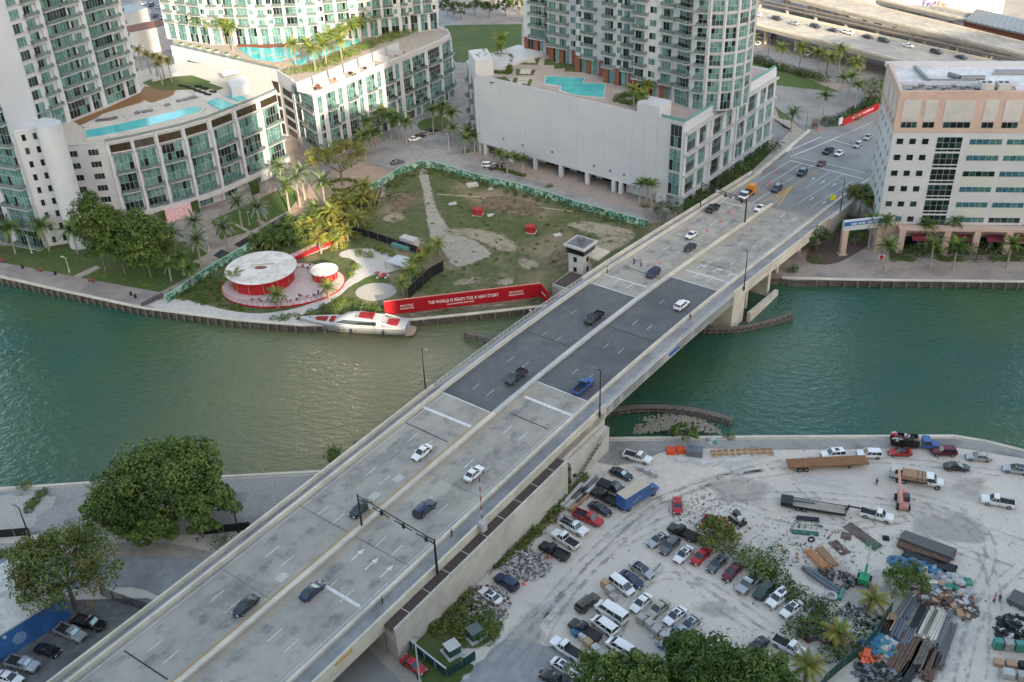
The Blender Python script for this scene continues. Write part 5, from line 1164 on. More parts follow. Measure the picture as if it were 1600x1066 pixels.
    ex.box((h-.03, 0, lo+.2), (.08, w*1.1, .22), 0, 0); ex.box((-h+.01, 0, lo+.02), (.08, w*1.4, .14), 0, 0)
    wm = MB(); wm.tube((0, -.11, 0), (0, .11, 0), wr, wr, 16, 0); wm.tube((0, -.13, 0), (0, .13, 0), wr*.6, wr*.6, 10, 1)
    lf = MB(); lf.box((0, 0, 0), (.16, .36, .14))
    res = dict(body=body.mesh('body', [PT['white']], 35), glass=gl.mesh('windows', [m_cg]), trim=ex.mesh('trim', [m_bed]), wheel=wm.mesh('wheel', [m_tyre, m_rim], 50), hl=lf.mesh('headlight', [m_hl]), tl=lf.mesh('taillight', [m_tl]), dims=(L, w, zb, zt, wr, lo, t0, t1, wt, b1, wb_, zg), sec=secs)
    CARS[kind] = res; return res
def car(kind, col, pos, rz, label, group=None, sunroof=False, roof=None, shadeon=False, cat=None, name=None, load=None):
    c = carparts(kind); L, w, zb, zt, wr, lo, t0, t1, wt, b1, wb_, zg = c['dims']; h = L/2
    nm = name or {'sedan': 'parked_car', 'coupe': 'sports_car', 'suv': 'suv', 'wagon': 'station_wagon', 'van': 'minivan', 'pickup': 'pickup_truck', 'bigvan': 'passenger_van', 'jeep': 'off_road_car'}[kind]
    t = thing(nm, label, cat or {'pickup': 'pickup truck', 'bigvan': 'van', 'van': 'van', 'suv': 'suv'}.get(kind, 'car'), pos, rz, group)
    o = put('body', c['body'], t); o.material_slots[0].link = 'OBJECT'; o.material_slots[0].material = PT[col]
    put('windows', c['glass'], t); put('trim', c['trim'], t)
    for sx in (-.31*L, .31*L):
        for sy in (-1, 1): put('wheel', c['wheel'], t, (sx, sy*(w-.1), wr))
    for sy in (-1, 1):
        put('headlight', c['hl'], t, (h-.16, sy*w*.66, zb-.42 if kind != 'pickup' else zb-.32), sy*.35); put('taillight', c['tl'], t, (-h+.07, sy*w*.72, zb-.32), -sy*.2)
    if sunroof: b = MB(); b.box(((t0+t1)/2+.15, 0, zt+.015), (.8, wt*1.2, .03)); b.build('sunroof', m_cg, t)
    if roof: b = MB(); b.box(((t0+t1)/2, 0, zt+.012), (t1-t0, wt*1.7, .03)); b.build('roof_panel', PT[roof], t)
    if shadeon:
        b = MB(); x1, x0 = b1+.02, t1+.05; b.add([(x1-.1, -wb_*.75, zg+.14), (x1-.1, wb_*.75, zg+.14), (x0+.1, wt*.8, zt-.1), (x0+.1, -wt*.8, zt-.1)], [(0, 1, 2, 3)]); b.build('sunshade', m_shade, t)
    if load == 'ladder':
        b = MB()
        for y in (-.7, -.5, .5, .7): b.tube((-h+.2, y, zb+.35), (.4, y, zb+.85), .04)
        for k in range(8): b.tube((-h+.4+k*.33, -.7, zb+.4+k*.05), (-h+.4+k*.33, -.5, zb+.4+k*.05), .03)
        for x in (-h+.3, -.5): b.tube((x, -.9, zb-.1), (x, -.9, zb+.5), .04); b.tube((x, .9, zb-.1), (x, .9, zb+.5), .04); b.tube((x, -.9, zb+.45), (x, .9, zb+.45), .04)
        b.build('ladder_rack', m_metal, t)
    if load == 'cover': b = MB(); b.box((-h*.53, 0, zb-.1), (h*.9, w*1.8, .06)); b.build('bed_cover', m_bed, t)
    if load == 'box': b = MB(); b.box((-.5, 0, zb-.5), (.6, w*1.8, .55)); b.build('tool_box', m_metal, t)
    return t
def pcar(kind, col, rear, front, label, z=G, up=.7, **k):      # between rear and front photo pixels
    a = at(*rear, z+up); b_ = at(*front, z+up); m = (a+b_)/2; return car(kind, col, (m.x, m.y, z+.02), math.atan2(b_.y-a.y, b_.x-a.x), label, **k)
YARD = [
 ('pickup', 'white', (972, 707), (1021, 722), 'white crew-cab pickup alone near the quay by the bridge stair', {}),
 ('sedan', 'dark', (954, 733), (988, 747), 'black sedan at the top of the slanted row beside the grey lumber stacks', {'shadeon': True}),
 ('pickup', 'dark', (937, 754), (976, 769), 'dark pickup squeezed against the tail of the blue box truck', {'load': 'cover'}),
 ('pickup', 'black', (966, 787), (925, 767), 'black pickup nose-in to the lumber stacks, behind the blue box truck', {}),
 ('sedan', 'dark', (919, 785), (957, 804), 'dark sedan between black pickup and red pickup in the slanted row', {}),
 ('pickup', 'red', (896, 799), (942, 819), 'dark red pickup in the slanted row by the lumber stacks', {}),
 ('pickup', 'white', (874, 811), (918, 835), 'white pickup carrying a ladder rack, next to the dark red pickup', {'load': 'ladder'}),
 ('pickup', 'white', (905, 856), (862, 830), 'white pickup with a dark open bed beside the ladder truck', {}),
 ('pickup', 'black', (889, 873), (843, 850), 'black lifted pickup at the lower end of the slanted row by the rubble', {}),
 ('coupe', 'red', (1058, 776), (1059, 803), 'bright red sports car driving alone in the middle of the lot', {}),
 ('pickup', 'black', (1091, 843), (1044, 822), 'black pickup with covered bed at the head of the long car row', {'load': 'cover'}),
 ('pickup', 'red', (1098, 810), (1147, 829), 'bright red pickup partly behind the bushy tree', {}),
 ('sedan', 'silver', (1042, 834), (1014, 852), 'silver sedan with sunroof at the left end of the long row', {'sunroof': True}),
 ('wagon', 'grey', (1060, 839), (1032, 866), 'grey wagon second in the long row, beside the silver sedan', {}),
 ('sedan', 'white', (1081, 853), (1054, 879), 'white sedan between the grey wagon and the red sedan', {'sunroof': True}),
 ('sedan', 'red', (1108, 857), (1081, 881), 'red sedan in the long row below the bushy tree', {}),
 ('sedan', 'grey', (1133, 869), (1107, 892), 'mid-grey sedan right of the red sedan in the long row', {'sunroof': True}),
 ('sedan', 'maroon', (1157, 880), (1130, 907), 'dark maroon sedan in the long row along the wild hedge', {}),
 ('pickup', 'silver', (1186, 897), (1154, 926), 'silver pickup backed to the wild hedge in the long row', {}),
 ('jeep', 'green', (1207, 913), (1180, 935), 'dark green off-road car beside the silver pickup', {}),
 ('suv', 'white', (1231, 922), (1199, 948), 'white suv with big sunroof near the right end of the long row', {'sunroof': True}),
 ('sedan', 'white', (1253, 938), (1220, 964), 'white sedan at the right end of the long row by the wild hedge', {'sunroof': True}),
 ('sedan', 'silver', (985, 878), (1022, 902), 'silver sedan at the top of the middle block of cars', {'sunroof': True, 'roof': 'dark'}),
 ('sedan', 'navy', (968, 892), (1006, 917), 'dark blue sedan between silver sedan and small white cargo van', {}),
 ('van', 'white', (953, 901), (991, 930), 'small white cargo van beside the dark blue sedan', {'name': 'cargo_van'}),
 ('suv', 'brown', (903, 954), (933, 930), 'dark brown suv by the pallets, left of the white passenger van', {}),
 ('bigvan', 'white', (981, 974), (929, 941), 'long white passenger van in the middle of the lot', {}),
 ('van', 'white', (963, 991), (925, 964), 'white minivan beside the long passenger van', {}),
 ('pickup', 'black', (938, 1000), (890, 971), 'black crew-cab pickup below the white minivan', {'load': 'cover'}),
 ('pickup', 'white', (911, 1030), (860, 998), 'white lifted pickup with dark bed cover beside stacked bags', {'load': 'cover'}),
 ('van', 'white', (988, 1022), (950, 1000), 'white van half hidden under the big tree at the bottom', {}),
 ('sedan', 'white', (862, 1030), (902, 1055), 'white sedan near the bottom edge left of the big trees', {'sunroof': True}),
 ('sedan', 'black', (885, 1070), (843, 1048), 'black sedan cut by the bottom edge of the picture', {}),
 ('sedan', 'white', (1016, 929), (987, 955), 'white sedan at the left of the lower short row', {}),
 ('sedan', 'beige', (1043, 938), (1012, 964), 'beige sedan second in the lower short row', {}),
 ('sedan', 'white', (1072, 948), (1037, 976), 'white sedan third in the lower short row', {'sunroof': True}),
 ('sedan', 'silver', (1093, 961), (1061, 989), 'silver sedan at the right end of the lower short row', {'sunroof': True}),
 ('sedan', 'dark', (1194, 1000), (1170, 1020), 'dark grey sedan half hidden by the small tree at the bottom', {}),
 ('pickup', 'white', (1210, 998), (1258, 1024), 'white pickup beside the short yellow palm at the bottom', {}),
 ('sedan', 'white', (784, 943), (748, 918), 'white sedan parked on the rubble near the weedy verge', {'sunroof': True}),
 ('suv', 'navy', (812, 923), (771, 897), 'dark navy suv parked between two rubble heaps', {}),
 ('sedan', 'red', (628, 1027), (665, 1051), 'red sedan on the grass inside the green screen fence', {}),
 ('suv', 'white', (1320, 708), (1283, 711), 'white suv left of its twin near the quay, behind the rusty trailer', {'sunroof': True}),
 ('suv', 'white', (1379, 710), (1337, 709), 'white suv between its twin and the red coupe with black roof', {}),
 ('coupe', 'red', (1425, 706), (1387, 706), 'red car with a black roof beside the blue debris truck', {'roof': 'black'}),
 ('suv', 'maroon', (1494, 706), (1456, 705), 'dark red suv near the quay right of the blue truck', {}),
 ('sedan', 'silver', (1549, 715), (1509, 712), 'silver sedan near the quay at the right', {}),
 ('sedan', 'dark', (1475, 728), (1516, 730), 'dark grey sedan in front of the silver one, near the log truck', {}),
 ('wagon', 'silver', (1608, 736), (1567, 730), 'silver wagon cut by the right edge of the picture', {'roof': 'dark'}),
 ('pickup', 'white', (1586, 788), (1533, 779), 'white pickup alone on the open right part of the yard', {}),
 ('pickup', 'white', (1343, 798), (1397, 812), 'white pickup hitched to the long gooseneck trailer', {}),
 ('pickup', 'black', (114, 966), (166, 981), 'black pickup with foil sunshade at the end of the blue wall', {'shadeon': True}),
 ('pickup', 'silver', (87, 979), (134, 999), 'silver pickup with foil sunshade beside the blue wall', {'shadeon': True}),
 ('coupe', 'black', (47, 1008), (102, 1023), 'black coupe between the two silver pickups at the blue wall', {}),
 ('pickup', 'silver', (8, 1030), (63, 1045), 'pale silver pickup with foil sunshade near the bottom left corner', {'shadeon': True}),
 ('sedan', 'white', (-8, 1052), (38, 1066), 'white car at the bottom left corner of the picture', {}),
]
for kind, col, a, c, lab, kw in YARD: pcar(kind, col, a, c, lab, **kw)
def bcar(kind, col, px_, side, label, **k):
    s, d = bs(px_[0], px_[1], .5); p = bp(s, d, .03); sl_ = (bz(s+1)-bz(s-1))/2
    t = car(kind, col, p, BT if side > 0 else BT+math.pi, label, **k); t.rotation_euler = Vector((1, 0, sl_*(1 if side > 0 else -1))).to_track_quat('X', 'Z').to_euler() if False else (0, -math.atan(sl_)*(1 if side > 0 else -1), BT if side > 0 else BT+math.pi)
    return t
BR = [('sedan', 'dark', (384, 947), -1, 'dark grey sedan coming down the bridge lane nearest the median, bottom left'), ('sedan', 'dark', (563, 796), -1, 'dark car on the bridge beside the base of the near signal gantry'), ('sedan', 'white', (659, 708), -1, 'white sedan coming down the near concrete deck'),
 ('pickup', 'dark', (806, 590), -1, 'dark pickup on the near left part of the dark lifting span'), ('pickup', 'black', (928, 498), -1, 'dark pickup on the far left part of the dark lifting span'), ('suv', 'navy', (1020, 428), -1, 'dark blue suv just beyond the far left stop line'),
 ('sedan', 'dark', (1078, 387), -1, 'dark blue sedan beside the median beyond the lifting span'), ('sedan', 'white', (1080, 368), -1, 'white sedan with police-style trim beyond the lifting span, beside a dark one'),
 ('sedan', 'navy', (489, 923), 1, 'blue sedan near the wide stop bar on the right carriageway'), ('suv', 'navy', (664, 796), 1, 'dark blue suv under the arm of the near signal gantry'), ('sedan', 'white', (741, 740), 1, 'white sedan behind the red and white barrier arm'),
 ('pickup', 'blue', (911, 605), 1, 'blue pickup entering the dark lifting span on the right carriageway'), ('suv', 'white', (1065, 478), 1, 'white suv on the right half of the dark lifting span'),
 ('pickup', 'black', (1113, 327), -1, 'black and yellow pickup parked by the ramp kerb before the hedge'), ('sedan', 'white', (1187, 326), -1, 'white car beside the pole of the far signal gantry'), ('suv', 'dark', (1213, 296), -1, 'dark suv by the yellow hatched island'),
 ('suv', 'navy', (1253, 271), -1, 'dark suv just before the crossing lines'), ('sedan', 'maroon', (1283, 256), -1, 'dark red car on the crossing lines of the intersection'), ('pickup', 'black', (1294, 237), -1, 'black pickup in the middle of the intersection'),
 ('sedan', 'white', (1311, 240), -1, 'white sedan beside the black pickup in the intersection'), ('wagon', 'silver', (1340, 227), -1, 'silver wagon near the office corner in the intersection'), ('sedan', 'silver', (1356, 215), -1, 'silver-blue car beside the office corner, farthest of the intersection')]
for kind, col, p, sd, lab in BR: bcar(kind, col, p, sd, lab, name='moving_car' if kind == 'sedan' else None)
pcar('sedan', 'dark', (1229, 229), (1213, 221), 'dark car waiting at the ramp end beside the teal lofts')
hw = [('white', (1184, 22)), ('dark', (1214, 29)), ('silver', (1241, 36)), ('dark', (1274, 41)), ('black', (1302, 47)), ('white', (1326, 51)), ('black', (1356, 57)), ('green', (1381, 63)), ('white', (1420, 71)), ('dark', (1463, 81)), ('navy', (1502, 89))]
for i, (c_, p) in enumerate(hw): 
    q = (p[0]-8, p[1]-2), (p[0]+8, p[1]+2); pcar('suv' if i % 2 else 'sedan', c_, q[0], q[1], '%s car from the left on the nearest raised highway, %s' % (ORD[i], c_ if c_ != 'silver' else 'silver grey'), z=10.0, group='cars driving on the raised highway')
lotc = [((1172, 66), 'white'), ((1184, 68), 'white'), ((1262, 84), 'white'), ((1196, 52), 'dark'), ((1180, 50), 'silver'), ((1208, 56), 'dark'), ((1248, 76), 'silver')]
for i, (p, c_) in enumerate(lotc): pcar('sedan', c_, (p[0]+6, p[1]-4), (p[0]-5, p[1]+4), '%s parked car in the ground lot under the raised highway, %s from the top' % (c_, ORD[i]), group='cars parked under the raised highway')
tl_ = [(225+(i % 6)*11-(i//6)*4, 5+(i//6)*13+(i % 6)*3) for i in range(18)]
for i, p in enumerate(tl_): pcar(('sedan', 'suv')[i % 2], ('white', 'dark', 'silver', 'white', 'red', 'black', 'silver')[i % 7], (p[0]+4, p[1]-3), (p[0]-4, p[1]+3), '%s car from the left, %s row of the far lot behind the left tower' % (ORD[i % 6], ('back', 'middle', 'front')[i//6]), group='cars in the far parking lot')
for i, p in enumerate(((648, 216), (656, 212), (664, 208), (674, 203), (621, 252), (764, 256), (775, 260), (790, 250))):
    pcar('sedan' if i != 5 else 'suv', ('white', 'dark', 'silver', 'dark', 'grey', 'white', 'black', 'silver')[i], (p[0]-6, p[1]+2), (p[0]+6, p[1]-1 if i != 5 else p[1]+2),
         ['white car by the planted kerb of the sunlit podium road', 'dark car second along the sunlit podium kerb', 'silver car third along the sunlit podium kerb', 'dark car fourth along the sunlit podium kerb', 'grey car in shade at the bend of the fence road', 'white suv under the blank white wall canopy', 'black car beside the white suv under the blank wall', 'silver car deeper under the blank wall canopy'][i])
for b_i, (p, col) in enumerate((((1192, 58), 'dark'),)): pass
# ---- working vehicles
def wheels(t, spots, r=.5, w=.3):
    b = MB(); b.tube((0, -w/2, 0), (0, w/2, 0), r, r, 16, 0); b.tube((0, -w/2-.02, 0), (0, w/2+.02, 0), r*.5, r*.5, 10, 1); me = b.mesh('wheel', [m_tyre, m_rim], 50)
    for x, y in spots: put('wheel', me, t, (x, y, r))
def vt(name, label, cat, rear, front, z=G, up=.8):
    a = at(*rear, z+up); c = at(*front, z+up); m = (a+c)/2; return thing(name, label, cat, (m.x, m.y, z+.02), math.atan2(c.y-a.y, c.x-a.x)), (c-a).length
def cab(t, x, w=2.3, h=2.4, col='white', hood=1.6):
    b = MB(); b.loft([ring(x-1.0, w/2, .7, 1.5), ring(x+.9, w/2, .7, 1.5), ring(x+.95, w/2*.9, .7, 1.45), ring(x+.9+hood, w/2*.8, .75, 1.35)], 0)
    b.loft([[(x-1.0, -w*.46, h-.12), (x-1.0, w*.46, h-.12), (x-1.0, w*.42, h), (x-1.0, -w*.42, h)], [(x+.35, -w*.44, h-.12), (x+.35, w*.44, h-.12), (x+.35, w*.4, h), (x+.35, -w*.4, h)]], 0); b.box((x-.95, 0, 1.4), (.12, w*.94, h-1.5)); o = b.build('cab', PT[col], t, 35)
    b = MB(); b.loft([[(x-.9, -w*.47, 1.45), (x-.9, w*.47, 1.45), (x-.9, w*.43, h-.1), (x-.9, -w*.43, h-.1)], [(x+.95, -w*.46, 1.45), (x+.95, w*.46, 1.45), (x+.35, w*.42, h-.1), (x+.35, -w*.42, h-.1)]]); b.build('windows', m_cg, t)
    b = MB(); b.box((x+.95+hood-.05, 0, .8), (.1, w*.5, .5)); b.build('grille', m_bed, t)
    for s in (-1, 1): b = MB(); b.box((x+.9+hood-.05, s*w*.33, .95), (.12, .3, .25)); b.build('headlight', m_hl, t)
t, L = vt('box_truck', 'blue box truck with a pale cargo roof parked among the black pickups', 'truck', (970, 794), (1022, 762))
b = MB(); b.box((-1.2, 0, .95), (6.6, 2.5, 2.7)); b.build('cargo_box', PT['blue'], t); b = MB(); b.box((-1.2, 0, 3.66), (6.5, 2.4, .06)); b.build('box_roof', M('cargo_roof', (.5, .42, .33), rough=.7), t)
b = MB(); b.box((-.6, 0, .6), (8, 1.2, .3)); b.build('chassis', m_bed, t); cab(t, 3.0, col='blue', hood=.9); wheels(t, [(-3.2, -1), (-3.2, 1), (3.3, -1), (3.3, 1)], .48)
b = MB()
for k in range(3): b.box((-2.2+k*.7, -1.265, 1.6+k*.25), (.6, .02, .35), 0)
b.each('logo_panel', PT['silver'], t)
t, L = vt('flatbed_trailer', 'empty rusty brown flatbed trailer near the quay', 'trailer', (1230, 728), (1354, 722)); b = MB(); b.box((0, 0, 1.15), (L, 2.6, .3)); b.build('bed', M('rusty_planks', (.26, .13, .06), (.2, .1, .05), 1.5, .9, obj=True), t)
b = MB()
for y in (-.5, .5): b.box((0, y, .85), (L, .15, .3))
b.box((L*.28, 0, 0), (.2, 1.8, .9)); b.build('frame', m_rust, t); wheels(t, [(-L*.36, -1.1), (-L*.36, 1.1), (-L*.28, -1.1), (-L*.28, 1.1)], .5)
t, L = vt('log_truck', 'white flatbed truck stacked with fresh brown timber under dark straps', 'truck', (1388, 741), (1474, 757)); h = L/2
b = MB(); b.box((-1.3, 0, .95), (L-3, 2.4, .25)); b.build('bed', m_bed, t); cab(t, h-2.2, hood=1.3); wheels(t, [(-h*.6, -1), (-h*.6, 1), (-h*.42, -1), (-h*.42, 1), (h-1.0, -1), (h-1.0, 1)], .5)
b = MB()
for k in range(5): b.box((-.3, -.96+k*.48, 1.2), (L-5.2, .44, .9)); 
b.each('timber_bundle', m_wood2, t)
b = MB(); b.tube((-h*.62, -1.0, 1.3), (-h*.62, 1.0, 1.3), .1); b.box((-h+1.2, 0, 1.2), (1.9, 2.3, 1.5)); b.build('white_load', m_wall, t)
b = MB()
for k in range(4): b.box((.2+k*.8, 0, 1.15), (.08, 2.5, 1.0))
b.each('strap', m_black, t)
t, L = vt('gooseneck_trailer', 'long grey plank gooseneck trailer behind the white pickup', 'trailer', (1219, 782), (1331, 800)); b = MB(); b.box((-.4, 0, .75), (L-1.2, 2.5, .2)); b.build('bed', M('weathered_planks', (.35, .31, .27), (.28, .25, .22), 1, .9, obj=True), t)
b = MB(); b.box((-L/2+1.2, 0, .9), (2.2, 2.4, .5)); b.build('loading_ramp', m_dark, t); b = MB()
for y in (-1.2, 1.2): b.box((-.4, y, .6), (L-1.2, .12, .4))
b.path([(L/2-1.2, 0, .9), (L/2-.6, 0, 2.0), (L/2+1.6, 0, 1.9), (L/2+1.8, 0, 1.2)], .16); b.path([(L/2-1.2, .9, .9), (L/2-.6, .4, 2.0)], .1); b.path([(L/2-1.2, -.9, .9), (L/2-.6, -.4, 2.0)], .1); b.build('gooseneck', m_dark, t)
wheels(t, [(-L*.24, -1.2), (-L*.24, 1.2), (-L*.15, -1.2), (-L*.15, 1.2)], .42)
b = MB()
for x, y in ((-L*.28, .4), (-L*.1, .5)): b.box((x, y, .95), (2.2, .5, .3), .05)
b.each('cargo', m_metal, t)
t, L = vt('debris_truck', 'blue truck with a tall open bed of mixed debris by the quay', 'truck', (1400, 691), (1459, 696)); cab(t, 2.3, col='blue', hood=1.3)
b = MB(); b.box((-2, 0, .7), (5.2, 2.3, .25))
for s in (-1, 1): b.box((-2, s*1.15, .9), (5.2, .08, 1.4))
b.build('bed', m_black, t); wheels(t, [(-3, -1), (-3, 1), (3.2, -1), (3.2, 1)], .48)
b = MB(); rr = random.Random(4)
for k in range(40): b.box((rr.uniform(-4.2, .2), rr.uniform(-1, 1), rr.uniform(1, 2.2)), (rr.uniform(.3, 1.2), rr.uniform(.2, .6), rr.uniform(.2, .5)), rr.random()*3, rr.randrange(5))
stuff(b.build('debris_load', [m_rust, m_wood, PT['red'], m_black, m_wall], t))
t, L = vt('telehandler', 'pink and white telescopic handler with its boom reaching toward the timber truck', 'construction vehicle', (1408, 772), (1412, 795))
b = MB(); b.box((0, 0, .6), (4.2, 1.6, .8)); b.box((-1.4, .5, 1.4), (1.2, .9, .9)); b.build('body', M('salmon_paint', (.6, .3, .25), rough=.5), t); b = MB(); b.tube((1.8, -.5, 1.7), (-5.2, -.5, 3.8), .3, .24, 8); b.build('boom', M('salmon_paint', (.6, .3, .25)), t); b = MB(); b.box((.2, .6, 1.3), (1.2, .9, 1.2)); b.build('cab', m_cg, t); b = MB(); b.box((-5.3, -.5, 2.9), (.2, 1.2, .9)); b.box((-5.7, -.9, 2.9), (.9, .1, .08)); b.box((-5.7, -.1, 2.9), (.9, .1, .08)); b.build('fork', m_dark, t)
wheels(t, [(-1.4, -1), (-1.4, 1), (1.4, -1), (1.4, 1)], .6, .4)
t, L = vt('skid_steer', 'small white tracked loader beside the red pickup in the yard', 'construction vehicle', (1142, 802), (1158, 814))
b = MB(); b.box((0, 0, .5), (2.2, 1.1, .9)); b.build('body', PT['white'], t); b = MB(); b.box((0, .0, 1.4), (1.1, .9, .8)); b.build('cab', m_cg, t)
for s in (-1, 1): b = MB(); b.box((0, s*.75, .05), (2.3, .35, .55)); b.build('track', m_tyre, t); b = MB(); b.path([(-1, s*.6, 1.5), (.6, s*.6, 1.5), (1.6, s*.6, .4)], .09); b.build('lift_arm', m_black, t)
b = MB(); b.box((1.8, 0, .1), (.5, 1.7, .5)); b.build('bucket', m_dark, t)
t, L = vt('boom_lift', 'green articulated boom lift with raised white arm in the rubble yard', 'construction vehicle', (1348, 912), (1352, 898))
b = MB(); b.box((0, 0, .5), (2.4, 1.7, .7)); b.box((-.8, 0, 1.2), (1.6, 1.5, .8)); b.build('body', M('lift_green', (.02, .28, .13), rough=.5), t); wheels(t, [(-1, -1), (-1, 1), (1, -1), (1, 1)], .45)
b = MB(); b.tube((-.6, 0, 1.6), (.9, 0, 3.4), .22, .2, 8); b.build('lower_arm', M('lift_green', (.02, .28, .13)), t); b = MB(); b.tube((.9, 0, 3.4), (3.4, .2, 5.4), .17, .14, 8); b.build('upper_arm', m_wall, t)
b = MB()
for a, c in (((3.2, -.7), (4.2, -.7)), ((4.2, -.7), (4.2, .9)), ((4.2, .9), (3.2, .9)), ((3.2, .9), (3.2, -.7))):
    for z in (4.6, 5.2, 5.7): b.tube((*a, z), (*c, z), .05, n=5)
    b.tube((*a, 4.6), (*a, 5.7), .05, n=5)
b.build('basket', M('lift_green', (.02, .28, .13)), t)
# utility truck on the far ramp
s, d = bs(1167, 303, 1); t = thing('utility_truck', 'white and yellow utility truck parked in the closed lane on the ramp', 'truck', bp(s, d, .03), BT+math.pi); cab(t, 2.2, col='white', hood=1.0); wheels(t, [(-2.4, -1), (-2.4, 1), (2.6, -1), (2.6, 1)], .46)
b = MB(); b.box((-1.8, 0, .7), (4.6, 2.2, .5)); b.box((-2.9, 0, 1.2), (2.2, 2, 1.7)); b.build('yellow_body', PT['orange'], t); b = MB(); b.box((-.6, 0, 1.2), (2, 1.9, .6)); b.build('tool_bed', m_bed, t)
# ------------------------------------------------------------------ garden pavilions, yacht, banner, fences
m_stripe = M('striped_terrace', (.55, .25, .26), (.66, .5, .48), 3, .6); m_pinkt = M('pink_white_boards', (.62, .42, .42), (.55, .2, .22), 2.5, .6)
pc = at(408, 420, 5.9); pc.z = G
q = at(443, 447); tcx = Vector((q.x, q.y, G))
t = thing('garden_terrace', 'round raised terrace of pink and white boards under the red pavilions', 'terrace', tcx)
b = MB(); n = 40; tp = [(12.6*math.cos(6.283*i/n)*1.28, 12.6*math.sin(6.283*i/n)*.93) for i in range(n)]; b.prism(tp, 0, .55, 0, 0); b.build('red_edge', m_red, t)
b = MB()
for k in range(29):
    y = -11.2+k*.78; hw_ = 1.28*12.4*math.sqrt(max(0, 1-(y/(.93*12.4))**2)); b.box((0, y, .55), (2*hw_, .52, .05), 0, 0)
stuff(b.build('white_boards', m_wall, t)); b = MB(); b.prism([(x*.985, y*.985) for x, y in tp], .5, .575); b.build('pink_floor', m_pinkt, t)
b = MB()
for k in range(30):
    a = math.radians(175+k*5.6); a2 = a+math.radians(5.6); r1 = (15.8*math.cos(a), 11.5*math.sin(a), .6); r2 = (15.8*math.cos(a2), 11.5*math.sin(a2), .6); b.tube(r1, (r1[0], r1[1], 1.6), .05, n=4); b.tube((r1[0], r1[1], 1.6), (r2[0], r2[1], 1.6), .05, n=4)
stuff(b.build('red_railing', m_red, t))
def pavilion(label, c, r, h, cone):
    t = thing('garden_pavilion', label, 'pavilion', c)
    b = MB(); b.tube((0, 0, .5), (0, 0, h-.3), r*.86, r*.86, 40); b.build('red_wall', m_red, t, 40)
    b = MB(); b.tube((0, 0, h-.55), (0, 0, h-.18), r*.99, r*.99, 44); b.build('red_fascia', m_red, t, 40)
    b = MB(); b.tube((0, 0, h-.18), (0, 0, h), r, r*.985, 44); b.build('roof_disc', M('stained_white_roof', (.62, .6, .57), (.5, .47, .43), .5, .75, c3=(.68, .66, .63), s3=.3), t, 40)
    b = MB()
    for k in range(14): a = 6.283*k/14; b.tube((r*.9*math.cos(a), r*.9*math.sin(a), .4), (r*.9*math.cos(a), r*.9*math.sin(a), h-.5), .09, n=6)
    b.each('column', m_wood2, t)
    if cone: b = MB(); b.ellip((0, -.3, h), (1.7, .9, .22), 16, 6); b.build('skylight', m_brick, t, 60); b = MB(); b.tube((-2.6, 1.0, h+.03), (3.4, 1.6, h+.05), .12, n=5); b.build('roof_pipe', m_wood2, t)
    return t
pavilion('large round red pavilion with a stained white disc roof', pc, 9.3, 4.6, True)
p2 = at(507, 426, 3.9); p2.z = G; pavilion('small round red kiosk with a plain white disc roof beside the large pavilion', p2, 3.7, 3.1, False)
rr = random.Random(12)
for k in range(16):
    a = math.radians(200+k*9.5+rr.uniform(-2, 2)); p = tcx+Vector((13.4*math.cos(a)+rr.uniform(-.8, .3), 9.6*math.sin(a)+rr.uniform(-.3, .8), .6))
    if k < 5: p = tcx+Vector((3+k*1.6, 8.6-.3*k, .6))
    t = thing('cafe_table', '%s small table with chairs %s' % (ORD[k], 'between the two red pavilions' if k < 5 else 'along the front curve of the pink terrace'), 'table', p, rr.random()*3, 'cafe tables on the pink terrace')
    b = MB(); b.tube((0, 0, 0), (0, 0, .72), .05, n=6); b.tube((0, 0, .72), (0, 0, .77), .42, n=12); b.build('table_top', m_white, t)
    for s in (-1, 1):
        b = MB(); b.box((s*.8, 0, .4), (.45, .45, .06)); b.box((s*1.02, 0, .4), (.05, .45, .5))
        for u in (-.18, .18):
            for v in (-.18, .18): b.box((s*.8+u, v, 0), (.04, .04, .4))
        b.build('chair', m_red if k % 2 else m_dark, t)
t = thing('garden_stairs', 'pink and white stepped ramp rising behind the small kiosk', 'stairs', at(470, 398))
a, c = at(452, 405)-t.location, at(535, 376)-t.location; b = MB()
for k in range(14): p = a.lerp(c, k/14); b.box((p.x, p.y, 0), (1.5, 3.4, .2+.12*k), math.atan2((c-a).y, (c-a).x))
b.build('step', m_pinkt, t); b = MB(); b.strip([a+Vector((.9, -1.8, 0)), c+Vector((.9, -1.8, 1.6))], .3, 1.0); b.build('red_side', m_red, t)
t = thing('shade_sail', 'white four-cornered shade sail over the garden plaza', 'shade sail', at(625, 412)); L0 = t.location
cs = [at(602, 408, 4.5)-L0, at(636, 420, 3.2)-L0, at(655, 406, 4.5)-L0, at(622, 398, 3.2)-L0]; b = MB(); n = 6; vs = []
for i in range(n+1):
    for j in range(n+1):
        u, v = i/n, j/n; p = cs[0].lerp(cs[1], u).lerp(cs[3].lerp(cs[2], u), v); vs.append(p+Vector((0, 0, -.5*math.sin(u*3.14)*math.sin(v*3.14))))
b.add(vs, [(i*(n+1)+j, (i+1)*(n+1)+j, (i+1)*(n+1)+j+1, i*(n+1)+j+1) for i in range(n) for j in range(n)]); b.build('fabric', m_white, t, 60)
b = MB()
for p in cs: b.tube((p.x, p.y, 0), p, .07, n=6)
b.each('post', m_metal, t)
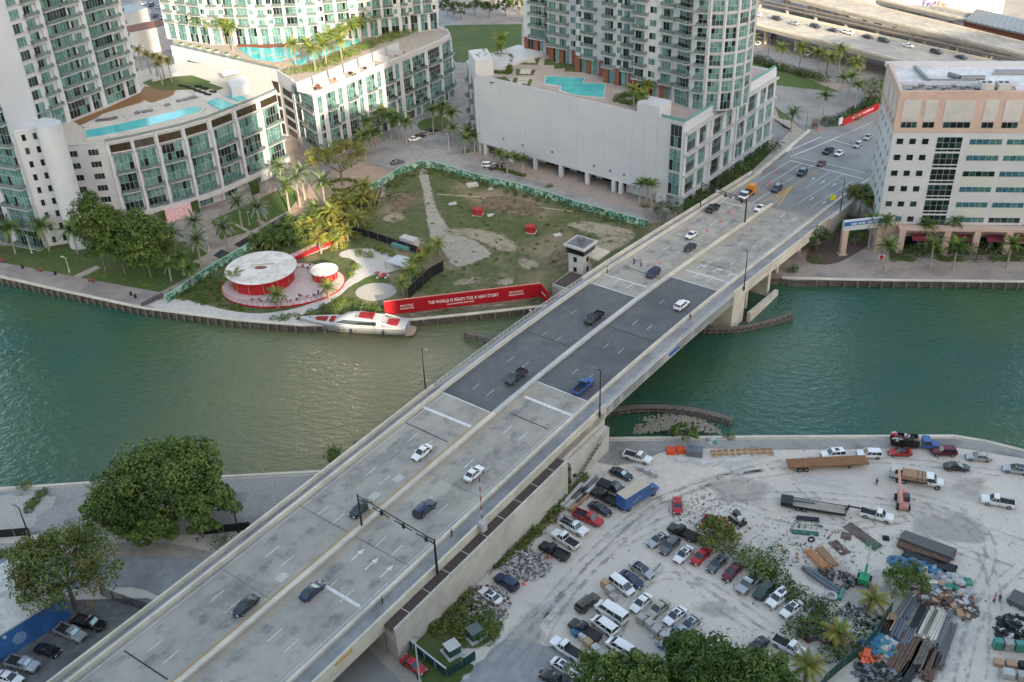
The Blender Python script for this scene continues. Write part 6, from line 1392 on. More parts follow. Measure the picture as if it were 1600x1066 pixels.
t = thing('market_stall', 'teal and red bar counter behind the white shade sail', 'kiosk', at(628, 388)); b = MB(); b.box((0, 0, 0), (6, 2, 1.2), -.6); b.build('counter', m_teal, t); b = MB(); b.box((2, 1.6, 0), (5, 2.4, 2.4), -.6); b.build('back_wall', m_wall, t); b = MB(); b.box((5, -2.5, 0), (3, 1.2, 1.0), -.6); b.build('red_counter', m_red, t)
for i, (x, y) in enumerate(((590, 430), (600, 432), (596, 436))):
    t = thing('sun_umbrella_table', '%s red-topped table by the putting-green lawn' % ORD[i], 'table', at(x, y), 0, 'red-topped tables by the small lawn'); b = MB(); b.tube((0, 0, 0), (0, 0, .75), .06, n=6); b.tube((0, 0, .75), (0, 0, .8), .7, n=14); b.build('top', m_red, t); b = MB(); b.box((1.1, 0, 0), (.6, .6, .5)); b.box((-1.1, .2, 0), (.6, .6, .5)); b.build('stool', m_white, t)
# long walls and fences
m_mural = M('jungle_mural', (.16, .36, .27), (.03, .09, .05), 1.6, .7, mid=(.46, .52), c3=(.42, .55, .46), s3=.7, mid3=(.52, .58))
m_mint = M('mint_panel', (.3, .47, .38), (.24, .4, .32), .8, .6)
def fence(label, pix, h, mat, name='fence', z=0, cap=None, step=3, w=.12, top=True, cat='fence', jit=0):
    H0 = G+h if top else G; pts = [at(*p, H0) for p in pix]
    for p in pts: p.z = G
    t = thing(name, label, cat, pts[0]); L0 = pts[0].copy(); pts = [p-L0 for p in pts]
    b = MB(); b.strip(pts, w, h); b.build('panel', mat, t); b = MB()
    if cap: b.strip([p+Vector((0, 0, h)) for p in pts], w+.14, .1); b.build('cap', cap, t)
    b = MB(); k = 0
    for a, c in zip(pts, pts[1:]):
        for i in range(max(1, int((c-a).length/step))): p = a.lerp(c, i/max(1, int((c-a).length/step))); b.box((p.x, p.y, 0), (w+.08, w+.08, h+.05)); 
    b.each('post', cap or m_metal, t); return t
GF = [(257, 463), (300, 434), (345, 405), (420, 362), (476, 337), (507, 322), (564, 293), (597, 279), (626, 261), (657, 251), (679, 253), (700, 259), (740, 271), (810, 287), (860, 301), (904, 316), (960, 331), (1013, 345)]
fence('mint green garden wall painted with jungle leaves, curving around the vacant lot', GF, 2.3, m_mural, 'painted_wall', cap=m_mint, step=8, w=.3)
massv = [(at(*p, G+1.2), .9, 1.2, (0, 1, 0), 40) for p in scatter([(600, 284), (657, 258), (700, 264), (860, 305), (1010, 348), (1000, 354), (860, 316), (700, 274), (657, 268), (605, 292)], 150, 3.5, 31)]
for m_ in massv: m_[0].z = G
massof('creeping_vines', massv)
fence('black fabric fence zigzagging between the garden and the vacant lot', [(540, 352), (575, 360), (620, 375), (652, 385), (650, 393)], 2.2, m_black, cap=None, name='screen_fence')
fence('black fabric fence climbing from the banner wall up to the garden palms', [(636, 452), (648, 440), (672, 418), (692, 407)], 3.2, m_black, name='screen_fence')
# banner wall with lettering
bt = thing('banner_wall', 'long bright red banner wall with white lettering on the far waterfront', 'banner', at(602, 492)); L0 = bt.location
ba, bb_ = at(602, 493), at(845, 464); bc = at(858, 479); BH = 3.9
for p in (ba, bb_, bc): p.z = G
b = MB(); b.strip([ba-L0, bb_-L0], .25, BH); b.build('panel', m_redb, bt); b = MB(); b.strip([bb_-L0, bc-L0], .25, BH); b.build('end_panel', m_redb, bt)
b = MB(); b.strip([ba-L0+Vector((0, 0, BH)), bb_-L0+Vector((0, 0, BH))], .4, .12); b.build('top_edge', M('salmon_trim', (.6, .2, .15), rough=.6), bt)
bd = (bb_-ba).normalized(); bn = Vector((bd.y, -bd.x, 0)); brz = math.atan2(bd.y, bd.x); BL = (bb_-ba).length
m_let = M('white_lettering', (.82, .8, .78), rough=.6)
def text(s, size, pos, rz, parent, mat=m_let, inv=None, tilt=math.pi/2, al='CENTER', ext=.02, nm='lettering', sx=1):
    cu = bpy.data.curves.new(nm, 'FONT'); cu.body = s; cu.size = size; cu.align_x = al; cu.extrude = ext; cu.offset = .012*size; cu.space_character = 1.1; cu.materials.append(mat); cu.resolution_u = 2
    o = bpy.data.objects.new(nm, cu); COL.objects.link(o); o.parent = parent; 
    bpy.context.view_layer.update(); me = bpy.data.meshes.new_from_object(o.evaluated_get(bpy.context.evaluated_depsgraph_get())); bpy.data.objects.remove(o); me.name = nm
    o = put(nm, me, parent); o.location = pos; o.rotation_euler = (tilt, 0, rz); o.scale = (sx, 1, 1); return o
def onb(f, z): return ba-L0+bd*BL*f+bn*.16+Vector((0, 0, z))
text('THE WORLD IS READY FOR A NEW STORY', 1.2, onb(.5, 1.8), brz, bt, sx=.7); text('SALES EXPERIENCE NOW OPEN', .55, onb(.48, .95), brz, bt, sx=.8)
text('BACCARAT', .65, onb(.84, 2.2), brz, bt); text('RESIDENCES', .65, onb(.84, 1.4), brz, bt); text('BACCARAT', .65, onb(.14, 2.0), brz, bt, sx=.9); text('RESIDENCES', .65, onb(.14, 1.2), brz, bt, sx=.9)
ed_ = (bc-bb_).normalized(); text('BACCARAT', .5, bb_-L0+ed_*2.2+Vector((ed_.y, -ed_.x, 0))*.16+Vector((0, 0, 1.8)), math.atan2(ed_.y, ed_.x), bt)
m_gel = M('gelcoat', (.4, .4, .41), rough=.25, spec=.6); m_cush = M('red_cushion', (.28, .012, .018), (.22, .01, .015), 3, .8)
# yacht
yc = (at(470, 506, .9)+at(644, 516, .9))/2; yd = at(644, 516, .9)-at(470, 506, .9); YL = yd.length
y_ = thing('motor_yacht', 'sleek white motor yacht with red cushions moored beside the garden', 'yacht', (yc.x, yc.y, 0), math.atan2(-yd.y, -yd.x)); h = YL/2     # x forward = bow
def hs(x, w, zt, zb=-.5, fl=.75): return [(x, -w, zt), (x, -w*fl, .5), (x, -w*.25, zb), (x, w*.25, zb), (x, w*fl, .5), (x, w, zt)]
b = MB(); b.loft([hs(-h+1.0, 2.7, 1.9), hs(-h*.4, 3.0, 2.1), hs(h*.1, 2.95, 2.35), hs(h*.5, 2.3, 2.6), hs(h*.8, 1.2, 2.8), hs(h*.95, .4, 2.9), hs(h, .04, 2.95, .9)]); b.build('hull', M('pearl_hull', (.34, .35, .37), rough=.2), y_, 40)
b = MB(); b.prism([(-h-.6, -1.8), (-h-.9, 0), (-h-.6, 1.8), (-h+1.2, 2.5), (-h+1.2, -2.5)], .5, .8); b.build('swim_platform', M('teak', (.38, .29, .22), rough=.7), y_)
b = MB(); b.prism([(-h+1.1, -2.5), (-h*.2, -2.7), (h*.45, -2.1), (h*.8, -1.0), (h*.93, 0), (h*.8, 1.0), (h*.45, 2.1), (-h*.2, 2.7), (-h+1.1, 2.5)], 2.3, 2.75); b.build('deck', m_gel, y_)
def cs_(x, w, z0, z1, k=.72): return [(x, -w, z0), (x, -w*.97, z0+(z1-z0)*.5), (x, -w*k, z1), (x, w*k, z1), (x, w*.97, z0+(z1-z0)*.5), (x, w, z0)]
b = MB(); b.loft([cs_(-h*.5, 2.3, 2.7, 4.0), cs_(-h*.1, 2.35, 2.7, 4.5), cs_(h*.12, 2.1, 2.7, 4.3), cs_(h*.36, 1.6, 2.7, 2.85)]); b.build('superstructure', m_gel, y_, 45)
b = MB(); b.loft([cs_(-h*.42, 2.34, 2.95, 3.75, .9), cs_(-h*.08, 2.42, 3.0, 3.95, .88), cs_(h*.16, 2.12, 3.0, 3.8, .85), cs_(h*.3, 1.7, 2.95, 3.05, .9)]); b.build('side_windows', m_cg, y_, 45)
b = MB(); b.box((-h*.22, 0, 4.3), (3.6, 2.6, .3)); b.build('sunroof_cushion', m_cush, y_); b = MB(); b.prism([(h*.5, -1.0), (h*.68, -.7), (h*.72, 0), (h*.68, .7), (h*.5, 1.0)], 2.75, 2.95); b.build('bow_cushion', m_cush, y_)
b = MB(); b.box((h*.4, 0, 2.75), (1.2, 2.4, .25)); b.build('bow_seat', m_cush, y_); b = MB(); b.box((-h*.68, 0, 2.6), (2.6, 2.6, .5)); b.build('aft_cushion', m_cush, y_)
b = MB()
for s in (-1, 1): b.loft([[(-h*.5, s*2.3, 3.6), (-h*.5, s*2.1, 4.0), (-h*.5, s*2.0, 3.6)], [(-h*.9, s*2.5, 2.3), (-h*.9, s*2.4, 2.5), (-h*.9, s*2.3, 2.3)]])
b.each('stern_wing', m_gel, y_); b = MB(); b.path([(-h*.05, -1.4, 4.4), (-h*.1, -1.0, 5.3), (-h*.1, 1.0, 5.3), (-h*.05, 1.4, 4.4)], .12); b.build('radar_arch', m_metal, y_)
for x in (h*.02, -h*.55): b = MB(); b.tube((x, 2.95, .6), (x, 2.95, 2.1), .28, n=8); b.build('fender', PT['navy'], y_)
b = MB()
for k in range(4): b.ellip((h*.25-k*1.4, 2.75-.02*k, 1.6), (.3, .2, .12), 8, 5)
b.each('porthole', m_cg, y_)
# red sheds and slabs on the lot
for i, (x, y) in enumerate(((747, 336), (830, 363))):
    t = thing('red_shed', 'small dark red shed with a gable roof, %s' % ('nearer the leaf-painted wall' if i == 0 else 'farther to the right in the vacant lot'), 'shed', at(x, y), -.25)
    b = MB(); b.box((0, 0, 0), (3.0, 2.6, .2)); b.build('concrete_base', m_white, t); b = MB(); b.prism([(-1.25, -1.05), (1.25, -1.05), (1.25, 1.05), (-1.25, 1.05)], .2, 2.1); b.build('wall', m_red, t)
    b = MB(); b.add([(-1.4, -1.2, 2.05), (1.4, -1.2, 2.05), (1.4, 0, 2.7), (-1.4, 0, 2.7), (-1.4, 1.2, 2.05), (1.4, 1.2, 2.05)], [(0, 1, 2, 3), (3, 2, 5, 4), (0, 3, 4), (1, 5, 2)]); b.build('roof', M('shed_roof', (.3, .04, .035), rough=.6), t); b = MB(); b.box((.3, -1.07, .5), (.8, .05, .8)); b.build('louvre', m_rust, t)
for i, (x, y, sx, sy) in enumerate(((707, 319, 2.4, 1.8), (767, 337, 2, 1.6), (871, 368, 2.2, 1.8), (766, 296, 1.6, 1.6), (738, 291, 3.6, 2.4))):
    o = MB(); o.box((0, 0, -.1), (sx, sy, .35 if i < 4 else .9)); ob = o.build('concrete_slab', m_wall, None, None, at(x, y), .3); tag(ob, ['pale concrete slab left of the upper red shed', 'pale slab just right of the upper red shed', 'pale slab right of the lower red shed', 'small block beside the ruined footing in the lot', 'ruined concrete footing at the far side of the lot'][i], 'concrete slab')
o = MB(); o.strip([at(683, 308)-at(683, 308), at(745, 312)-at(683, 308), at(790, 322)-at(683, 308), at(900, 336)-at(683, 308), at(1010, 356)-at(683, 308)], .25, .12); o = o.build('buried_kerb', m_conc, None, None, at(683, 304)); struct(o)
# ------------------------------------------------------------------ bridge tender house
t = thing('bridge_house', 'small pale bridge tender tower with dark window band beside the lifting span', 'tower', V3(at(907, 440), 0), BT-.0)
b = MB(); b.box((0, 0, -1), (4.4, 4.4, 11.8)); b.build('wall', m_wall, t); b = MB(); b.box((0, 0, 10.8), (5.2, 5.2, 1.8)); b.build('window_band', g_dark, t); b = MB(); b.box((0, 0, 12.5), (6.3, 6.3, .6)); b.build('roof_slab', m_wall, t)
b = MB(); b.box((0, 0, 13.05), (5.2, 5.2, .12)); b.box((.6, .2, 13.1), (1.4, 1.2, .9)); b.box((-1.2, -1, 13.1), (.8, .8, .6)); b.build('roof_equipment', m_metal, t)
for z in (5.6, 8.4): 
    for yy in (-2.22,): b = MB(); b.box((-.2, yy, z), (1.0, .08, 1.3)); b.build('window', g_dark, t); b = MB(); b.box((-2.22, .2, z), (.08, 1.0, 1.3)); b.build('window', g_dark, t)
b = MB(); b.box((-6.5, -1.5, -1), (8, 6, 6.5)); b.build('machine_room', m_wall, t); b = MB(); b.box((-6.5, -1.5, 5.5), (7.4, 5.4, .15)); b.build('machine_room_roof', m_soil, t)
b = MB(); b.box((3.2, -3.0, 9.0), (5.5, 4, .5)); b.build('entry_bridge', m_conc, t); b = MB(); b.box((4.6, 2.4, 8.2), (2.4, 2.2, 2.2)); b.build('dark_hut', m_dark, t)
# ------------------------------------------------------------------ lamps, gantries, signals
def lamp(label, base, h, mat=m_dark, z=None, arm=1.2, armdir=0, head=m_metal, r=.13, cat='street lamp', name='street_lamp'):
    p = at(*base) if z is None else (V3(at(*base, z), z) if isinstance(z, (int, float)) else bp(*bs(*base)))
    t = thing(name, label, cat, p); b = MB(); b.tube((0, 0, -.5), (0, 0, h), r*1.25, r*.7, 8); b.tube((0, 0, 0), (0, 0, .5), r*1.9, n=8); b.build('pole', mat, t, 40)
    e = (math.cos(armdir)*arm, math.sin(armdir)*arm, h+.1); b = MB(); b.tube((0, 0, h-.05), e, r*.6, n=6); b.build('arm', mat, t); b = MB(); b.box((e[0], e[1], h), (.9, .4, .16), armdir); b.build('lamp_head', head, t); return t
s, d = bs(660, 612); 
def dlamp(label, s, d, h, dr): p = bp(s, d, .3); t = lamp(label, (0, 0), h, z=None, armdir=dr); t.location = p; return t
lamps = [('dark lamp post rising from the left parapet over the golden water', (660, 612), 10.5, BT-1.57), ('dark lamp post beside the near end of the dark lifting span', (929, 648), 10.5, BT+1.57), ('dark lamp post on the right parapet above the far pier', (1151, 450), 10, BT+1.57),
         ('dark lamp post on the ramp parapet before the office block', (1308, 333), 10, BT+1.57)]
for lab, b_, h_, a_ in lamps:
    s, d = bs(*b_); dlamp(lab, s, 15.1 if d > 0 else -18.6, h_, a_)
lamp('dark leaning street lamp between banyan and bridge on the near bank', (373, 832), 11, armdir=2.2); lamp('slender street lamp by the curved road at the far left', (46, 838), 7, armdir=2.6)
lamp('pale slender lamp post at the leaf wall end by the bridge', (1034, 352), 8, mat=m_metal, armdir=2); lamp('small white lamp on the lawn by the promenade', (109, 426), 4.5, mat=m_wall, armdir=2.6, head=m_wall)
lamp('white lamp post at the lawn edge before the left tower', (50, 396), 5, mat=m_wall, armdir=2, head=m_wall)
for i, (x, y) in enumerate(((327, 392), (363, 378), (390, 352), (416, 342), (520, 312), (553, 296))): lamp('%s short white bollard lamp from the left along the leaf-painted wall' % ORD[i], (x, y), 4, mat=m_wall, armdir=1, arm=.3, head=m_wall, r=.09)
lamp('white lamp post at the kerb left of the blank white wall', (702, 238), 6, mat=m_wall, armdir=2, head=m_wall)
lamp('tall black pole inside the fenced rubble strip, near the bridge', (641, 960), 5, mat=m_metal, arm=.2); lamp('pale utility pole standing over the red car', (656, 1066), 10, mat=m_wall, arm=.3)
for i, (x, y, h_) in enumerate(((1291, 116, 9), (1200, 88, 8), (1256, 45, 9), (1258, 210, 8), (1213, 235, 6))): lamp(['dark signal pole among the corner park palms', 'lamp beside the tower in front of the raised highway', 'pale lamp mast on the raised highway', 'white lamp post at the park corner kerb', 'grey signal pole at the ramp end'][i], (x, y), h_, mat=m_metal if i else m_dark, armdir=2)
m_sig = M('signal_housing', (.02, .02, .02), rough=.5)
def gantry(label, base_a, base_b, h, arm_to=None, truss=True, lights=6, hz=None):
    (s0, d0), (s1, d1) = base_a, base_b; pa, pb = bp(s0, d0), bp(s1, d1); t = thing('signal_gantry', label, 'sign gantry', pa); L0 = pa
    b = MB(); b.tube((0, 0, 0), (0, 0, h), .24, .16, 8); b.build('post', m_dark, t); q = pb-L0
    if truss: b = MB(); b.tube(q, q+Vector((0, 0, h-q.z)), .2, .14, 8); b.build('post', m_dark, t)
    b = MB(); a = Vector((0, 0, h-1.0)); c = Vector((q.x, q.y, h-1.0)); up = Vector((0, 0, .8)); b.tube(a, c, .1, n=6)
    if truss:
        b.tube(a+up, c+up, .1, n=6); n = 10
        for i in range(n): b.tube(a.lerp(c, i/n)+(up if i % 2 else up*0), a.lerp(c, (i+1)/n)+(up*0 if i % 2 else up), .05, n=4)
    b.build('arm', m_dark, t); b = MB(); dr_ = (c-a).normalized(); al_ = math.atan2(dr_.y, dr_.x)
    for i in range(lights): p = a.lerp(c, .12+.72*i/(lights-1)); b.box((p.x+.2, p.y-.2, p.z-.45), (.9 if i % 2 else .5, .3, 1.1 if i % 2 else .9), al_, i % 2)
    b.each('signal', [m_sig, m_wall], t)
s, d = bs(673, 890); s2, d2 = bs(562, 822); gantry('dark lattice signal gantry spanning the near right carriageway', (s, -18.7), (s2, -.9), 7.4)
s, d = bs(1160, 349); gantry('dark signal gantry with one long arm over the far left carriageway', (s, -.9), (s+4, 14.6), 7, lights=5)
# barrier arm
s, d = bs(751, 825); t = thing('barrier_gate', 'raised red and white barrier arm on the right side of the bridge', 'barrier', bp(s, -18.6, -.3)); b = MB(); b.box((0, 0, 0), (1.2, 1.2, 1.9), BT); b.build('housing', m_wall, t)
b = MB()
for k in range(10): b.box((0, 0, 1.6+k*1.0), (.16, .16, 1.0), BT, k % 2)
b.build('arm', [m_wall, m_redb], t)
for i, (x, y, c_) in enumerate(((600, 938, 1), (706, 842, 2), (718, 833, 3), (1002, 566, 4))):
    pass
# ------------------------------------------------------------------ people, bicycles, cones
skin = M('skin', (.45, .27, .19), rough=.6)
def person(label, pos, rz, top, legs, stride=.25, bend=0, arm=.1, hair=(.03, .02, .015), sit=False):
    t = thing('person', label, 'person', pos, rz); hip = .9 if not sit else .95
    def skinobj(name, verts, edges, radii, mats, root=0):
        me = bpy.data.meshes.new(name); me.from_pydata(verts, edges, []); o = put(name, me, t)
        md = o.modifiers.new('skin', 'SKIN'); md.use_smooth_shade = True
        for v, r in zip(me.skin_vertices[0].data, radii): v.radius = (r, r)
        me.skin_vertices[0].data[root].use_root = True; me.materials.append(mats); sb = o.modifiers.new('sub', 'SUBSURF'); sb.levels = 1; sb.render_levels = 1; return o
    k = stride; b_ = bend
    v = [(0, 0, hip), (b_*.3, 0, hip+.28), (b_*.6, 0, hip+.52), (b_*.75, 0, hip+.62), (b_*.85, 0, hip+.74), (b_*.9+.02, 0, hip+.84),
         (b_*.6, .2, hip+.47), (b_*.6+arm*.5, .25, hip+.2), (b_*.6+arm*1.6, .22, hip-.03), (b_*.6, -.2, hip+.47), (b_*.6-arm*.3+.05, -.25, hip+.2), (b_*.6+.1, -.23, hip-.03),
         (0, .1, hip-.06), (k*.5 if not sit else .35, .11, hip*.52), (k*.6 if not sit else .15, .11, .08), (k*.6+.16 if not sit else .3, .12, .04), (0, -.1, hip-.06), (-k*.3+.05 if not sit else .3, -.11, hip*.52), (-k if not sit else .1, -.11, .08), (-k+.16 if not sit else .25, -.12, .04)]
    e = [(0, 1), (1, 2), (2, 3), (3, 4), (4, 5), (2, 6), (6, 7), (7, 8), (2, 9), (9, 10), (10, 11), (0, 12), (12, 13), (13, 14), (14, 15), (0, 16), (16, 17), (17, 18), (18, 19)]
    skinobj('body', v, e, [.14, .13, .15, .06, .09, .08, .06, .045, .035, .06, .045, .035, .09, .065, .045, .04, .09, .065, .045, .04], skin)
    skinobj('shirt', [v[i] for i in (0, 1, 2, 6, 7, 9, 10)], [(0, 1), (1, 2), (2, 3), (3, 4), (2, 5), (5, 6)], [.165, .155, .17, .075, .06, .075, .06], top)
    skinobj('trousers', [v[i] for i in (0, 12, 13, 14, 16, 17, 18)], [(0, 1), (1, 2), (2, 3), (0, 4), (4, 5), (5, 6)], [.15, .105, .08, .06, .105, .08, .06], legs)
    b = MB(); b.ellip((v[5][0]-.02, 0, v[5][2]+.02), (.1, .095, .1), 8, 6); b.build('hair', M('hair', hair, rough=.8), t, 60); return t
c_hv = M('hi_vis_vest', (.5, .7, .05), rough=.7); c_or = M('orange_vest', (.75, .2, .03), rough=.7); c_dk = M('dark_cloth', (.03, .032, .04), rough=.9); c_bl = M('denim', (.05, .08, .16), rough=.9); c_wh = M('white_shirt', (.6, .6, .6), rough=.9); c_br = M('brown_cloth', (.16, .08, .05), rough=.9)
def onbr(x, y, up=.18): s, d = bs(x, y, up); return bp(s, d, up)
person('person in a yellow high-visibility vest on the bridge walkway by the tender tower', onbr(949, 427), 3.8, c_hv, c_dk)
person('person in dark clothes walking the right walkway near the gantry', onbr(706, 838), BT, c_br, c_dk, .35); person('person in black walking the right walkway near the bottom', onbr(598, 944), BT, c_dk, c_dk, .4)
person('person on the right walkway halfway along the dark lifting span', onbr(1078, 500), BT, c_dk, c_dk, .35); person('person in grey on the left walkway above the banner wall', onbr(829, 492), BT+3, c_wh, c_dk, .3)
person('worker in an orange vest standing on the bare yard', at(1552, 943), 2, c_or, c_dk, .2); person('worker in dark clothes beside the orange-vested one', at(1561, 940), 4, c_dk, c_bl, .2)
person('person in dark clothes beside the timber truck', at(1369, 758), 1, c_dk, c_dk, .3); person('person in white beside the fence below the banyan', at(309, 846), 1, c_wh, c_dk, .3, .3)
person('person in red by the office river walk hedge', at(1524, 409), 2, M('red_shirt', (.5, .08, .03), rough=.9), c_dk)
for i, (x, y) in enumerate(((991, 413), (1002, 417))):
    p = onbr(x, y, .03); t = thing('bicycle', ['bicycle of the rider in dark clothes beyond the left stop line', 'bicycle of the rider in orange beyond the left stop line'][i], 'bicycle', p, BT+math.pi)
    b = MB(); 
    for sx in (-.52, .52):
        w_ = MB(); n = 16; w_.path([(sx+.34*math.cos(6.283*k/n), 0, .34+.34*math.sin(6.283*k/n)) for k in range(n+1)], .025, 5); w_.build('wheel', m_tyre, t)
    b.path([(-.52, 0, .34), (-.1, 0, .34), (.4, 0, .85), (-.2, 0, .85), (-.52, 0, .34)], .025); b.path([(.52, 0, .34), (.38, 0, 1.0)], .025); b.path([(.38, -.25, 1.02), (.38, .25, 1.02)], .02); b.box((-.22, 0, .95), (.25, .14, .05)); b.build('frame', m_dark, t)
    person(['cyclist in dark clothes riding toward the lifting span', 'cyclist in an orange top riding toward the lifting span'][i], p+Vector((0, 0, .12)), BT+math.pi, (c_dk, c_or)[i], c_bl, sit=True, bend=.4, arm=.25)
def cone(pos, label, group, drum=False):
    t = thing('traffic_cone', label, 'traffic cone', pos, 0, group); b = MB()
    b.box((0, 0, 0), (.6, .6, .06)); b.tube((0, 0, .06), (0, 0, 1.0), .24, .06, 10); b.build('cone', M('cone_orange', (.8, .16, .05), rough=.5), t, 50); b = MB(); b.tube((0, 0, .5), (0, 0, .68), .165, .135, 10); b.build('white_band', m_white, t)
for i, (x, y) in enumerate(((1105, 361), (1074, 359), (1031, 412), (1141, 333), (1166, 317), (1188, 303), (1201, 287), (1213, 270), (1127, 347), (1202, 290))): cone(onbr(x, y, .03), '%s orange traffic cone of the closed lanes, counted from the lifting span' % ORD[i], 'traffic cones on the ramp')
for i, (x, y) in enumerate(((858, 873), (818, 913))): cone(at(x, y), ['orange cone beside the black lifted pickup', 'orange cone between rubble and navy suv'][i], 'cones in the car yard')
t = thing('crossing_sign', 'round-edged fluorescent yellow crossing sign on the ramp before the office', 'traffic sign', onbr(1300, 322)); b = MB(); b.tube((0, 0, 0), (0, 0, 2.6), .05, n=6); b.build('pole', m_metal, t); b = MB(); b.box((0, -.05, 1.9), (1.5, .06, 1.5)); b.build('sign_face', M('fluorescent_yellow', (.75, .75, .02), rough=.5), t)
# ------------------------------------------------------------------ timber fenders and rip-rap
def fender(label, pix, z=1.6, step=1.6, w=1.1, plank=True, t_=None):
    pts = [at(*p, z) for p in pix]; L0 = V3(pts[0], 0); t = thing('timber_fender', label, 'fender', L0); pts = [p-L0 for p in pts]; b = MB()
    pts = curl(pts, 2); b.strip([p+Vector((0, 0, -.5)) for p in pts], w, .3); b.strip([p+Vector((0, 0, -1.1)) for p in pts], .25, .25, off=-w/2); b.build('walkway', m_wood, t); b = MB(); acc = 0
    for a, c in zip(pts, pts[1:]):
        n = max(1, int((c-a).length/step+.5))
        for i in range(n):
            p = a.lerp(c, i/n); dd = (c-a).normalized(); nn = Vector((dd.y, -dd.x, 0))
            b.tube((p.x+nn.x*w*.5, p.y+nn.y*w*.5, -2), (p.x+nn.x*w*.5, p.y+nn.y*w*.5, z-.1+R.uniform(-.15, .35)), .2, n=7)
    b.each('pile', m_wood, t); b = MB(); b.strip([p+Vector((0, 0, .5)) for p in pts], .06, .08, off=w*.4); b.build('rail', m_metal, t)
fender('curved timber pile fender below the near right side of the bridge', [(925, 644), (990, 633), (1050, 634), (1100, 641), (1144, 654)], step=2.2, w=1.5)
fender('long curving timber fender with white marks below the far pier', [(1060, 510), (1140, 513), (1195, 503), (1238, 489)], w=1.3); fender('short dark timber fender left of the lifting span', [(728, 518), (775, 531), (830, 538)], w=1.2)
fender('broken dark fender piles beside the near left parapet', [(552, 690), (575, 684), (600, 672)], w=1.0)
rr = random.Random(8); b = MB()
for k in range(650):
    a = rr.uniform(0, 6.28); r_ = rr.random()**.6; p = at(1060+78*r_*math.cos(a), 678, 0); b.ellip((p.x, p.y+8.5*r_*abs(math.sin(a)), 1.3-1.7*r_), (rr.uniform(.25, .55), rr.uniform(.25, .5), rr.uniform(.2, .35)), 5, 3, 0, .25)
stuff(b.build('rip_rap', M('rubble_stone', (.34, .31, .24), (.24, .22, .17), 2, .9)))
# ------------------------------------------------------------------ blue building, boxes, signs
A_, B_ = at(-70, 1082), at(112, 964); L0 = A_.copy(); d_ = (B_-A_).normalized(); n_ = Vector((-d_.y, d_.x, 0)); az = math.atan2(d_.y, d_.x)
t = thing('blue_building', 'low building with a blue painted wall and dirty white flat roof, bottom left corner', 'building', L0)
p3 = lambda u, v: (d_.x*u+n_.x*v, d_.y*u+n_.y*v); BLn = (B_-A_).length
b = MB(); b.prism([p3(0, 0), p3(BLn, 0), p3(BLn, 16), p3(0, 16)], -.3, 4.9); b.build('blue_wall', M('blue_wall_paint', (.035, .13, .36), (.05, .18, .42), .5, .7, c3=(.03, .1, .28), s3=.25), t)
b = MB(); b.prism([p3(.35, .35), p3(BLn-.35, .35), p3(BLn-.35, 15.6), p3(.35, 15.6)], 4.85, 5.0); b.build('roof', M('dirty_white_roof', (.6, .58, .53), (.5, .48, .44), .6, .8, c3=(.42, .4, .36), s3=.3), t)
b = MB(); b.strip([Vector((*p3(0, .15), 4.9)), Vector((*p3(BLn, .15), 4.9))], .35, .3); b.build('parapet', m_wall, t)
b = MB(); q = p3(BLn-8.5, -.03); b.tube((q[0], q[1], 2.4), (q[0]-n_.x*.06, q[1]-n_.y*.06, 2.4), 1.15, n=24); b.build('faded_emblem', M('faded_emblem', (.16, .28, .45), (.22, .34, .5), 2, .8), t)
b = MB(); q = p3(BLn-10.5, -.2); b.box((q[0], q[1], 4.2), (.5, .4, .3), az); b.build('wall_lamp', m_white, t)
# pile of planks beside the trunk
t = thing('plank_pile', 'scattered planks under the olive tree by the blue wall', 'wood pile', at(138, 953)); b = MB()
for k in range(9): b.tube((R.uniform(-1.5, 1.5), R.uniform(-1, 1), .15+k*.03), (R.uniform(-2.5, 2.5), R.uniform(-2, 2), .3), .07, n=4)
b.each('plank', m_wood2, t)
fence('dark mesh fence standing beside the curved road under the bridge edge', [(160, 930), (178, 938), (236, 958)], 2.2, M('fence_mesh', (.05, .055, .06), rough=.6, alpha=.45), top=False, step=2)
fence('black fabric fence along the near gravel yard left of the banyan', [(-30, 842), (0, 840), (48, 836)], 1.8, m_black, top=False, step=2.5); fence('black fabric fence along the gravel yard between banyan and bridge', [(312, 836), (350, 832), (392, 827)], 1.8, m_black, top=False, step=2.5)
fence('green fabric fence with white lettering round the two utility boxes', [(628, 1002), (664, 1031), (698, 1058)], 1.9, M('green_screen', (.01, .06, .05), rough=.8), top=False, step=2.5, cap=m_white)
fence('dark green fabric fence side facing the paved apron', [(698, 1058), (722, 1045), (743, 1030)], 1.9, M('green_screen', (.01, .06, .05)), top=False, step=2.5)
fence('long dark green fabric fence through the junk yard at the bottom right', [(1392, 955), (1378, 975), (1366, 997), (1345, 1022), (1318, 1042), (1290, 1066), (1270, 1095)], 2.0, M('green_screen', (.01, .06, .05)), top=False, step=2.5)
fence('railing closing the promenade end beside the white garden path', [(222, 480), (240, 471), (256, 464)], 1.3, M('fence_mesh', (.05, .055, .06)), top=False, step=1, name='railing')
for i, (x, y, g_) in enumerate(((707, 1020, 1), (742, 995, 0))):
    t = thing('utility_box', ['green transformer box with a pale lid on a concrete pad', 'dark green transformer box with a dull lid in the weeds'][1-g_], 'utility box', at(x, y), .6); b = MB(); b.box((0, 0, 0), (3, 3, .25)); b.build('concrete_pad', m_wall, t)
    b = MB(); b.box((0, 0, .25), (2.1, 1.9, 1.5)); b.build('cabinet', M('box_green', (.02, .09, .05), rough=.5), t); b = MB(); b.box((0, 0, 1.75), (2.3, 2.1, .12)); b.build('lid', m_wall if g_ else M('dull_lid', (.1, .13, .12), rough=.5), t)
    b = MB()
    for k in (-.5, .5): b.box((k, -.97, .6), (.8, .04, .9))
    b.each('door', M('box_green2', (.03, .12, .07), rough=.5), t)
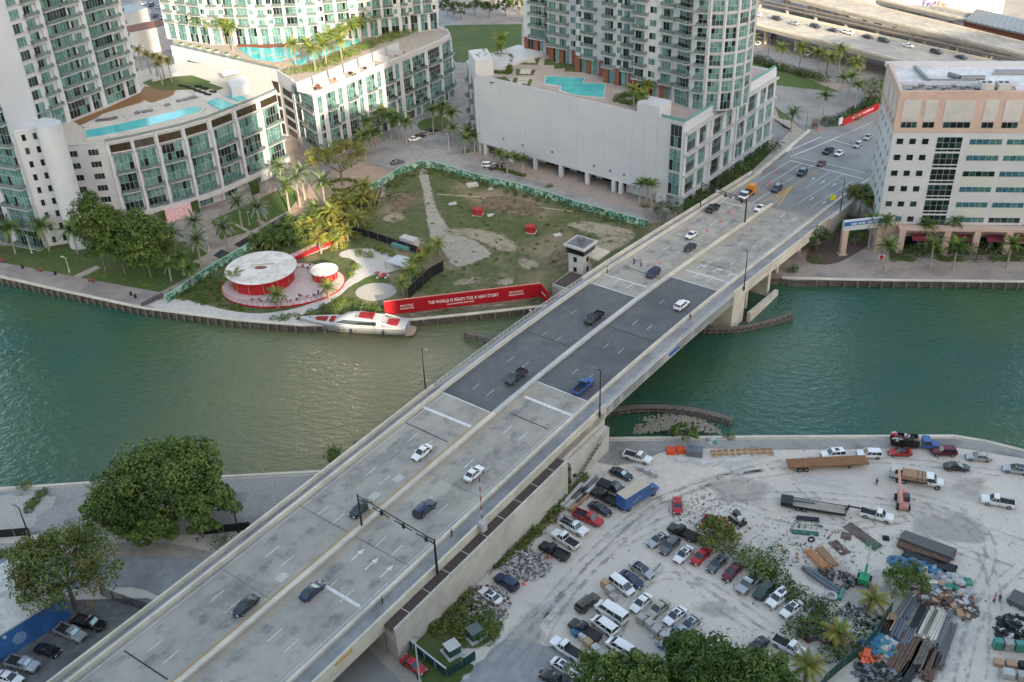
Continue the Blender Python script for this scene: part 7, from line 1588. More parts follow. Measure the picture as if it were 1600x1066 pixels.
# gateway sign
A_ = at(1315, 398); B_ = at(1368, 392); t = thing('gateway_sign', 'pink-pillared gateway with a blue and white lettered beam by the river walk', 'gateway sign', A_); q = B_-A_; az = math.atan2(q.y, q.x); Hg = 8.6
for v in (Vector((0, 0, 0)), q): b = MB(); b.box((v.x, v.y, -.2), (1.5, 1.2, Hg-1.2), az); b.box((v.x, v.y, -.2), (2.2, 1.9, .6), az); b.build('pillar', m_pink, t)
b = MB(); b.box((q.x/2, q.y/2, Hg-1.4), (q.length+1.6, 1.0, 1.4), az); b.build('beam', m_white, t); b = MB(); b.box((q.x/2, q.y/2-.52, Hg+0.0), (q.length+1.3, .12, 1.1), az); b.box((q.x/2, q.y/2+.05, Hg), (q.length+1.6, 1.0, 1.3), az, 1); b.build('sign_band', [M('sign_blue', (.02, .12, .35), rough=.5), m_white], t)
text('RIVERSIDE CENTER WALK' if False else 'ONE  RIVER  CENTER', .85, (q.x/2, q.y/2-.62, Hg+.2), az, t, sx=.85)
t = thing('red_sign', 'small red and white sign board at the edge of the river walk', 'sign', at(1376, 410)); b = MB(); b.tube((0, 0, 0), (0, 0, 1.4), .06, n=6); b.build('post', m_metal, t); b = MB(); b.box((0, 0, .9), (1.7, .1, 1.3)); b.build('board', m_white, t); b = MB(); b.tube((0, -.06, 1.55), (0, -.1, 1.55), .55, n=18); b.build('red_disc', m_redb, t)
A_ = at(1316, 198); B_ = at(1372, 172); t = thing('banner_wall', 'red banner wall with white lettering along the corner park kerb', 'banner', A_); q = B_-A_; b = MB(); b.strip([Vector((0, 0, 0)), q], .2, 2.6); b.build('panel', m_redb, t); az = math.atan2(q.y, q.x)
nn = Vector((q.y, -q.x, 0)).normalized()*.14; text('BACCARAT RESIDENCES', 1.1, q*.55+nn+Vector((0, 0, 1.2)), az, t)
b = MB(); b.box((-1.2, -1, 1.2), (2.2, .3, 2.4), az); b.build('white_end_board', m_white, t)
t = thing('monument_sign', 'grey curved monument sign with maroon writing at the park corner', 'sign', at(1272, 203)); b = MB(); b.loft([[(-1.2, -.2, 0), (1.2, -.2, 0), (1.2, .2, 0), (-1.2, .2, 0)], [(-1.1, -.2, 3.4), (1.2, -.2, 3), (1.2, .2, 3), (-1.1, .2, 3.4)], [(-.8, -.2, 4.2), (.6, -.2, 4), (.6, .2, 4), (-.8, .2, 4.2)]]); b.build('slab', m_metal, t); b = MB(); b.box((0, -.24, 1.6), (1.6, .05, .6)); b.build('writing_panel', PT['maroon'], t)
for i in range(3): t = thing('street_barricade', '%s orange barricade drum at the park corner kerb' % ORD[i], 'barricade', at(1277+i*4, 207), 0, 'orange drums at the park corner'); b = MB(); b.tube((0, 0, 0), (0, 0, 1.0), .3, .25, 10); b.build('drum', M('cone_orange', (.8, .16, .05)), t); b = MB(); b.tube((0, 0, .4), (0, 0, .6), .3, n=10); b.build('white_band', m_white, t)
wl = Vector(bpy.data.objects['warehouse'].location); p = at(1462, 24.5, 6); q2 = at(1405, 40, G), at(1505, 46, G); az = math.atan2((q2[1]-q2[0]).y, (q2[1]-q2[0]).x); nn = Vector((math.sin(az), -math.cos(az), 0))
wt_ = bpy.data.objects['warehouse']; pos = q2[0].lerp(q2[1], .52)-wl+nn*.3+Vector((0, 0, 9.0))
text('Fed', 3.6, pos-Vector((math.cos(az), math.sin(az), 0))*.2, az, wt_, M('purple_lettering', (.08, .03, .3), rough=.5), al='RIGHT'); text('Ex', 3.6, pos+Vector((math.cos(az), math.sin(az), 0))*.2, az, wt_, M('orange_lettering', (.7, .15, .02), rough=.5), al='LEFT')
c_ = Vector((*pw(63.5, -1.2), G)); ob = thing('entrance_sign', 'white letters under the palms in front of the blank wall', 'sign', c_); text('ICON', 1.5, (0, 0, .6), math.atan2(-E1.y, -E1.x), ob)
# ------------------------------------------------------------------ yard goods
def pile(label, name, cat, x, y, r, h, n, mats, size=(.3, 1.2), seed=1, stretch=1, ang=0, flat=.5):
    rr = random.Random(seed); p = at(x, y); b = MB()
    for k in range(n):
        a = rr.uniform(0, 6.28); q = rr.random()**.5; u, v = q*math.cos(a)*r*stretch, q*math.sin(a)*r; zz = h*(1-q)*rr.uniform(.5, 1)
        X, Y = u*math.cos(ang)-v*math.sin(ang), u*math.sin(ang)+v*math.cos(ang); s = rr.uniform(*size)
        if flat > .8: b.ellip((X, Y, zz+.1), (s*.6, s*.5, s*.35), 6, 4, rr.randrange(len(mats)), .15)
        else: b.box((X, Y, zz), (s, s*rr.uniform(.3, .9), s*rr.uniform(.15, .5)), rr.random()*3.1, rr.randrange(len(mats)), rr.uniform(-.5, .5))
    o = b.build(name, mats, None, None, p); return tag(o, label, cat)
m_rub = M('pale_rubble', (.5, .49, .46), (.36, .35, .33), 1, .9, obj=True); m_rubd = M('dark_rubble', (.13, .13, .13), rough=.9)
m_tarp = M('blue_tarp', (.04, .15, .29), (.08, .22, .36), 2, .7); m_bag = M('white_bag', (.5, .5, .49), (.4, .4, .39), 2, .8); m_tealp = M('teal_plastic', (.06, .25, .2), rough=.6); m_card = M('cardboard', (.42, .28, .17), rough=.9)
m_pipe = M('grey_pipe', (.13, .15, .18), rough=.6); m_orl = M('orange_log', (.55, .27, .13), (.4, .2, .1), 1.5, .8, obj=True); m_plate = M('rusty_plate', (.16, .12, .1), (.085, .06, .055), .5, .8, obj=True)
pile('pale concrete rubble heap beside the black lifted pickup', 'rubble_heap', 'rubble', 822, 884, 3.8, 1.2, 520, [m_rub, m_rub, m_rubd], (.15, .7), 1, 1.2); pile('mixed bright and dark rubble heap in the weedy verge beside the white sedan', 'rubble_heap', 'rubble', 745, 950, 5.0, 1.0, 700, [m_rub, m_rubd, m_bag, m_rust], (.12, .6), 2, 1.2, .3)
pile('dark charred rubbish spread in the middle of the lot below the red sports car', 'rubbish', 'rubbish', 1095, 795, 4, .12, 260, [m_rubd, m_rub, m_rubd, m_dark], (.08, .32), 3, 1.6, .2)
pile('black cable and liner heap between the orange logs and the boom lift', 'rubbish', 'rubbish', 1306, 905, 2.2, .6, 130, [m_black, m_rubd, m_black, m_rust], (.2, .8), 4, 1.7, -.4); pile('black and white scrap heap near the yellow palm in the junk yard', 'scrap_heap', 'scrap heap', 1342, 963, 3.0, .7, 340, [m_black, m_bag, m_rubd, m_rub], (.15, .6), 5, 1.1)
pile('blue netting heap along the steel beam stacks', 'netting_heap', 'netting', 1427, 884, 2.3, .9, 150, [m_tarp, m_tarp, m_pipe], (.4, 1.0), 6, 1.9, -.25, 1); pile('second blue netting heap closer to the white bags', 'netting_heap', 'netting', 1455, 893, 1.8, .9, 90, [m_tarp, m_tarp, m_bag], (.4, 1), 7, 1.2, 0, 1)
pile('white builders bags heaped at the end of the beam stacks', 'bag_heap', 'bag heap', 1492, 916, 2.8, 1.2, 90, [m_bag, m_bag, m_bag, m_tealp], (.6, 1.5), 8, 1.1, 0, 1); pile('brown and rusty scrap heap below the white bags', 'scrap_heap', 'scrap heap', 1474, 941, 3.6, 1.1, 260, [m_rust, m_wood, m_rubd, m_bag, m_card], (.3, 1.2), 9, 1.5, -.4)
pile('grey board and carton pile above the rusty scrap heap', 'board_pile', 'board pile', 1452, 913, 2.4, .8, 90, [m_card, m_conc, m_metal], (.6, 1.6), 10, 1.5, -.3); pile('blue tarpaulins and hose coils beside the dark green fence', 'tarpaulin_heap', 'tarpaulin', 1374, 1012, 2.6, 1.2, 120, [m_tarp, m_tarp, m_tealp, m_bag], (.6, 1.5), 11, 1.1, 0, 1)
pile('orange and brown pallets left of the blue tarpaulins', 'pallet_heap', 'pallets', 1356, 1028, 1.7, .8, 50, [m_card, M('cone_orange', (.8, .16, .05)), m_brick], (.6, 1.3), 12); pile('dark machine parts below the orange pallets', 'machine_parts', 'machine parts', 1368, 1053, 2.6, .8, 130, [m_black, m_rubd, m_metal], (.3, 1.2), 13, 1.3)
pile('black and white rebar bundles at the right edge of the yard', 'scrap_heap', 'scrap heap', 1588, 985, 3, 1, 200, [m_black, m_bag, m_black, m_dark], (.3, 1), 14, 1.2); pile('pale debris scattered around the green frames in the yard', 'debris', 'rubbish', 1250, 850, 7, .25, 200, [m_bag, m_rub, m_wood2, m_rubd], (.12, .6), 15, 1.4, -.4)
pile('maroon sheets and scrap at the tail of the wild hedge', 'scrap_heap', 'scrap heap', 1278, 988, 2.6, .5, 60, [PT['maroon'], m_brick, m_metal], (.6, 1.8), 16, 1.3, -.4); pile('light dry rubble at the hedge foot beside the right end of the car row', 'rubble_heap', 'rubble', 1262, 958, 2.6, .5, 120, [m_rub, m_wood, m_rubd], (.2, .7), 17, 1.2)
pile('white mixed waste around the palettes below the short row of cars', 'rubbish', 'rubbish', 1060, 1005, 2.8, .8, 110, [m_bag, m_bag, m_tarp, m_card], (.4, 1.1), 18, 1.6, -.5)
rr = random.Random(77); b = MB()
for k in range(900):
    x, y = rr.uniform(930, 1600), rr.uniform(690, 1066)
    if rr.random() < .55: x, y = rr.uniform(1130, 1480), rr.uniform(780, 1040)
    p = at(x, y); s = rr.uniform(.06, .32); b.box((p.x, p.y, G), (s, s*rr.uniform(.4, 1), s*.4), rr.random()*3, rr.randrange(4))
stuff(b.build('loose_stones', [m_rub, m_rubd, m_wood, m_bag]))
def beams(label, name, cat, ends, w, h, n, mat, layers=1, jit=.15, rnd=False, bearers=False):
    a, c = at(*ends[0]), at(*ends[1]); L0 = (a+c)/2; L = (c-a).length; az = math.atan2((c-a).y, (c-a).x); t = thing(name, label, cat, L0, az); b = MB(); rr = random.Random(int(ends[0][0]*7+ends[0][1])); z0 = .15 if bearers else 0
    for l in range(layers):
        k = n-l if rnd else n
        for i in range(k):
            y = (i-(k-1)/2)*w/n; dx = rr.uniform(-jit, jit)*L*.3; ww = w/n*.86; zz = z0+l*h
            if rnd: b.tube((-L/2+dx, y, zz+ww/2), (L/2+dx, y, zz+ww/2), ww/2, n=9)
            else: b.box((dx, y, zz), (L, ww, h*.92), rr.uniform(-.01, .01))
    b.each(cat.split()[-1] if False else {'pipes': 'pipe', 'logs': 'log', 'steel beams': 'beam', 'steel plates': 'plate', 'lumber stack': 'board', 'hollow slabs': 'slab'}.get(cat, 'bar'), mat, t)
    if bearers:
        b = MB()
        for f in (-.35, 0, .35): b.box((L*f, 0, 0), (.2, w*1.15, .15))
        b.each('bearer', m_wood, t)
    return t
beams('bundle of peeled orange logs, left of its duller twin', 'log_bundle', 'logs', ((1262, 862), (1290, 890)), 1.9, .3, 4, m_orl, 2, .03, True); beams('duller brown bundle of logs right of the orange one', 'log_bundle', 'logs', ((1280, 858), (1304, 886)), 1.9, .3, 4, m_wood2, 2, .03, True)
beams('long rusty steel plate lying near the gooseneck trailer', 'steel_plate', 'steel plates', ((1325, 822), (1374, 858)), 2.4, .12, 1, m_plate, 2); beams('short dark steel plate left of the long rusty one', 'steel_plate', 'steel plates', ((1314, 836), (1330, 840)), 2.2, .12, 1, m_plate); beams('brown plank mat below the short dark plate', 'plank_mat', 'steel plates', ((1300, 846), (1322, 866)), 2.0, .15, 3, m_plate)
beams('uppermost dark steel beam stack in the open yard', 'beam_stack', 'steel beams', ((1408, 842), (1490, 872)), 2.6, .35, 5, m_rubd, 3, .1, False, True); beams('second dark steel beam stack with rusty ends', 'beam_stack', 'steel beams', ((1404, 852), (1480, 884)), 1.8, .3, 5, m_rust, 2, .15, False, True); beams('third steel beam stack behind the blue netting', 'beam_stack', 'steel beams', ((1412, 868), (1492, 894)), 2.0, .3, 5, m_dark, 2, .12, False, True)
beams('two long dark grey pipes beside the wild hedge', 'pipe_stack', 'pipes', ((1262, 893), (1313, 928)), 1.5, .6, 2, m_pipe, 1, .3, True); beams('short thick grey pipe above the two long pipes', 'pipe_stack', 'pipes', ((1254, 888), (1272, 898)), .8, .6, 1, m_pipe, 1, 0, True); beams('short bright green pipe beside the white ring', 'pipe_stack', 'pipes', ((1317, 922), (1311, 939)), .8, .6, 1, m_tealp, 1, 0, True)
ST = [((1401, 968), (1424, 932), 1.2, m_metal, 2), ((1413, 970), (1432, 934), 1.0, m_pipe, 2), ((1385, 985), (1398, 962), 1.6, m_card, 3), ((1396, 1000), (1408, 972), 1.8, m_pipe, 3), ((1424, 992), (1446, 948), 1.6, m_dark, 4), ((1436, 996), (1458, 952), 1.8, m_conc, 3), ((1450, 1000), (1472, 955), 2.2, m_conc, 4), ((1464, 1010), (1484, 960), 1.3, m_metal, 3),
      ((1396, 1056), (1426, 1000), 3.2, m_rust, 5), ((1412, 1010), (1426, 985), 1.6, m_pipe, 3), ((1464, 1046), (1486, 980), 1.6, m_rubd, 4), ((1430, 1050), (1450, 1006), 2.4, m_wood, 4), ((1446, 1064), (1462, 1020), 2.0, m_rust, 4), ((1376, 1000), (1390, 972), 1.2, m_black, 2), ((1410, 1068), (1428, 1040), 2.0, m_dark, 4)]
for i, (a, c, w_, m_, n_) in enumerate(ST):
    beams('%s of the steep stacks below the scrap heap, counted from the left: %s %s' % (ORD[i], {m_metal: 'grey', m_pipe: 'blue-grey', m_card: 'tan', m_dark: 'black', m_conc: 'pale', m_rust: 'rusty', m_rubd: 'charcoal', m_wood: 'brown', m_black: 'black'}[m_], 'pipes' if m_ in (m_metal, m_pipe) else 'beams'), 'pipe_stack' if m_ in (m_metal, m_pipe) else 'beam_stack', 'pipes' if m_ in (m_metal, m_pipe) else 'steel beams', (a, c), w_, .24, n_+1, m_, 2, .3, m_ in (m_metal, m_pipe), True)
beams('dark beam stack at the right edge near the two workers', 'beam_stack', 'steel beams', ((1578, 935), (1620, 955)), 3, .3, 6, m_rubd, 3, .12, False, True)
LS = [((878, 795), (910, 760)), ((884, 797), (914, 766)), ((894, 785), (930, 748)), ((900, 790), (936, 752)), ((908, 775), (942, 742)), ((890, 800), (918, 775))]
for i, (a, c) in enumerate(LS): beams('%s lumber stack from the left along the weeds at the top of the slanted row' % ORD[i], 'lumber_stack', 'lumber stack', (a, c), 1.0, .22, 3, m_wall if i != 5 else m_wood2, 3, .1, False, True)
t = thing('tyre', 'white ring-shaped object at the end of the grey pipes', 'ring', at(1298, 933)); b = MB(); n = 24; b.path([(.85*math.cos(6.283*k/n), .85*math.sin(6.283*k/n), .3) for k in range(n+1)], .28, 8); b.build('ring', m_bag, t)
t = thing('tyre', 'lone black tyre on end near the green frames', 'tyre', at(1267, 847)); b = MB(); b.path([(.5*math.cos(6.283*k/16), 0, .6+.5*math.sin(6.283*k/16)) for k in range(17)], .15, 8); b.build('tread', m_tyre, t)
for i, (x, y) in enumerate(((1258, 830), (1262, 812), (1384, 842))):
    t = thing('metal_frame', ['green steel rack frame with dark bars in the yard', 'flat black panel resting above the green rack frame', 'small dark square hatch lying alone'][i], 'steel frame', at(x, y), -.2); b = MB()
    if i == 0:
        for k in range(5): b.tube((-2+k, .6, 0), (-2+k, .6, 1.8), .05, n=5)
        b.path([(-2, .6, 1.8), (2, .6, 1.8)], .06); b.path([(-2, .6, 1), (2, .6, 1)], .05); b.box((0, -.6, 0), (4.6, 1, .25))
    elif i == 1: b.box((0, 0, .2), (4, 1.0, .15)); b.box((-1.8, 0, 0), (.2, .8, .2)); b.box((1.8, 0, 0), (.2, .8, .2))
    else: b.box((0, 0, 0), (1.1, 1.1, .3)); b.box((0, 0, .3), (.7, .7, .2), 0)
    b.build('frame', M('rack_green', (.03, .12, .09), rough=.6) if i == 0 else m_black, t)
t = thing('inflatable_slide', 'orange plastic mouldings on the quay left of the grey container box', 'equipment', at(1056, 706)); b = MB(); 
for k in range(2): b.loft([[(-1.9+k*2, -1, 0), (-1.9+k*2, 1, 0), (-1.9+k*2, .8, .9), (-1.9+k*2, -.8, .9)], [(-.2+k*2, -1.1, 0), (-.2+k*2, 1.0, 0), (-.2+k*2, .7, .8), (-.2+k*2, -.8, .8)]])
b.each('moulding', M('slide_orange', (.65, .08, .02), rough=.5), t)
t = thing('container_box', 'grey ribbed container box beside the orange mouldings', 'container', at(1085, 710), -.25); b = MB(); b.box((0, 0, 0), (3.2, 2.2, 1.4)); b.build('box', m_metal, t); b = MB()
for k in range(4): b.box((-1.2+k*.8, 0, 1.4), (.5, 2.0, .08))
b.each('lid', m_pipe, t)
b = MB()
for i in range(9): a_ = at(1120+i*10, 706+(i % 3)*1.5); 
t = thing('timber_racks', 'row of pale timber racks on the white dust by the quay', 'timber racks', at(1158, 708)); b = MB()
for k in range(10): b.box((-5.5+k*1.25, (k % 3)*.3-.3, 0), (1.0, 1.9, .12)); b.box((-5.5+k*1.25, -.6, .1), (.9, .1, .5)); b.box((-5.5+k*1.25, .6, .1), (.9, .1, .5))
b.each('slat_frame', m_card, t)
pile('white bag with teal edge by the yard seawall', 'dust_bag', 'bag', 1112, 690, .9, .7, 12, [m_bag, m_tealp], (.8, 1.3), 21, 1, 0, 1)
def crates(label, x, y, az, lst, cat='pallets'):
    for i, (dx, dy, w_, h_, m_) in enumerate(lst):
        p = at(x, y)+Vector((dx*math.cos(az)-dy*math.sin(az), dx*math.sin(az)+dy*math.cos(az), 0)); t = thing('loaded_pallet', '%s %s' % (ORD[i], label), cat, p, az+R.uniform(-.15, .15)); b = MB(); b.box((0, 0, .15), (w_, w_*.85, h_)); b.build('load', m_, t)
        b = MB()
        for k in range(4): b.box((0, -.45*w_*.8+k*.3*w_*.8, 0), (w_, .12, .14))
        b.build('pallet', m_wood2, t)
m_wrap = M('grey_wrapped_load', (.4, .39, .36), (.3, .29, .28), 2, .5, obj=True)
crates('stacked pallet load from the left beside the dark brown suv', 950, 926, -.9, [(-1.2, .5, 1.3, 1.3, m_card), (.4, 0, 1.4, 1.4, m_wrap), (1.8, -.5, 1.2, 1.0, m_wrap)]); crates('grey wrapped pallet load from the left under the short lower row', 1016, 984, -.9, [(-2, 0, 1.4, 1.4, m_wrap), (-.4, .2, 1.4, 1.3, m_wrap), (1.2, 0, 1.4, 1.2, m_wrap), (2.8, .3, 1.3, 1.0, m_bag), (4.4, 0, 1.4, 1.1, m_wrap), (6, .3, 1.3, 1.0, m_wrap)])
crates('pallet load from the top between the white lifted pickup and the big trees', 915, 1006, -.9, [(-2.4, 0, 1.2, .9, m_tarp), (-.9, .3, 1.3, 1, m_bag), (.6, 0, 1.3, 1.1, m_card), (2.1, .2, 1.3, .9, m_bag), (3.6, 0, 1.3, 1.0, m_wrap)]); crates('white bulk bag from the left at the nose of the blue box truck', 1014, 740, -.5, [(-2, .4, 1.2, .7, m_bag), (-.4, 0, 1.2, .8, m_bag), (1.3, -.3, 1.3, 1.0, m_bag)])
crates('teal and white tank from the left at the right edge of the yard', 1572, 1014, -.2, [(-1.4, 0, 1.3, 1.6, m_tealp), (.2, 0, 1.3, 1.5, m_wrap), (1.8, 0, 1.3, 1.6, m_tealp), (3.4, 0, 1.3, 1.4, m_tealp)], 'tank'); crates('brown crate or black box from the left in the bottom right corner', 1576, 1040, -.2, [(-1.5, 0, 1.4, .6, m_card), (.3, 0, 1.5, .7, m_card), (2, -.2, 1.4, .9, m_black), (-.6, -2.2, 1.6, 1.0, m_bag), (1.4, -2.4, 1.5, 1.1, m_wrap)])
# benches and bins on the promenade
for i, (x, y) in enumerate(((3, 410), (62, 424), (143, 441), (60, 421))):
    if i == 3: continue
    t = thing('park_bench', '%s brown bench from the left on the promenade' % ORD[i], 'bench', at(x, y), -.45); b = MB(); b.box((0, 0, .4), (2, .6, .08)); b.build('seat', m_brick, t); b = MB(); b.box((0, .3, .45), (2, .08, .5)); b.build('backrest', m_brick, t)
    for s in (-.8, .8): b = MB(); b.box((s, 0, 0), (.1, .5, .4)); b.build('leg', m_dark, t)
for i, (x, y) in enumerate(((87, 430), (212, 466), (205, 462), (36, 420))):
    t = thing('litter_bin', ['dark litter bin on the promenade below the slim path', 'dark litter bin near the promenade end railing', 'second dark bin near the promenade end', 'small dark bin between the two left benches'][i], 'litter bin', at(x, y)); b = MB(); b.tube((0, 0, 0), (0, 0, 1), .28, .33, 12); b.build('drum', m_dark, t); b = MB(); b.tube((0, 0, 1), (0, 0, 1.1), .36, .25, 12); b.build('lid', m_black, t)
for i, (x, y) in enumerate(((1240, 432), (1256, 432))): pass
# soft-edged worn patches: ground whose alpha breaks up through noise toward the edge
def FM(name, c1, c2, scale=1.0, thr=.5, k=5, ns=.8, rough=.95):
    if name in MATS: return MATS[name]
    m = M(name, c1, c2, scale, rough, bump=.2, bscale=5); t = m.node_tree; b_ = t.nodes['Principled BSDF']; at_ = t.nodes.new('ShaderNodeAttribute'); at_.attribute_name = 'cover'
    n = t.nodes.new('ShaderNodeTexNoise'); n.inputs['Scale'].default_value = ns; n.inputs['Detail'].default_value = 8; n.inputs['Roughness'].default_value = .7; g = t.nodes.new('ShaderNodeNewGeometry'); t.links.new(g.outputs['Position'], n.inputs['Vector'])
    a = t.nodes.new('ShaderNodeMath'); a.operation = 'MULTIPLY_ADD'; a.inputs[1].default_value = 1.6; t.links.new(n.outputs['Fac'], a.inputs[0]); t.links.new(at_.outputs['Fac'], a.inputs[2])
    s = t.nodes.new('ShaderNodeMath'); s.operation = 'MULTIPLY_ADD'; s.use_clamp = True; s.inputs[1].default_value = k; s.inputs[2].default_value = -k*(.8+thr); t.links.new(a.outputs[0], s.inputs[0]); t.links.new(s.outputs[0], b_.inputs['Alpha']); return m
def patch(name, pix, mat, w, lvl=9, z=G, deck=False, inner=1.0):
    global LV
    if deck: pts = [Vector((*bs(x, y), 0)) for x, y in pix]
    else: pts = [at(x, y, z) for x, y in pix]
    n = len(pts); ar = sum(pts[i].x*pts[(i+1) % n].y-pts[(i+1) % n].x*pts[i].y for i in range(n))
    if ar < 0: pts = pts[::-1]
    for _ in range(2):
        q = []
        for a, c in zip(pts, pts[1:]+pts[:1]): q += [a.lerp(c, .25), a.lerp(c, .75)]
        pts = q
    n = len(pts); out = []; inn = []
    for i in range(n):
        e = (pts[(i+1) % n]-pts[i-1]).normalized(); nn = Vector((e.y, -e.x, 0)); out.append(pts[i]+nn*w); inn.append(pts[i]-nn*w*.35)
    LV += 1; zz = z+lvl*.02+LV*.0002; vs = out+pts+inn
    if deck: co = [tuple(bp(p.x, p.y, .015+LV*.00005)) for p in vs]
    else: co = [(p.x, p.y, zz) for p in vs]
    fs = [(k*n+i, k*n+(i+1) % n, (k+1)*n+(i+1) % n, (k+1)*n+i) for k in (0, 1) for i in range(n)]+[tuple(range(2*n, 3*n))]
    me = bpy.data.meshes.new(name); me.from_pydata(co, [], fs); at_ = me.attributes.new('cover', 'FLOAT', 'POINT'); at_.data.foreach_set('value', [0]*n+[.55*inner]*n+[inner]*n); me.materials.append(mat); return struct(put(name, me))
f_sand = FM('worn_sand', (.38, .33, .25), (.24, .21, .14), 1.5, .5, 1.8, .35); f_track = FM('track_gravel', (.37, .35, .305), (.27, .25, .205), 2, .5, 2.2, .8); f_dust = FM('pale_dust', (.66, .64, .61), (.58, .55, .51), 1, .45, 1.6, .2); f_mud = FM('damp_ground', (.46, .43, .39), (.4, .37, .335), 1, .42, 1.6, .2); f_green = FM('weed_growth', (.08, .12, .03), (.13, .14, .05), 1.2, .45, 3, .5); f_dirt = FM('brown_dirt', (.2, .15, .1), (.15, .11, .075), 1.2, .5, 4, .5)
TRK = [(650, 266), (668, 262), (676, 300), (684, 330), (700, 352), (708, 372), (700, 385), (672, 380), (666, 345), (660, 300)]; patch('gravel_track', TRK, f_track, 1.9)
patch('gravel_pad', [(668, 378), (690, 366), (725, 366), (778, 398), (745, 410), (715, 422), (698, 408), (688, 388)], f_track, 2.2)
for pl in ([(690, 358), (740, 355), (800, 370), (815, 392), (780, 398), (735, 372), (700, 368)], [(880, 352), (905, 343), (950, 350), (1000, 362), (985, 385), (930, 395), (945, 372), (900, 360)], [(800, 402), (840, 405), (850, 420), (815, 425)],
           [(590, 340), (625, 330), (640, 345), (600, 352)], [(935, 370), (990, 368), (975, 390), (900, 412), (880, 405)], [(770, 440), (800, 432), (810, 446), (780, 450)], [(700, 445), (735, 430), (770, 436), (730, 448)], [(586, 290), (604, 284), (608, 306), (582, 330)], [(660, 370), (640, 375), (625, 392), (650, 395), (672, 388)], [(620, 495), (700, 488), (800, 480), (860, 470), (800, 472), (700, 482)]): patch('bare_ground', pl, f_sand, 3.4)
for pl in ([(600, 300), (660, 300), (650, 330), (610, 330)], [(860, 385), (940, 392), (900, 430), (850, 420)], [(760, 300), (860, 320), (840, 345), (740, 330)]): patch('worn_grass', pl, f_dirt, 4, 8, inner=.7)
for pl in ([(1040, 706), (1130, 700), (1200, 706), (1180, 728), (1060, 728)], [(1140, 720), (1170, 730), (1160, 755), (1135, 740)], [(1000, 930), (1045, 890), (1030, 870), (985, 915)], [(1470, 900), (1530, 960), (1500, 1066), (1440, 1066), (1480, 980)],
           [(1180, 840), (1240, 830), (1230, 860), (1190, 860)], [(940, 830), (1000, 800), (1010, 820), (950, 850)], [(1240, 740), (1330, 745), (1330, 765), (1240, 760)], [(850, 965), (860, 905), (910, 890), (900, 960)]): patch('white_dust', pl, f_dust, 3, 5, inner=.8)
for pl in ([(1100, 740), (1200, 745), (1200, 790), (1120, 790)], [(1100, 930), (1160, 940), (1150, 980), (1080, 960)], [(1420, 800), (1500, 790), (1560, 830), (1520, 860), (1430, 840)], [(800, 960), (860, 940), (850, 1020), (790, 1010)], [(1220, 880), (1330, 870), (1380, 960), (1300, 950)], [(1480, 740), (1560, 745), (1540, 780), (1490, 770)], [(1380, 860), (1500, 880), (1510, 980), (1400, 1066), (1370, 960)]): patch('damp_ground', pl, f_mud, 5, 4, inner=.75)
patch('weedy_verge', [(612, 962), (690, 905), (735, 868), (800, 830), (860, 770), (905, 730), (925, 745), (895, 775), (870, 800), (850, 830), (800, 880), (735, 900), (720, 930), (790, 965), (780, 1000), (730, 1020), (660, 985)], f_green, 1.8, 6)
f_rut = FM('wheel_ruts', (.4, .37, .335), (.34, .315, .285), 1.5, .42, 2, .5)
def ruts(pix, lvl=7):
    global LV
    pts = curl([at(*p) for p in pix], 3)
    for off in (-.85, .85):
        LV += 1; v = []; f = []
        for i, p in enumerate(pts):
            d = (pts[min(i+1, len(pts)-1)]-pts[max(i-1, 0)]).normalized(); n = Vector((-d.y, d.x, 0))
            for k in (-.75, 0, .75): q = p+n*(off+k); v.append((q.x, q.y, G+lvl*.02+LV*.0002))
        for i in range(len(pts)-1):
            for k in (0, 1): f.append((3*i+k, 3*i+1+k, 3*i+4+k, 3*i+3+k))
        me = bpy.data.meshes.new('wheel_rut'); me.from_pydata(v, [], f); me.attributes.new('cover', 'FLOAT', 'POINT').data.foreach_set('value', [0, .62, 0]*len(pts)); me.materials.append(f_rut)
        if me.polygons[0].normal.z < 0: me.flip_normals()
        struct(put('wheel_rut', me))
for pl in ([(760, 1040), (850, 950), (920, 870), (1010, 790), (1120, 745)], [(780, 1050), (880, 940), (950, 860), (1060, 760), (1240, 735)], [(820, 1050), (900, 900), (1000, 830), (1150, 770), (1400, 780), (1600, 850)], [(1010, 790), (1200, 720), (1400, 718), (1560, 740)], [(1480, 1066), (1500, 960), (1560, 870), (1520, 800), (1400, 770)], [(1500, 1066), (1530, 940), (1600, 880)],
           [(1440, 790), (1500, 820), (1560, 900), (1550, 1066)], [(960, 1000), (1000, 900), (1090, 900), (1200, 980)], [(1100, 760), (1180, 800), (1300, 830), (1420, 810)], [(1060, 890), (1140, 960), (1230, 1010)], [(1250, 760), (1330, 830), (1380, 860)], [(1410, 800), (1470, 850), (1580, 890)]): ruts(pl)
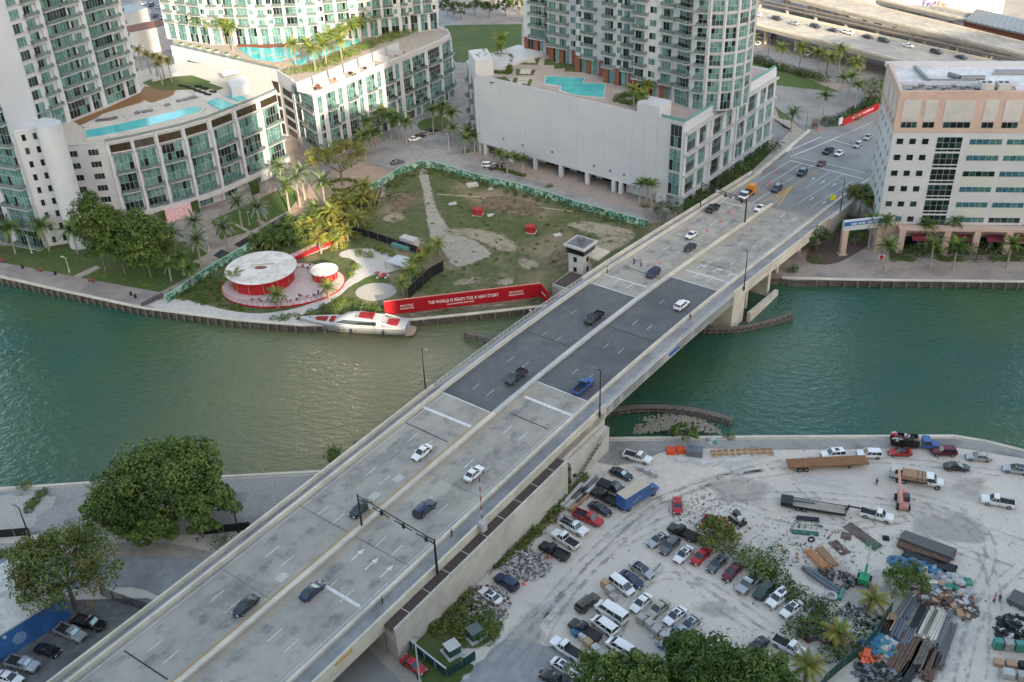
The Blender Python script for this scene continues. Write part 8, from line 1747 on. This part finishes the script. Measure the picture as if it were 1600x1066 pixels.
# dark tyre-worn bands and repair patches on the deck
f_oil = FM('tyre_darkening', (.2, .195, .19), (.22, .215, .21), 2, .6, 1.2, .3); f_lite = FM('bleached_concrete', (.38, .365, .33), (.33, .32, .29), 1, .55, 2, .2)
for (s0, s1, d0, d1) in ((-140, -32, 9.2, 10.6), (-140, -32, 5.3, 6.7), (-140, -32, 1.4, 2.8), (-140, -18, -4.8, -3.4), (-140, -18, -8.6, -7.2), (-140, -18, -12.2, -10.8), (26, 96, 9.2, 10.6), (26, 96, 5.3, 6.7), (26, 96, 1.4, 2.8), (41, 96, -4.8, -3.4), (41, 96, -8.6, -7.2), (41, 96, -12.2, -10.8)):
    n = int((s1-s0)/6); LV += 1; v = []; f = []
    for i in range(n+1):
        s = s0+(s1-s0)*i/n; v += [tuple(bp(s, q, .012+LV*.00004)) for q in (d0-.9, d0, d1, d1+.9)]
    for i in range(n):
        for k in range(3): f.append((4*i+k, 4*i+4+k, 4*i+5+k, 4*i+1+k))
    me = bpy.data.meshes.new('tyre_wear'); me.from_pydata(v, [], f); a_ = me.attributes.new('cover', 'FLOAT', 'POINT'); a_.data.foreach_set('value', [0, .6, .6, 0]*(n+1)); me.materials.append(f_oil); struct(put('tyre_wear', me))
for (s0, s1, d0, d1) in ((-100, -84, 1, 11), (-66, -40, 6, 11), (45, 70, -12, -4), (-60, -30, -12, -6)): 
    pl = [bp(s0, d0), bp(s1, d0), bp(s1, d1), bp(s0, d1)]; v = []; f = []; LV += 1
    for i in range(7):
        for j in range(5):
            v.append(tuple(bp(s0+(s1-s0)*i/6, d0+(d1-d0)*j/4, .011+LV*.00004)))
    for i in range(6):
        for j in range(4): f.append((i*5+j, i*5+5+j, i*5+6+j, i*5+1+j))
    me = bpy.data.meshes.new('bleached_slab'); me.from_pydata(v, [], f); a_ = me.attributes.new('cover', 'FLOAT', 'POINT'); a_.data.foreach_set('value', [0 if i in (0, 6) or j in (0, 4) else .7 for i in range(7) for j in range(5)]); me.materials.append(f_lite); struct(put('bleached_slab', me))
